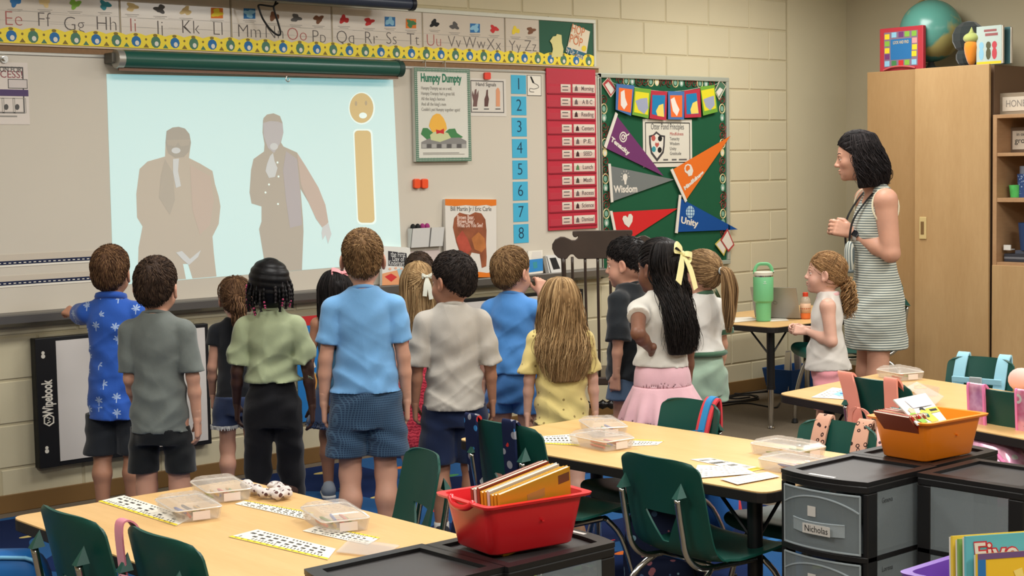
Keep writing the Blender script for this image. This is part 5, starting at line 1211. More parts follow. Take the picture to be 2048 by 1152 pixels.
for i, (c4, lb) in enumerate((([(1455, 636), (1500, 634), (1520, 640), (1470, 645)], 'white paper lying on the corner table beside the ponytail'), ([(1538, 637), (1570, 636), (1578, 641), (1540, 643)], 'small white paper on the corner table right of the tumbler'))):
    P = [onz(x, y, DZ + .0006) for x, y in c4]
    MB().prism(P, (0, 0, .001)).obj('paper', WHITE, label=lb, cat='paper', group='papers on the corner table')
p = onz(1452, 600, DZ + .1)
t = thing('potted_sprig', 'small dark green potted sprig on the corner table behind the ponytail', 'plant', (onz(1449, 632, DZ).x, onz(1449, 632, DZ).y, DZ))
MB().lathe([(.03, 0), (.04, .06), (.036, .06)], n=14).obj('pot', M('pot_dark', (70, 66, 60), .6), t, auto=.6)
mb = MB(); rr = random.Random(3)
for i in range(26):
    a = rr.random() * 6.28; l_ = .05 + .05 * rr.random(); q = Vector((math.cos(a) * .03, math.sin(a) * .03, .07 + .02 * rr.random())); e = q + Vector((math.cos(a) * l_ * .6, math.sin(a) * l_ * .6, l_))
    s_ = Vector((-math.sin(a), math.cos(a), 0)) * .007
    mb.add([q, (q + e) / 2 + s_, e, (q + e) / 2 - s_], [(0, 1, 2, 3)])
mb.obj('foliage', M('leaf_dark', (44, 66, 46), .6), t, kind='stuff')
# blue recycling bin with papers, cables on the floor
a, b = onz(1540, 783, 0), onz(1612, 786, 0)
t = thing('recycling_bin', 'blue recycling bin full of papers under the corner table', 'bin', ((a.x + b.x) / 2 + .05, max(a.y, b.y) - .12, .0005), 0)
RB_ = M('bin_blue', (24, 70, 130), .4, .4)
def tapered(l0, w0, l1, w1, h, th=.006):
    mb = MB(); R = [[(-l0, -w0, 0), (l0, -w0, 0), (l0, w0, 0), (-l0, w0, 0)], [(-l1, -w1, h), (l1, -w1, h), (l1, w1, h), (-l1, w1, h)], [(-l1 + th, -w1 + th, h), (l1 - th, -w1 + th, h), (l1 - th, w1 - th, h), (-l1 + th, w1 - th, h)], [(-l0 + th, -w0 + th, th), (l0 - th, -w0 + th, th), (l0 - th, w0 - th, th), (-l0 + th, w0 - th, th)]]
    vs = [p for r in R for p in r]
    fs = [(k_ * 4 + i, k_ * 4 + (i + 1) % 4, k_ * 4 + 4 + (i + 1) % 4, k_ * 4 + 4 + i) for k_ in range(3) for i in range(4)] + [(3, 2, 1, 0), (12, 13, 14, 15)]
    return mb.add(vs, fs)
tapered(.15, .1, .18, .125, .17).obj('tub', RB_, t, bevel=.006)
MB().bx(-.19, .19, -.135, .135, .165, .175).bx(-.19, .19, -.135, .135, .165, .175).obj('rim', RB_, t) if False else None
for i in range(6):
    m = Matrix.Translation((-.12 + .045 * i, .02 * (i % 3) - .03, .02)) @ Matrix.Rotation(.25 - .06 * i, 4, 'Y') @ Matrix.Rotation(.9, 4, 'Z') @ Matrix.Rotation(-.1, 4, 'X')
    o = MB().bx(-.075, .075, -.001, .001, 0, .26).obj('waste_paper', (WHITE, M('paper_lilac', (170, 166, 176), .6))[i % 2], label='discarded sheet %s standing in the blue recycling bin' % ('first', 'second', 'third', 'fourth', 'fifth', 'sixth')[i], cat='paper', group='papers in the recycling bin')
    o.matrix_world = t.matrix_basis @ m
def floorcable(label, pts, r=.005):
    MB().tube(bez([onz(x, y, r + .0006) for x, y in pts], 6), r, 6).obj('floor_cable', cbm, label=label, cat='cable', group='black cables on the carpet', smooth=True)
floorcable('black cable coiled nearest the wall on the carpet', [(1440, 800), (1470, 792), (1500, 790), (1516, 794), (1490, 800), (1455, 803), (1445, 797), (1480, 788), (1535, 783)])
floorcable('black cable looping in a long bend on the carpet', [(1430, 808), (1465, 804), (1500, 801), (1517, 797), (1498, 789), (1465, 787), (1444, 792), (1470, 797), (1500, 794)])
floorcable('black cable running out towards the table leg on the carpet', [(1445, 811), (1490, 806), (1530, 812), (1552, 815), (1560, 806)])
MB().tube(bez([ony(x, y, -.06) for x, y in ((1226, 536), (1220, 545), (1212, 552), (1203, 556))], 5), .004, 6).obj('tray_cable', cbm, label='short black cable hanging at the end of the marker tray', cat='cable', smooth=True)
tb_ = onz(1752, 735, .1) + Vector((0, -.1, 0))
MB().lathe([(.03, 0), (.04, .01), (.035, .05), (.02, .06)], (tb_.x, tb_.y, .0005), 12).ell((tb_.x, tb_.y, .09), (.1, .12, .09), 14, 8).obj('teal_bag', M('bag_teal', (104, 156, 146), .8), label='crumpled teal fabric bag on the floor behind the standing woman', cat='bag', smooth=True)
# ================================================================ pencil boxes, strips, papers on the tables
PBX = M('box_clear', (214, 206, 196), .18, .5, alpha=.26); PBL = M('box_lid', (220, 212, 202), .16, .55, alpha=.34); PBR = M('box_ridge', (232, 226, 218), .15, .6, alpha=.8)
CRY = [M('crayon_%d' % i, c, .5) for i, c in enumerate(((196, 70, 60), (60, 90, 160), (196, 150, 60), (110, 140, 60), (200, 110, 90), (70, 64, 66)))]
def pencil_box(label, px, py, z, rz, where, dark=False, L=.205, Wd=.135, H=.052, ncr=7, seed=0, rise=0):
    p = onz(px, py, z)
    t = thing('pencil_box', label, 'box', (p.x, p.y, z + .0008), math.radians(rz), 'clear pencil boxes')
    l, w = L / 2, Wd / 2
    tapered(l - .008, w - .008, l - .002, w - .002, H * .62, .003).obj('tray', PBX, t, bevel=.003)
    mb = MB()
    def rr_(a, b, z): return [(q.x, q.y, z) for q in rpoly([Vector((-a, -b)), Vector((a, -b)), Vector((a, b)), Vector((-a, b))], .016, 3)]
    R = [rr_(l, w, H * .62), rr_(l, w, H * .72), rr_(l - .012, w - .012, H * .95), rr_(l - .02, w - .02, H)]
    n = len(R[0]); mb.add([q for r in R for q in r], [(k_ * n + i, k_ * n + (i + 1) % n, k_ * n + n + (i + 1) % n, k_ * n + n + i) for k_ in range(3) for i in range(n)] + [tuple(range(3 * n, 4 * n))])
    mb.obj('lid', PBL, t)
    MB().tube(rr_(l, w, H * .66), .0025, 5, closed=True).obj('lid_seam', PBR, t)
    mb = MB()
    for i in range(4):
        for j in range(3): mb.tube([(x_ + (-.06 + .04 * i), y_ + (-.035 + .035 * j), H + .0008) for x_, y_ in [(.014 * math.cos(a), .011 * math.sin(a)) for a in [q_ * math.pi / 4 for q_ in range(8)]]], .0007, 4, closed=True)
    mb.obj('lid_relief', PBL, t, kind='stuff')
    MB().bx(-l - .001, -l + .0, -.03, .02, H * .1, H * .55).obj('name_sticker', M('sticker_pink', (222, 206, 196), .5), t)
    rn = random.Random(seed)
    for i in range(ncr):
        c = MB(); ln = .085; a = rn.uniform(-.5, .5); x0, y0 = rn.uniform(-.03, .03), -w + .022 + (Wd - .044) * (i + .5) / ncr
        c.tube([(-ln / 2, 0, 0), (ln / 2 - .012, 0, 0), (ln / 2, 0, 0)], [.0042, .0042, .0012], 7)
        o = c.obj('crayon', CRY[5] if dark and i % 3 == 0 else CRY[(i + seed) % 5], label='loose crayon inside the %s' % where, cat='crayon', group='crayons inside the %s' % where)
        o.matrix_world = t.matrix_basis @ Matrix.Translation((x0, y0, .009 + .008 * (i % 2))) @ Matrix.Rotation(a * .25, 4, 'Z')
    return t
TT = TZ + .0006
pencil_box('clear pencil box with a sticker in the middle of the near table', 377, 1030, TT, 78, 'middle box of the near table', True, seed=1)
pencil_box('clear pencil box beside the spotted scrunchie on the near table', 442, 993, TT, 75, 'box beside the scrunchie', seed=2)
pencil_box('clear pencil box with yellow crayon near the red bin on the near table', 670, 1050, TT, 72, 'box near the red bin', seed=3, L=.22)
pencil_box('clear pencil box in front of the stack on the middle table', 1203, 893, TT, 85, 'front box of the middle table', seed=4)
pencil_box('clear pencil box at the back of the pair on the middle table', 1206, 866, TT, 60, 'back box of the middle table', seed=5)
pencil_box('clear pencil box nearest the cart edge on the middle table', 1595, 943, TT, 86, 'box nearest the cart', seed=6, L=.22)
pencil_box('clear pencil box behind the one at the cart on the middle table', 1576, 911, TT, 88, 'box behind the cart box', seed=7, L=.22)
pencil_box('clear craft box with round compartments on the cabinet-side table', 1800, 757, TT, 70, 'round compartment box', seed=8, L=.18, ncr=3)
# open lid and yellow pieces on the cabinet-side table
P = [onz(1812, 774, TT + .05), onz(1834, 762, TT + .07), onz(1888, 792, TT + .03), onz(1868, 810, TT + .02)]
n4 = (P[1] - P[0]).cross(P[3] - P[0]).normalized()
MB().prism(P, n4 * .004).obj('box_lid', PBL, label='open clear box lid tilted up on the cabinet-side table', cat='lid', bevel=.002)
tt_ = thing('craft_box', 'open clear box of yellow pieces on the cabinet-side table', 'box', (onz(1826, 788, TT).x, onz(1826, 788, TT).y, TT + .0008), math.radians(70), None)
tapered(.09, .06, .095, .065, .035, .003).obj('tray', PBX, tt_)
rn = random.Random(5)
for i in range(9):
    c = MB().bx(-.02, .02, -.006, .006, -.004, .004).obj('yellow_block', M('block_yellow', (222, 170, 40), .45), label='yellow plastic piece in the open craft box', cat='toy', group='yellow pieces in the craft box', bevel=.003)
    c.matrix_world = tt_.matrix_basis @ Matrix.Translation((rn.uniform(-.06, .06), rn.uniform(-.04, .04), .012 + .0095 * (i % 3))) @ Matrix.Rotation(rn.uniform(-1, 1), 4, 'Z')
def desk_strip(label, c4, z=None):
    z = z or TT
    P = [onz(x, y, z + .0004) for x, y in c4]      # corners: start/far, end/far, end/near(yellow), start/near
    n = Vector((0, 0, 1))
    t = thing('name_strip', label, 'name strip', group='printed desk strips')
    MB().prism(P, n * .0008).obj('strip', WHITE, t)
    pr4(P, n, 'yellow_edge', [(0, .86), (1, .86), (1, 1), (0, 1)], YEL, t, .0012)
    mb = MB(); m2 = MB(); rn = random.Random(len(label))
    for r_ in range(4):
        nn = (22, 10, 10, 26)[r_]
        for i in range(nn):
            u = .05 + .9 * i / nn; w_ = .9 / nn * ((.5, .6, .5, .3)[r_]); v = (.1, .3, .52, .7)[r_]; h_ = (.07, .1, .1, .12)[r_]
            if rn.random() < .15: continue
            mb.poly([on4(P, a, b, n, .0013) for a, b in ((u, v), (u + w_, v), (u + w_, v + h_), (u, v + h_))])
    mb.obj('printed_row', M('print_dark', (64, 62, 60), .6), t, kind='stuff')
    mb = MB()
    for i in range(14):
        u = .04 + .92 * i / 14; mb.poly([on4(P, a, b, n, .0015) for a, b in ((u, .88), (u + .03, .88), (u + .015, .97))])
    mb.obj('edge_print', M('print_olive', (130, 120, 50), .6), t, kind='stuff')
desk_strip('desk strip under the middle pencil box of the near table', [(248, 991), (385, 1035), (352, 1052), (196, 1003)])
desk_strip('desk strip between the two back pencil boxes of the near table', [(620, 1041), (470, 1008), (490, 1001), (628, 1026)][::1])
desk_strip('desk strip alone in the middle of the near table', [(515, 1059), (672, 1098), (655, 1120), (457, 1074)])
desk_strip('desk strip under the pencil box near the red bin', [(735, 1090), (605, 1062), (640, 1050), (760, 1076)])
desk_strip('desk strip behind the front pencil box of the middle table', [(1150, 868), (1066, 874), (1075, 887), (1160, 892)])
desk_strip('desk strip peeking out beyond the middle table boxes', [(1250, 893), (1315, 890), (1328, 882), (1262, 879)])
desk_strip('desk strip beside the worksheets on the middle table', [(1380, 919), (1420, 916), (1530, 938), (1500, 944)])
P = [onz(x, y, TT + .0024) for x, y in ((1415, 930), (1512, 950), (1440, 961), (1372, 947))]
def worksheet(label, c4, dz, mt=WHITE):
    P = [onz(x, y, TT + dz) for x, y in c4]; n = Vector((0, 0, 1))
    t = thing('worksheet', label, 'paper', group='loose papers on the tables')
    MB().prism(P, n * .0006).obj('sheet', mt, t)
    mb = MB(); rn = random.Random(4)
    for r_ in range(7):
        for i in range(9):
            if rn.random() < .3: continue
            u, v = .08 + .095 * i, .08 + .125 * r_; mb.poly([on4(P, a, b, n, .0008) for a, b in ((u, v), (u + .06, v), (u + .055, v + .035 + .03 * rn.random()), (u, v + .03))])
    mb.obj('printed_row', M('print_grey', (140, 138, 134), .6), t, kind='stuff')
    return t, P
worksheet('printed worksheet lying squarely by the front chair on the middle table', [(1395, 930), (1482, 933), (1512, 947), (1385, 957)], .0026)
worksheet('printed worksheet overlapping the table edge near the cart', [(1440, 958), (1535, 944), (1560, 953), (1475, 969)], .0034)
t, P = worksheet('white sheet with a blue drawing at the peach straps chair', [(1665, 775), (1740, 783), (1720, 800), (1622, 795)], .0012)
pr4(P, Vector((0, 0, 1)), 'blue_drawing', [(.35, .3), (.7, .25), (.8, .6), (.5, .75), (.3, .6)], LBLUE, t, .0012); pr4(P, Vector((0, 0, 1)), 'blue_stroke', [(.4, .45), (.75, .4), (.75, .5), (.45, .55)], BLUE, t, .0016)
# open transparent lid near the carts on the near table
P = [onz(x, y, TT + .004) for x, y in ((700, 1078), (800, 1092), (765, 1115), (672, 1105))]
MB().prism(P, (0, 0, .003)).obj('box_lid', PBL, label='clear pencil box lid lying flat beside the cart on the near table', cat='lid', bevel=.001)
# spotted scrunchie
def spot_pat(c1, c2, sc, th):
    return lambda N, c: N.mix(N.math('LESS_THAN', N.vor(sc), th), lin(c1), lin(c2))
t = thing('scrunchie', 'white and brown spotted scrunchie on the near table', 'scrunchie')
SP = M('spot_cloth', (200, 190, 184), .9, .1, sheen=.3, pat=spot_pat((206, 196, 190), (86, 56, 52), 60., .34))
P = [onz(x, y, TT + .018) for x, y in ((490, 967), (505, 974), (520, 982), (533, 987), (548, 984), (560, 977), (570, 981), (573, 986), (560, 990), (545, 988))]
Pb = bez(P, 5); MB().tube(Pb, [.015 + .006 * math.sin(i * 1.1) for i in range(len(Pb))], 9, flat=.75).obj('cloth_ring', SP, t, smooth=True)
MB().tube(bez([onz(x, y, TT + .02) for x, y in ((540, 972), (548, 966), (558, 968), (566, 976))], 5), .011, 8, flat=.6).obj('cloth_end', SP, t, smooth=True)
# ================================================================ straps and backpacks on the chairs
def cfm(ch): return ch.matrix_basis
def strap(parent, ch, name, pts, w, mat, th=.008, label=None):
    """flat ribbon of width w (chair x) along pts (chair local)"""
    Mx = cfm(ch); P = bez(pts, 6)
    A = [Mx @ Vector((p.x - w / 2, p.y, p.z)) for p in P]; B = [Mx @ Vector((p.x + w / 2, p.y, p.z)) for p in P]
    k_ = len(P); mb = MB(); nv = []
    for i in range(k_):
        d_ = P[min(i + 1, k_ - 1)] - P[max(i - 1, 0)]; n_ = Vector((0, -d_.z, d_.y)).normalized() * th; nv.append(Mx.to_3x3() @ n_)
    vs = A + B + [a + n for a, n in zip(A, nv)] + [b + n for b, n in zip(B, nv)]
    fs = []
    for i in range(k_ - 1):
        for a, b in ((0, k_), (k_, 3 * k_), (3 * k_, 2 * k_), (2 * k_, 0)): fs.append((a + i, a + i + 1, b + i + 1, b + i))
    fs += [(0, k_, 3 * k_, 2 * k_), (k_ - 1, 2 * k_ - 1, 4 * k_ - 1, 3 * k_ - 1)]
    return tag(mb.add(vs, fs).obj(name, mat, parent, smooth=True, auto=.9), label)
def rear(z, k_=1.0): # rear surface y of the chair back at local height z
    return -.175 - (z - .43) * .17
def overtop(x, sgn=1, zr=.40, zf=.48, top=.657):
    return [(x, rear(zf) + .045, zf), (x, rear(.6) + .03, .6), (x, rear(top) + .012, top - .002), (x, rear(top) - .012, top + .006), (x, rear(.6) - .02, .6), (x, rear(.5) - .03, .5), (x, rear(zr) - .03, zr)]
def bag(parent, ch, name, c, dims, mat, e=.5):
    vs = []; fs = []; n, m = 24, 14
    f = lambda v, p_: math.copysign(abs(v) ** p_, v)
    for i in range(m + 1):
        a = -math.pi / 2 + math.pi * i / m
        for j in range(n):
            q = 2 * math.pi * j / n
            z = f(math.sin(a), .7); r = f(math.cos(a), .5)
            tp = 1 - .22 * max(0, z) ** 2
            vs.append(Vector((c[0] + dims[0] * r * f(math.cos(q), .6) * tp, c[1] + dims[1] * r * f(math.sin(q), .6) * (1 - .4 * max(0, z)), c[2] + dims[2] * z)))
    for i in range(m):
        for j in range(n): fs.append((i * n + j, i * n + (j + 1) % n, (i + 1) * n + (j + 1) % n, (i + 1) * n + j))
    return MB(cfm(ch)).add(vs, fs).obj(name, mat, parent, smooth=True)
# pink ribbon bow on chair two
PKR = M('ribbon_pink', (206, 122, 140), .5, .3, sheen=.3)
t = thing('hair_ribbon', 'pink ribbon tied in a loop over the nearest chair back', 'ribbon')
strap(t, ch2, 'ribbon_band', [(-.12, rear(.5) + .04, .5), (-.12, rear(.64) + .03, .638), (-.12, rear(.65) - .01, .656), (-.122, rear(.58) - .02, .57), (-.125, rear(.45) - .025, .45), (-.12, rear(.4) - .03, .38)], .034, PKR, .004)
Mx = cfm(ch2)
lp = [(-.13, rear(.42) - .03, .40), (-.10, rear(.5) - .035, .49), (-.055, rear(.55) - .04, .545), (-.03, rear(.53) - .045, .53), (-.05, rear(.46) - .045, .45), (-.1, rear(.4) - .045, .38)]
A = [Mx @ Vector(p) for p in bez(lp, 5)]; MB().strip(A, [a + Mx.to_3x3() @ Vector((0, -.024, .010)) for a in A], Mx.to_3x3() @ Vector((0, .0, .003))).obj('ribbon_loop', PKR, t, smooth=True, auto=.8)
# navy dinosaur-print pack straps on chair four
def print_pat(base, cols, sc, th):
    def f(N, c):
        o = N.co('Object'); col = N.ramp(N.sep(N.vor(sc, o, 'Color'))[0], [(i / len(cols), lin(x)) for i, x in enumerate(cols)], 'CONSTANT')
        return N.mix(N.math('LESS_THAN', N.vor(sc, o), th), lin(base), col)
    return f
NP = M('navy_print_cloth', (28, 36, 66), .8, .15, pat=print_pat((28, 36, 68), [(196, 52, 48), (200, 200, 200), (60, 130, 190), (28, 36, 68), (150, 150, 160)], 26., .36))
NP2 = M('navy_plain', (30, 36, 60), .8, .15)
t = thing('backpack', 'navy printed backpack hanging on the chair at the middle table corner', 'backpack')
for x in (-.115, .06): strap(t, ch4, 'strap', overtop(x, zr=.36), .055, NP)
bag(t, ch4, 'bag_body', (-.02, rear(.3) - .09, .29), (.145, .065, .13), NP)
strap(t, ch4, 'grab_loop', [(-.06, rear(.42) - .06, .40), (-.05, rear(.45) - .06, .45), (-.01, rear(.46) - .06, .46), (.02, rear(.42) - .06, .40)], .02, NP2, .004)
# red-blue strap chair six (front side) with blue pack behind
BS = M('strap_blue', (44, 130, 186), .6); RS = M('strap_red', (206, 62, 70), .6)
t = thing('backpack', 'blue backpack with red edged strap on the chair behind the middle table', 'backpack')
fr_ = lambda x, dx=0.: [(x, rear(.36) + .05, .42), (x, rear(.5) + .045, .5), (x, rear(.6) + .03, .6), (x, rear(.652) + .012, .654), (x, rear(.652) - .014, .658), (x, rear(.56) - .035, .56), (x, rear(.45) - .04, .45)]
strap(t, ch6, 'strap_edge', fr_(-.085), .066, RS); strap(t, ch6, 'strap_band', [(x, y + (.005 if i < 4 else -.005), z + (.004 if 2 < i < 5 else 0)) for i, (x, y, z) in enumerate(fr_(-.085))], .03, BS, .009)
strap(t, ch6, 'side_tab', [(-.04, rear(.53) + .055, .535), (-.05, rear(.54) + .06, .545), (-.1, rear(.55) + .06, .555)], .02, BS, .01)
bag(t, ch6, 'bag_body', (-.03, rear(.3) - .085, .29), (.13, .065, .15), M('bag_blue', (50, 112, 190), .6)); bag(t, ch6, 'front_pocket', (-.03, rear(.3) - .15, .24), (.1, .03, .08), RS)
# leopard straps on chair seven
def leo_pat(base, dk, sc):
    def f(N, c):
        o = N.co('Object'); v = N.vor(sc, o); w = N.noise(sc * 1.3, o, 1.)
        ring = N.math('MULTIPLY', N.math('GREATER_THAN', N.math('ADD', v, N.math('MULTIPLY', w, .3)), .30), N.math('LESS_THAN', N.math('ADD', v, N.math('MULTIPLY', w, .3)), .46))
        return N.mix(ring, lin(base), lin(dk))
    return f
LEO = M('leopard_tan', (206, 146, 120), .7, .15, pat=leo_pat((198, 152, 130), (56, 36, 34), 42.))
LEO2 = M('leopard_pink', (222, 176, 170), .7, .15, pat=leo_pat((222, 178, 172), (84, 60, 64), 40.))
t = thing('backpack', 'backpack hung by leopard print straps on the chair before the orange bin', 'backpack')
for x in (.075, -.095): strap(t, ch7, 'strap', fr_(x), .06, LEO)
bag(t, ch7, 'bag_body', (0, rear(.3) - .085, .30), (.13, .06, .14), LEO)
# peach straps with leopard pack on chair eight
PEA = M('strap_peach', (234, 150, 130), .65, .2)
t = thing('backpack', 'pink leopard backpack with wide peach straps on the dark chair', 'backpack')
strap(t, ch8, 'strap', overtop(.105, zr=.4), .06, PEA); 
strap(t, ch8, 'strap', [(x - .0 + (.02 if i > 3 else -.01 * 0) * (i - 3) * 1.0, y, z) for i, (x, y, z) in enumerate(overtop(-.115, zr=.42))], .07, PEA)
bag(t, ch8, 'bag_body', (.02, rear(.3) - .1, .34), (.15, .075, .15), LEO2)
strap(t, ch8, 'grab_loop', [(.06, rear(.44) - .09, .46), (.045, rear(.5) - .085, .535), (.0, rear(.52) - .085, .555), (-.04, rear(.5) - .085, .53), (-.05, rear(.44) - .09, .46)], .02, PEA, .005)
MB(cfm(ch8)).tube([(.03, rear(.42) - .165, .47), (.0, rear(.4) - .19, .42)], .006, 6).obj('zip_pull', M('teal_zip', (90, 150, 150), .5), t)
# pale blue straps on chair nine (front side)
PBL_ = M('strap_pale_blue', (150, 200, 216), .8, .15, sheen=.3)
t = thing('backpack', 'pale blue straps of a pack hooked over the chair near the cabinet', 'backpack')
for x in (.1, -.1): strap(t, ch9, 'strap', fr_(x), .055, PBL_)
strap(t, ch9, 'chest_strap', [(.1, rear(.54) + .055, .545), (.0, rear(.54) + .06, .54), (-.1, rear(.54) + .055, .545)], .0, PBL_) if False else None
Mx = cfm(ch9)
MB(Mx).bx(-.12, .12, rear(.54) + .052, rear(.54) + .06, .535, .562).obj('chest_strap', PBL_, t, bevel=.003); MB(Mx).bx(-.03, .03, rear(.54) + .058, rear(.54) + .068, .53, .566).obj('buckle', M('buckle_grey', (170, 176, 176), .3), t, bevel=.003)
bag(t, ch9, 'bag_body', (0, rear(.3) - .085, .3), (.13, .06, .15), PBL_)
# shiny pink pack on chair ten
def donut_pat(N, c):
    o = N.co('Object'); v = N.vor(17., o)
    r = N.math('MULTIPLY', N.math('GREATER_THAN', v, .14), N.math('LESS_THAN', v, .3))
    w = N.ramp(N.noise(9., o, 3., .6), [(.35, lin((196, 96, 130))), (.55, lin((236, 178, 200))), (.7, lin((190, 120, 160)))])
    return N.mix(r, w, lin((214, 214, 206)))
SHP = M('shiny_pink', (226, 150, 180), .18, .6, metal=.35, pat=donut_pat); SHT = M('pink_trim', (232, 130, 176), .35)
t = thing('backpack', 'shiny iridescent pink backpack with small rings hung on the end chair', 'backpack')
for x in (-.1, .1): strap(t, ch10, 'strap', overtop(x, zr=.42), .06, SHP)
for x in (-.133, -.067, .067, .133): strap(t, ch10, 'strap_trim', [(a, b - .002, c_ + .001) for a, b, c_ in overtop(x, zr=.42)], .008, SHT, .009)
bag(t, ch10, 'bag_body', (0, rear(.3) - .12, .31), (.17, .095, .19), SHP)
MB(cfm(ch10)).tube([(.172 * math.cos(a), rear(.3) - .12 - .05 * abs(math.cos(a)) - .03, .31 + .165 * math.sin(a)) for a in [math.pi * i / 14 for i in range(15)]], .007, 6).obj('zip_piping', SHT, t, smooth=True)
t = thing('pink_pouch', 'plush pink pouch on the table edge beside the shiny pink backpack', 'pouch')
p = onz(2044, 760, TT + .05); MB().ell((p.x, p.y, TT + .051), (.05, .06, .05), 14, 9).obj('body', M('plush_pink', (234, 180, 170), .9, sheen=.4), t, smooth=True)
# blue pack at the lower left, floral pack under the middle table
t = thing('backpack', 'royal blue backpack with pale piping at the bottom corner of the picture', 'backpack')
p = onz(22, 1100, .5)
bg = MB(Matrix.Translation((p.x, p.y + .02, .29)) @ Matrix.Rotation(-YAW, 4, 'Z'))
f = lambda v, p_: math.copysign(abs(v) ** p_, v)
def softbox(mb, dx, dy, dz, n=24, m=14, ez=.5, er=.45, eq=.5, taper=.12):
    vs = []; fs = []
    for i in range(m + 1):
        a = -math.pi / 2 + math.pi * i / m
        for j in range(n):
            q = 2 * math.pi * j / n; z = f(math.sin(a), ez); r = f(math.cos(a), er)
            vs.append((dx * r * f(math.cos(q), eq) * (1 - taper * max(0, z)), dy * r * f(math.sin(q), eq), dz * z))
    for i in range(m):
        for j in range(n): fs.append((i * n + j, i * n + (j + 1) % n, (i + 1) * n + (j + 1) % n, (i + 1) * n + j))
    return mb.add(vs, fs)
softbox(bg, .125, .075, .205).obj('bag_body', M('bag_royal', (20, 92, 158), .55, .3), t, smooth=True)
X_ = Matrix.Translation((p.x, p.y + .02, .29)) @ Matrix.Rotation(-YAW, 4, 'Z')
MB(X_).tube([(.118 * f(math.cos(a), .4), -.055, .198 * f(math.sin(a), .4)) for a in [math.pi * 2 * i / 28 for i in range(28)]], .006, 6, closed=True).obj('piping', M('piping_pale', (110, 170, 206), .5), t, smooth=True)
MB(X_).bx(-.0, .05, -.079, -.076, .03, .1).obj('fabric_label', DGREY, t); 
for z in (.085, .065, .045): MB(X_).bx(.004, .046, -.0798, -.079, z - .005, z + .005).obj('label_line', LGREY, t)
NF = M('navy_floral', (44, 52, 78), .8, .15, pat=print_pat((40, 48, 76), [(150, 190, 210), (190, 120, 130), (40, 48, 76), (90, 120, 160), (40, 48, 76)], 30., .3))
t = thing('backpack', 'navy floral backpack standing on the rug under the middle table', 'backpack')
p = onz(1205, 1100, .0)
X_ = Matrix.Translation((3.86, -3.28, .012 + .19)) @ Matrix.Rotation(-YAW, 4, 'Z')
softbox(MB(X_), .14, .08, .188).obj('bag_body', NF, t, smooth=True)
softbox(MB(X_ @ Matrix.Translation((0, -.08, -.07))), .1, .04, .09).obj('front_pocket', NF, t, smooth=True)
MB(X_).tube(bez([(-.05, .0, .18), (-.03, 0, .23), (.03, 0, .23), (.05, 0, .18)], 4), .009, 7).obj('grab_loop', NP2, t, smooth=True)
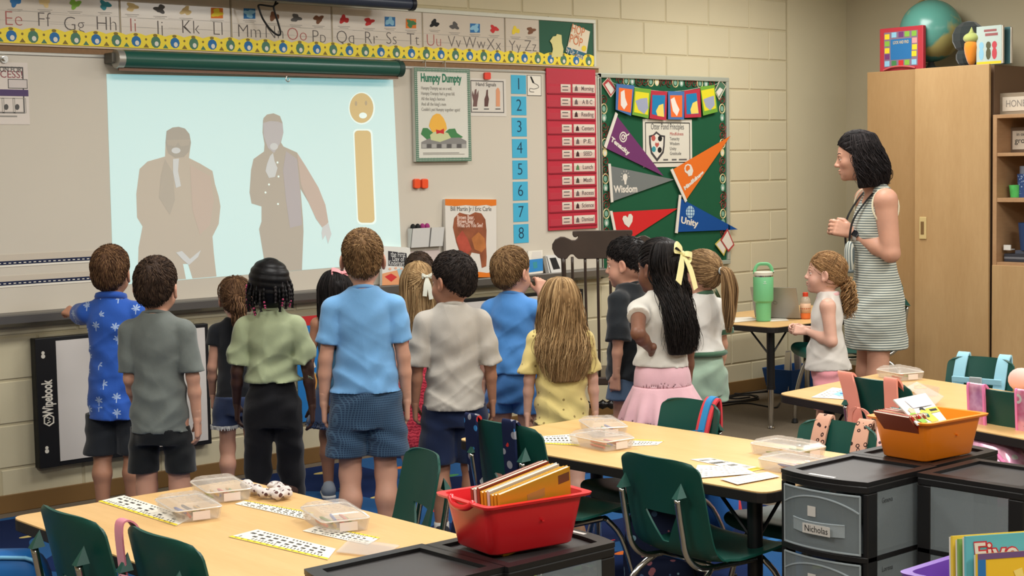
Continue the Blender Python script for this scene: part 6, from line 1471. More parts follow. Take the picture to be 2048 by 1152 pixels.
# ================================================================ sculpting by distance fields
f32 = np.float32
def smin(a, b, k):
    if k <= 0: return np.minimum(a, b)
    h = np.maximum(k - np.abs(a - b), 0) / k
    return np.minimum(a, b) - h * h * k * f32(.25)
class Field:
    def __init__(s): s.p = []
    def rc(s, a, b, ra, rb, k=.015, op='u'):
        a = np.array(a, f32); b = np.array(b, f32); d = b - a; bb = max(float(d @ d), 1e-9); r = max(ra, rb)
        def fn(X, Y, Z):
            px, py, pz = X - a[0], Y - a[1], Z - a[2]
            t = np.clip((px * d[0] + py * d[1] + pz * d[2]) / f32(bb), 0, 1)
            return np.sqrt((px - t * d[0]) ** 2 + (py - t * d[1]) ** 2 + (pz - t * d[2]) ** 2) - (f32(ra) + f32(rb - ra) * t)
        s.p.append((fn, np.minimum(a, b) - r, np.maximum(a, b) + r, op, k)); return s
    def ell(s, c, r, k=.015, op='u', R=None):
        c = np.array(c, f32); r = np.array(r, f32); m = float(max(r))
        R_ = None if R is None else np.array(R, f32)
        def fn(X, Y, Z):
            x, y, z = X - c[0], Y - c[1], Z - c[2]
            if R_ is not None:
                x, y, z = (R_[0, 0] * x + R_[1, 0] * y + R_[2, 0] * z, R_[0, 1] * x + R_[1, 1] * y + R_[2, 1] * z, R_[0, 2] * x + R_[1, 2] * y + R_[2, 2] * z)
            x, y, z = x / r[0], y / r[1], z / r[2]
            k0 = np.sqrt(x * x + y * y + z * z); k1 = np.sqrt((x / r[0]) ** 2 + (y / r[1]) ** 2 + (z / r[2]) ** 2)
            return k0 * (k0 - 1) / np.maximum(k1, 1e-6)
        s.p.append((fn, c - m, c + m, op, k)); return s
    def loft(s, rows, k=.015, op='u', mod=None, n=2., caps=True):
        """rows: (z, half width, half depth, cx, cy) in rising z"""
        rows = sorted(rows); zs = np.array([r[0] for r in rows]); zz = np.linspace(zs[0], zs[-1], 80)
        def sm(col):
            v = np.array([r[col] for r in rows], float)
            m = np.gradient(v, zs) if len(v) > 1 else v * 0
            i = np.clip(np.searchsorted(zs, zz) - 1, 0, len(zs) - 2); h = zs[i + 1] - zs[i]; t = (zz - zs[i]) / h
            return ((2 * t ** 3 - 3 * t ** 2 + 1) * v[i] + (t ** 3 - 2 * t ** 2 + t) * h * m[i] + (-2 * t ** 3 + 3 * t ** 2) * v[i + 1] + (t ** 3 - t ** 2) * h * m[i + 1])
        w, d, cx, cy = sm(1), sm(2), sm(3), sm(4)
        def fn(X, Y, Z):
            W_ = np.interp(Z, zz, w).astype(f32); D_ = np.interp(Z, zz, d).astype(f32)
            x = X - np.interp(Z, zz, cx).astype(f32); y = Y - np.interp(Z, zz, cy).astype(f32)
            if mod is not None:
                g = mod(np.arctan2(x, -y), Z); W_ = W_ * g; D_ = D_ * g
            if n == 2.: f = np.sqrt((x / W_) ** 2 + (y / D_) ** 2)
            else: f = (np.abs(x / W_) ** n + np.abs(y / D_) ** n) ** (1 / n)
            q = (f - 1) * np.minimum(W_, D_)
            return np.maximum(q, np.maximum(f32(zs[0]) - Z, Z - f32(zs[-1]))) if caps else q
        wm, dm = w.max() * 1.25, d.max() * 1.25
        s.p.append((fn, np.array([cx.min() - wm, cy.min() - dm, zs[0]]), np.array([cx.max() + wm, cy.max() + dm, zs[-1]]), op, k)); return s
    def cut(s, n, p, k=.0):
        """remove the side the normal n points to"""
        n = np.array(n, float); n /= np.linalg.norm(n); h = float(n @ np.array(p, float)); n = n.astype(f32)
        s.p.append((lambda X, Y, Z: n[0] * X + n[1] * Y + n[2] * Z - f32(h), None, None, 'c', k)); return s
    def fn(s, f, op='add', lo=None, hi=None, k=0): s.p.append((f, lo, hi, op, k)); return s
    def bounds(s):
        L = [p[1] for p in s.p if p[3] == 'u']; U = [p[2] for p in s.p if p[3] == 'u']
        return np.min(L, 0), np.max(U, 0)
    def mesh(s, h, lo=None, hi=None):
        b0, b1 = s.bounds()
        lo = b0 - 3 * h if lo is None else np.array(lo, float); hi = b1 + 3 * h if hi is None else np.array(hi, float)
        ax = [np.arange(lo[i], hi[i] + h, h, dtype=f32) for i in range(3)]
        D = np.full([len(a) for a in ax], 1., f32)
        for fn, l, u, op, k in s.p:
            if l is None: sl = (slice(None),) * 3
            else:
                m = k + 4 * h
                sl = tuple(slice(max(0, int(np.searchsorted(ax[i], l[i] - m)) - 1), int(np.searchsorted(ax[i], u[i] + m)) + 1) for i in range(3))
            x, y, z = ax[0][sl[0]], ax[1][sl[1]], ax[2][sl[2]]
            if not (len(x) and len(y) and len(z)): continue
            d = fn(x[:, None, None], y[None, :, None], z[None, None, :]).astype(f32)
            E = D[sl]
            if op == 'u': D[sl] = smin(E, d, f32(k))
            elif op == 's': D[sl] = -smin(-E, d, f32(k))
            elif op == 'c': D[sl] = -smin(-E, -d, f32(k))
            elif op == 'add': D[sl] = E + d
        return snets(D, lo, h)
def snets(D, o, h):
    s = D < 0
    c = np.zeros(tuple(n - 1 for n in s.shape), np.int8)
    for i in (0, 1):
        for j in (0, 1):
            for k in (0, 1): c += s[i:i + c.shape[0], j:j + c.shape[1], k:k + c.shape[2]]
    act = (c > 0) & (c < 8); I, J, K = np.nonzero(act)
    idx = np.full(c.shape, -1, np.int32); idx[act] = np.arange(len(I))
    acc = np.zeros((len(I), 3)); cnt = np.zeros(len(I))
    for ax in range(3):
        for p in (0, 1):
            for q in (0, 1):
                of = [0, 0, 0]; oth = [a for a in range(3) if a != ax]; of[oth[0]] = p; of[oth[1]] = q
                a = D[I + of[0], J + of[1], K + of[2]]; of2 = list(of); of2[ax] = 1
                b = D[I + of2[0], J + of2[1], K + of2[2]]
                m = (a < 0) != (b < 0); t = np.where(m, a / np.where(a == b, 1, a - b), 0)
                P = np.zeros((len(I), 3)); P += of; P[:, ax] = t
                acc[m] += P[m]; cnt[m] += 1
    V = (acc / np.maximum(cnt, 1)[:, None] + np.stack([I, J, K], 1)) * h + np.asarray(o)
    Q = []
    for ax in range(3):
        sl0 = [slice(None)] * 3; sl1 = [slice(None)] * 3; sl0[ax] = slice(0, -1); sl1[ax] = slice(1, None)
        a = s[tuple(sl0)]; b = s[tuple(sl1)]; e = a != b
        u, v = [(1, 2), (2, 0), (0, 1)][ax]
        ii = list(np.nonzero(e)); ok = (ii[u] > 0) & (ii[v] > 0) & (ii[u] < s.shape[u] - 1) & (ii[v] < s.shape[v] - 1)
        ii = [x[ok] for x in ii]
        def cell(du, dv):
            z = [x.copy() for x in ii]; z[u] -= du; z[v] -= dv; return idx[tuple(z)]
        q = np.stack([cell(1, 1), cell(0, 1), cell(0, 0), cell(1, 0)], 1)
        fl = ~a[tuple(ii)]; q[fl] = q[fl][:, ::-1]
        Q.append(q)
    Q = np.concatenate(Q); return V, Q[(Q >= 0).all(1)]
def join(parts):
    V = []; Q = []; n = 0
    for v, q in parts: V.append(np.asarray(v)); Q.append(np.asarray(q) + n); n += len(v)
    return np.concatenate(V), np.concatenate(Q)
def tubes(P, R, sides=3, seed=0):
    """P (N,K,3) paths, R (N,K) radii -> verts, quads"""
    N, K, _ = P.shape; T = np.gradient(P, axis=1); T /= np.maximum(np.linalg.norm(T, axis=2, keepdims=True), 1e-9)
    ref = np.random.default_rng(seed).normal(size=(N, 1, 3)); ref = np.broadcast_to(ref, P.shape)
    A = np.cross(T, ref); A /= np.maximum(np.linalg.norm(A, axis=2, keepdims=True), 1e-9); B = np.cross(T, A)
    ang = 2 * np.pi * np.arange(sides) / sides
    V = P[:, :, None, :] + R[:, :, None, None] * (np.cos(ang)[None, None, :, None] * A[:, :, None, :] + np.sin(ang)[None, None, :, None] * B[:, :, None, :])
    b = (np.arange(N)[:, None, None] * K + np.arange(K - 1)[None, :, None]) * sides; j = np.arange(sides)[None, None, :]; j2 = (j + 1) % sides
    Q = np.stack([b + j, b + j2, b + sides + j2, b + sides + j], -1).reshape(-1, 4)
    return V.reshape(-1, 3), Q
def cmr(P, n):
    """resample (N,K,3) paths smoothly to n points"""
    N, K, _ = P.shape; t = np.linspace(0, K - 1, n); i = np.clip(t.astype(int), 0, K - 2); u = (t - i)[None, :, None]
    g = lambda a: P[:, np.clip(a, 0, K - 1)]
    p0, p1, p2, p3 = g(i - 1), g(i), g(i + 1), g(i + 2)
    return .5 * (2 * p1 + (p2 - p0) * u + (2 * p0 - 5 * p1 + 4 * p2 - p3) * u ** 2 + (3 * p1 - p0 - 3 * p2 + p3) * u ** 3)
# ---------------------------------------------------------------- cloth and skin materials
def SKIN(n, c):
    def pat(N, cc):
        a = N.n('ShaderNodeAttribute'); a.attribute_name = 'tint'
        nz = N.noise(9., N.co(), 3.)
        b = N.ramp(nz, [(.3, lin(tuple(v * .95 for v in c))), (.7, lin(tuple(min(255, v * 1.03) for v in c)))])
        return N.mix(a.outputs['Fac'], b, lin((c[0] * .86, c[1] * .62, c[2] * .6)))
    return M('skin_' + n, c, .48, .35, sss=.08, pat=pat)
S_LIGHT = ('light', (200, 150, 126)); S_FAIR = ('fair', (212, 166, 146)); S_TAN = ('tan', (178, 128, 102)); S_OLIVE = ('olive', (164, 116, 90)); S_BROWN = ('brown', (118, 80, 62)); S_DARK = ('dark', (84, 58, 49))
def CL(n, c, rough=.85, bs=420, bump=.35, var=.05, pat=None, sheen=.25, spec=.15, crease=1.):
    new = 'cloth_' + n not in _mats
    m = M('cloth_' + n, c, rough, spec, var=var, vs=14, sheen=sheen, pat=pat)
    if new:
        N = NT.__new__(NT); N.m = m; N.t = m.node_tree; N.b = N.t.nodes['Principled BSDF']; N._tc = None
        fine = N.noise(bs, N.co(), 2.)
        rg = lambda sc, rot: N.math('POWER', N.math('SUBTRACT', 1., N.math('ABSOLUTE', N.math('SUBTRACT', N.math('MULTIPLY', N.noise(sc, N.co('Object', (1, 1, .55), rot), 1.5, .4), 2.), 1.))), 3.)
        cr = N.math('ADD', rg(5.5, (.5, .2, .6)), N.math('MULTIPLY', rg(10., (-.6, .4, -.7)), .5))
        b1 = N.n('ShaderNodeBump'); b1.inputs['Strength'].default_value = .3 * crease; b1.inputs['Distance'].default_value = .010; N.link(cr, b1.inputs['Height'])
        b2 = N.n('ShaderNodeBump'); b2.inputs['Strength'].default_value = bump; b2.inputs['Distance'].default_value = .0015; N.link(fine, b2.inputs['Height']); N.link(b1.outputs[0], b2.inputs['Normal']); N.link(b2.outputs[0], N.b.inputs['Normal'])
    return m
def HAIRM(n, c, c2=None, rough=.55):
    c2 = c2 or tuple(min(255, v * 1.25) for v in c)
    def pat(N, cc):
        a = N.n('ShaderNodeAttribute'); a.attribute_name = 'rnd'
        nz = N.noise(6., N.co('Object', (6, 6, 1)), 4., .6)
        f_ = N.math('ADD', N.math('MULTIPLY', a.outputs['Fac'], .6), N.math('MULTIPLY', nz, .45))
        return N.ramp(f_, [(.2, lin(tuple(v * .74 for v in c))), (.5, lin(c)), (.85, lin(c2))])
    return M('hair_' + n, c, rough + .1, .14, pat=pat)
def attr(me, name, vals):
    a = me.attributes.new(name, 'FLOAT', 'POINT'); a.data.foreach_set('value', np.asarray(vals, f32))
# ---------------------------------------------------------------- the head, in head units (height 1, y forward, z up)
def head_prims(F_, HM, hh, adult=False, face=1.):
    R = np.array(HM.to_3x3()); 
    P = lambda x, y, z: np.array(HM @ Vector((x * hh, y * hh, z * hh)))
    e = lambda c, r, k=.03, op='u', R2=None: F_.ell(P(*c), [v * hh for v in r], k * hh, op, R if R2 is None else R @ R2)
    rc = lambda a, b, ra, rb, k=.03: F_.rc(P(*a), P(*b), ra * hh, rb * hh, k * hh)
    cw = .335 if adult else .335
    e((0, -.06, .15), (cw, .43, .36)); e((0, -.16, -.06), (.30, .31, .30), .06)
    e((0, .10, -.13), (.275, .27, .34), .1)
    e((0, .15, -.335), (.18, .21, .145), .1); e((0, .285 if adult else .265, -.42), (.095, .08, .068), .06)
    if not adult:
        for sx in (-1, 1): e((sx * .15, .2, -.2), (.13, .13, .14), .08)
    else:
        for sx in (-1, 1): e((sx * .17, .2, -.1), (.1, .1, .1), .08)
    e((0, .30, .08), (.2, .07, .05), .08)
    for sx in (-1, 1): e((sx * .14, .385, -.005), (.075, .06, .05), .06, 's')
    nl = .408 if not adult else .43
    rc((0, .355, .03), (0, nl, -.12), .034, .042, .05); e((0, nl + .01, -.13), (.044, .04, .038), .04)
    for sx in (-1, 1): e((sx * .05, nl - .035, -.148), (.032, .04, .03), .03)
    e((0, .362, -.252), (.1 if adult else .085, .055, .026), .02); e((0, .352, -.305), (.088 if adult else .075, .055, .03), .02)
    e((0, .40, -.277), (.095, .04, .012 if adult else .005), .012, 's')
    for sx in (-1, 1):
        Re = np.array(Matrix.Rotation(sx * .35, 3, 'Z') @ Matrix.Rotation(-.15, 3, 'X'))
        e((sx * (cw + .025), -.035, -.03), (.035, .095, .135), .02, 'u', Re)
        e((sx * (cw + .05), -.01, -.02), (.025, .05, .085), .02, 's', Re)
        e((sx * (cw + .025), -.005, -.135), (.028, .045, .05), .02, 'u', Re)
def skull(x, y, z, cw=.335):
    def el(c, r):
        a, b, d = (x - c[0]) / r[0], (y - c[1]) / r[1], (z - c[2]) / r[2]
        k0 = np.sqrt(a * a + b * b + d * d); k1 = np.sqrt((a / r[0]) ** 2 + (b / r[1]) ** 2 + (d / r[2]) ** 2); return k0 * (k0 - 1) / np.maximum(k1, 1e-6)
    return smin(el((0, -.06, .15), (cw, .43, .36)), el((0, -.16, -.06), (.30, .31, .30)), .06)
def cap(t0=.05, tn=.012, a=-.02, b=.75, cw=.335, extra=None, h=.026, noise=.008, seed=0, side=0., low=.22):
    """hair shell over the skull: t0 thickness above, tn at the hairline"""
    Fd = Field()
    def f(X, Y, Z):
        m = (Z - a - b * np.clip(Y, -.45, .4)) / math.sqrt(1 + b * b)
        m = m - side * np.abs(X)
        t = (tn + (t0 - tn) * np.clip(m / .3, 0, 1) ** .7) * (1 - .45 * np.clip(np.abs(X) / .34, 0, 1) ** 2)
        nz = noise * (np.sin(21 * X + 5 * np.sin(9 * Y + seed)) * np.sin(19 * Y + 4 * Z + seed) + .6 * np.sin(37 * X + 31 * Z + seed))
        return -smin(-(skull(X, Y, Z, cw) - t - nz * np.clip(m / .1, 0, 1)), m, .03)
    Fd.fn(f, 'u', np.array([-.55, -.65, -.5]), np.array([.55, .55, .68]), .0)
    if extra: extra(Fd)
    return Fd, h
CEN = np.array([0, -.07, .13])
def surfcap(d, off, t0=.06, tn=.01, a=-.02, b=.75):
    """points on the hair shell in the directions d, lifted by off"""
    d = d / np.maximum(np.linalg.norm(d, axis=-1, keepdims=True), 1e-9); lo = np.full(d.shape[:-1], .1); hi = np.full(d.shape[:-1], .9)
    for _ in range(13):
        m_ = (lo + hi) / 2; p = CEN + d * m_[..., None]; h = (p[..., 2] - a - b * np.clip(p[..., 1], -.45, .4)) / math.sqrt(1 + b * b)
        v = skull(p[..., 0], p[..., 1], p[..., 2]) - (tn + (t0 - tn) * np.clip(h / .3, 0, 1) ** .7) * (1 - .45 * np.clip(np.abs(p[..., 0]) / .34, 0, 1) ** 2)
        hi = np.where(v > 0, m_, hi); lo = np.where(v > 0, lo, m_)
    return CEN + d * ((lo + hi) / 2 + off)[..., None]
def surf(d, off=.0, r=(.335, .43, .365)):
    d = d / np.maximum(np.linalg.norm(d, axis=-1, keepdims=True), 1e-9); r = np.array(r)
    R = 1 / np.sqrt((d / r).__pow__(2).sum(-1, keepdims=True)); return CEN + d * (R + np.asarray(off)[..., None] if np.ndim(off) else d * 0 + 1 if False else R + off)
def slerp(a, b, t):
    a = a / np.linalg.norm(a, axis=-1, keepdims=True); b = b / np.linalg.norm(b, axis=-1, keepdims=True)
    th = np.arccos(np.clip((a * b).sum(-1, keepdims=True), -.999, .999)); return (np.sin((1 - t) * th) * a + np.sin(t * th) * b) / np.sin(th)
def st_short(rng, n, L=.13, whorl=(.02, -.3, .5), t0=.05, a=-.02, b=.75, lift=.02, r=.011):
    d = rng.normal(size=(n * 3, 3)); d /= np.linalg.norm(d, axis=1, keepdims=True); p = surf(d, .0)
    m = (p[:, 2] - a - b * p[:, 1]) / math.sqrt(1 + b * b); ok = m > .03; d, p, m = d[ok][:n], p[ok][:n], m[ok][:n]
    w = np.array(whorl) - CEN; w = w / np.linalg.norm(w); tg = d - w + rng.normal(size=d.shape) * .18; tg -= (tg * d).sum(1, keepdims=True) * d; tg /= np.linalg.norm(tg, axis=1, keepdims=True)
    l = L * (.4 + .6 * np.clip(m / .35, 0, 1)) * rng.uniform(.6, 1.1, len(d)); th = t0 * np.clip(m / .3, .1, 1) ** .7
    ks = np.linspace(0, 1, 5); up = rng.uniform(-.3, 1, len(d)); P = np.stack([surfcap(d + tg * (l * 2.3 * k)[:, None], -.006 + .012 * math.sin(k * 3) + lift * k * up, t0, .006, a, b) for k in ks], 1)
    R = np.stack([np.full(len(d), r) * (1 - .85 * k ** 2) for k in ks], 1)
    return P, R
def st_comb(rng, n, tie, off=.045, a=-.05, b=.6, r=.009, hug=None):
    d = rng.normal(size=(n * 4, 3)); d /= np.linalg.norm(d, axis=1, keepdims=True); p = surf(d)
    m = (p[:, 2] - a - b * p[:, 1]); ok = m > .0
    d = d[ok][:n]; tv = np.array(tie) - CEN
    ks = np.linspace(0, 1, 9)
    if hug: return np.stack([surfcap(slerp(d, np.broadcast_to(tv + 0., d.shape), k) + rng.normal(size=d.shape) * .008, rng.uniform(-.008, .008, len(d)) + .012 * math.sin(k * 3.1), *hug) for k in ks], 1), np.full((len(d), 9), r) * rng.uniform(.6, 1.2, (len(d), 1))
    P = np.stack([surf(slerp(d, np.broadcast_to(tv + 0., d.shape) + 0 * d, k) + rng.normal(size=d.shape) * .012, off * (.5 + .6 * np.sin(k * 3.0)) + rng.uniform(-.004, .01, len(d))) for k in ks], 1)
    return P, np.full(P.shape[:2], r) * rng.uniform(.6, 1.2, (len(d), 1))
def st_curtain(rng, n, prof, th=(-115, 115), wave=.03, wf=9., r=.011, tip=.25, jit=.02, K=18, curl=0., front=None):
    """prof: (rx, ry, yc, z) from crown downward"""
    pr_ = np.array(prof, float); q = np.radians(rng.uniform(th[0], th[1], n))
    J = rng.normal(size=(n, 1)) * jit; sc = 1 + rng.uniform(-.25, .06, (n, 1)) * .5
    P = np.stack([pr_[None, :, 0] * sc * np.sin(q)[:, None] , pr_[None, :, 2] - pr_[None, :, 1] * sc * np.cos(q)[:, None], np.broadcast_to(pr_[None, :, 3], (n, len(pr_)))], 2).copy()
    P[:, :, 0] += J * np.linspace(0, 1, len(pr_))[None]
    end = rng.uniform(1 - tip, 1, n)
    P = cmr(P, K * 2); t = np.linspace(0, 1, K)[None] * end[:, None] * (K * 2 - 1); i = np.clip(t.astype(int), 0, K * 2 - 2); u = (t - i)[..., None]
    P = np.take_along_axis(P, i[..., None], 1) * (1 - u) + np.take_along_axis(P, i[..., None] + 1, 1) * u
    s_ = np.linspace(0, 1, K)[None]; ph = rng.uniform(0, 6.28, (n, 1)); ph2 = ph + rng.uniform(.5, 2, (n, 1)); amp = wave * np.clip((s_ - .3) / .7, 0, 1)
    P[:, :, 0] += amp * np.sin(wf * s_ * 2 + ph); P[:, :, 1] += amp * np.sin(wf * s_ * 2 + ph2) * .7
    if curl: 
        P[:, :, 0] += curl * np.cos(wf * 6 * s_ + ph) * np.clip((s_ - .3) / .3, 0, 1); P[:, :, 1] += curl * np.sin(wf * 6 * s_ + ph) * np.clip((s_ - .3) / .3, 0, 1)
    R = r * (1 - .8 * s_ ** 3) * rng.uniform(.6, 1.3, (n, 1)); return P, R
def st_along(rng, n, path, rad, wave=.02, wf=8, r=.012, K=20, curl=0., tip=.2):
    """strands bundled round a path (list of points) with bundle radius list rad"""
    A = np.array(path, float)[None]; A = cmr(A, K)[0]; rd = np.interp(np.linspace(0, 1, K), np.linspace(0, 1, len(rad)), rad)
    T = np.gradient(A, axis=0); T /= np.linalg.norm(T, axis=1, keepdims=True); U = np.cross(T, [1, .01, 0]); U /= np.linalg.norm(U, axis=1, keepdims=True); Wv = np.cross(T, U)
    q = rng.uniform(0, 6.28, n); ro = np.sqrt(rng.uniform(0, 1, n)); e = rng.uniform(1 - tip, 1.02, n); s_ = np.linspace(0, 1, K)
    P = []
    for k in range(n):
        t = s_ * min(e[k], 1) * (K - 1); i = np.clip(t.astype(int), 0, K - 2); u = (t - i)[:, None]; L = lambda a: a[i] * (1 - u) + a[i + 1] * u
        rr_ = np.interp(t, np.arange(K), rd)[:, None] * ro[k]; w = wave * s_[:, None] * np.sin(wf * s_[:, None] + q[k] * 3)
        c1, c2 = np.cos(q[k]) * rr_ + w + curl * np.cos(wf * 4 * s_[:, None] + q[k]), np.sin(q[k]) * rr_ + curl * np.sin(wf * 4 * s_[:, None] + q[k])
        P.append(L(A) + L(U) * c1 + L(Wv) * c2)
    P = np.array(P); return P, r * (1 - .8 * s_[None] ** 3) * rng.uniform(.6, 1.3, (n, 1))
# ---------------------------------------------------------------- hands
def hand_mesh(wrist, Fd, Td, Pd, L, curl=.5, spread=.1, h=.0033, thumb=.35, rw=.02):
    """wrist point, finger direction, thumb side, palm direction"""
    Fd, Td, Pd = [Vector(v).normalized() for v in (Fd, Td, Pd)]
    Td = (Td - Fd * Td.dot(Fd)).normalized(); Pn = Fd.cross(Td); Pd = Pn if Pn.dot(Pd) > 0 else -Pn
    w = Vector(wrist); f = Field(); PL = .5 * L
    at = lambda a, b, c: w + Fd * (a * L) + Td * (b * L) + Pd * (c * L)
    for b in (-.15, -.05, .05, .15): f.rc(at(.0, b * .55, 0), at(.5, b * 1.12, 0), .085 * L, .078 * L, .06 * L)
    f.ell(at(.22, .12, .05), (.13 * L,) * 3, .06 * L)
    f.rc(at(-.3, 0, 0), at(.02, 0, 0), rw, rw * .96, .06 * L)
    for i, (b, ln, r) in enumerate(((.165, .40, .058), (.055, .45, .06), (-.055, .42, .058), (-.155, .33, .05))):
        p = at(.5, b, 0); a = curl * (.75 + .12 * i); d0 = (Fd + Td * (b * spread * 4)).normalized()
        ang = 0
        for j, fr in enumerate((.46, .3, .24)):
            ang += a * (1.0, 1.15, .8)[j]; dr = d0 * math.cos(ang) + Pd * math.sin(ang); q = p + dr * (ln * fr * L)
            f.rc(p, q, r * L * (1 - .08 * j), r * L * (1 - .08 * (j + 1)), .018 * L if j else .03 * L); p = q
    p = at(.14, .17, .05); d1 = (Fd * .75 + Td * .6 + Pd * .35 * (1 + thumb)).normalized(); q = p + d1 * (.24 * L); f.rc(p, q, .085 * L, .066 * L, .05 * L)
    d2 = (Fd * .95 + Td * .1 + Pd * (.2 + thumb)).normalized(); e_ = q + d2 * (.19 * L); f.rc(q, e_, .064 * L, .05 * L, .02 * L)
    return f.mesh(h)
def ik(S_, T, l1, l2, pole):
    S_, T = Vector(S_), Vector(T); d = T - S_; L = min(d.length, (l1 + l2) * .995); u = d.normalized()
    a = (l1 * l1 - l2 * l2 + L * L) / (2 * L); hgt = math.sqrt(max(l1 * l1 - a * a, 0)); p = Vector(pole); p = (p - u * p.dot(u)).normalized()
    E = S_ + u * a + p * hgt; return E, S_ + u * L
# ---------------------------------------------------------------- the person
class Person:
    def __init__(s, label, px, scale, top, rel, skin, adult=False, head=(0, 0, 0), arms=None, lean=0., build=1., armk=1., hres=.0045, feet=None, group=None, z0=.0115, wide=1., hairt=.012, hfwd=0., H=None):
        s.s = scale; s.h = hor(px); s.z0 = z0
        ztop = CH - (top - s.h) / scale
        s.H = H_ = (H or (ztop - hairt - z0)); s.adult = adult
        d = ray(px, 576); wp = onz(px, s.h + CH * scale, 0); s.wp = wp
        va = math.atan2(wp.x - CAM.x, wp.y - CAM.y); s.a = -va + math.radians(rel)
        s.M = Matrix.Translation((wp.x, wp.y, z0)) @ Matrix.Rotation(s.a, 4, 'Z'); s.Mi = s.M.inverted()
        s.Z = (wp - CAM).dot(_Fw)
        s.rng = np.random.default_rng(abs(hash(label)) % 1 + int(px))
        s.hh = hh = H_ * (.135 if adult else .178 - max(0, H_ - 1.2) * .08)
        b = build
        # joints
        s.lean = lean
        zs_ = (.815 if adult else .785) * H_
        s.sh = {k: Vector((k * .087 * H_ * wide, .0, zs_)) for k in (1, -1)}
        if adult: s.sh = {k: Vector((v.x * 1.06, v.y, v.z)) for k, v in s.sh.items()}
        l1, l2, lh = (.165 * H_, .135 * H_, .098 * H_); s.lh = lh
        if adult: l1, l2, lh = .172 * H_, .145 * H_, .105 * H_; s.lh = lh
        s.arm = {}
        arms = arms or {}
        for k in (-1, 1):
            sp = arms.get(k, ('down', .12, .12)); S0 = s.sh[k]
            if sp[0] == 'down':
                u = Vector((k * sp[1], -.03, -1)).normalized(); v = Vector((k * sp[1] * .35, sp[2], -1)).normalized()
                E = S0 + u * l1; Wr = E + v * l2; fd = Vector((0, .12, -1)); td = Vector((0, 1, .1)); pd = Vector((-k, 0, 0)); cu = sp[3] if len(sp) > 3 else .35
            else:                                        # ('ik', target, pole, F, T, P, curl)
                E, Wr = ik(S0, sp[1](s) if callable(sp[1]) else sp[1], l1, l2, sp[2](s) if callable(sp[2]) else sp[2]); fd, td, pd = [Vector(q) for q in sp[3:6]]; cu = sp[6]
            s.arm[k] = (S0, E, Wr, fd, td, pd, cu)
        hp = .0; s.hip = {k: Vector((k * .046 * H_, 0, .50 * H_)) for k in (-1, 1)}
        s.leg = {}
        for k in (-1, 1):
            fx, fy = (k * .054 * H_, 0)
            if feet: fx, fy = feet[0 if k < 0 else 1]
            s.leg[k] = (s.hip[k], Vector((k * .052 * H_ * .4 + fx * .6, fy * .45 + .012 * H_, .272 * H_)), Vector((fx, fy - .012 * H_, .045 * H_)))
        # head frame
        tz = H_ - .52 * hh
        s.HM = Matrix.Translation((0, .012 * H_ + hfwd, tz)) @ Matrix.Rotation(math.radians(head[0]), 4, 'Z') @ Matrix.Rotation(math.radians(head[1]), 4, 'X') @ Matrix.Rotation(math.radians(head[2]), 4, 'Y')
        s.skin = SKIN(*skin); s.skinc = skin[1]
        # body field
        f = s.field = Field(); Hh = H_; B = b
        if adult:
            rows = [(.44, .076, .060, 0, -.005), (.50, .090, .068, 0, -.008), (.56, .080, .060, 0, -.002), (.62, .068, .052, 0, .004), (.70, .077, .062, 0, .006), (.76, .082, .056, 0, .0), (.80, .070, .043, 0, -.006), (.84, .032, .031, 0, -.006)]
        else:
            rows = [(.44, .062, .054, 0, -.004), (.50, .074, .062, 0, -.008), (.58, .067, .055, 0, .002), (.66, .068, .054, 0, .002), (.73, .075, .056, 0, .0), (.775, .070, .047, 0, -.004), (.81, .042, .036, 0, -.006), (.83, .031, .031, 0, -.004)]
        s.rows = [(z * Hh, w * Hh * B, d * Hh * B, cx, cy * Hh) for z, w, d, cx, cy in rows]
        f.loft(s.rows)
        nk = s.HM @ Vector((0, -.09 * hh, -.28 * hh)); f.rc((0, -.008 * Hh, (.81 if not adult else .82) * Hh), nk, .030 * Hh if not adult else .031 * Hh, .028 * Hh if not adult else .028 * Hh, .02)
        for k in (-1, 1):
            S0, E, Wr, fd, td, pd, cu = s.arm[k]; q = 1. if not adult else .98
            f.rc((S0.x * .75, S0.y, S0.z - .012 * Hh), S0 - Vector((0, 0, .012 * Hh)), .027 * Hh, .025 * Hh * B * armk, .03)
            f.rc(S0 - Vector((0, 0, .015 * Hh)), E, .0245 * Hh * B * armk, .0205 * Hh * B * armk, .02)
            mdl = E * .65 + Wr * .35; f.rc(E, mdl, .0200 * Hh * B * armk, .0200 * Hh * B * armk, .012); f.rc(mdl, Wr, .0198 * Hh * B * armk, .0138 * Hh * B, .012)
            hp, kn, an = s.leg[k]
            f.rc(hp, kn, (.038 if adult else .045) * Hh * B, .032 * Hh * B, .02)
            cf = kn * .68 + an * .32 + Vector((0, -.012 * Hh, 0)); f.rc(kn, cf, .031 * Hh * B, .0325 * Hh * B, .02); f.rc(cf, an, .0320 * Hh * B, .0195 * Hh, .02)
            f.rc(an, an + Vector((0, .07 * Hh, -.022 * Hh)), .022 * Hh, .018 * Hh, .015)
        head_prims(f, s.HM, hh, adult)
        # mesh: body coarse, head fine, hands finest
        c = np.array(s.HM.translation); r = hh * .64; hl, hu = c - r, c + r
        V, Q = f.mesh(.0075)
        cen = V[Q].mean(1); inh = ((cen > hl + .006) & (cen < hu - .006)).all(1)
        parts = [(V, Q[~inh])]
        parts.append(f.mesh(hres, hl, hu))
        for k in (-1, 1):
            S0, E, Wr, fd, td, pd, cu = s.arm[k]
            parts.append(hand_mesh(Wr, fd, td, pd, lh, cu, h=.0036 if not adult else .0042, rw=.0138 * Hh * B))
        V, Q = join(parts)
        me = mk_mesh('person', V, Q, s.skin)
        li = np.array([s.HM @ Vector((0, .40 * hh, -.278 * hh))]); dl = V - li; Rm = np.array(s.HM.to_3x3()); dl = dl @ Rm
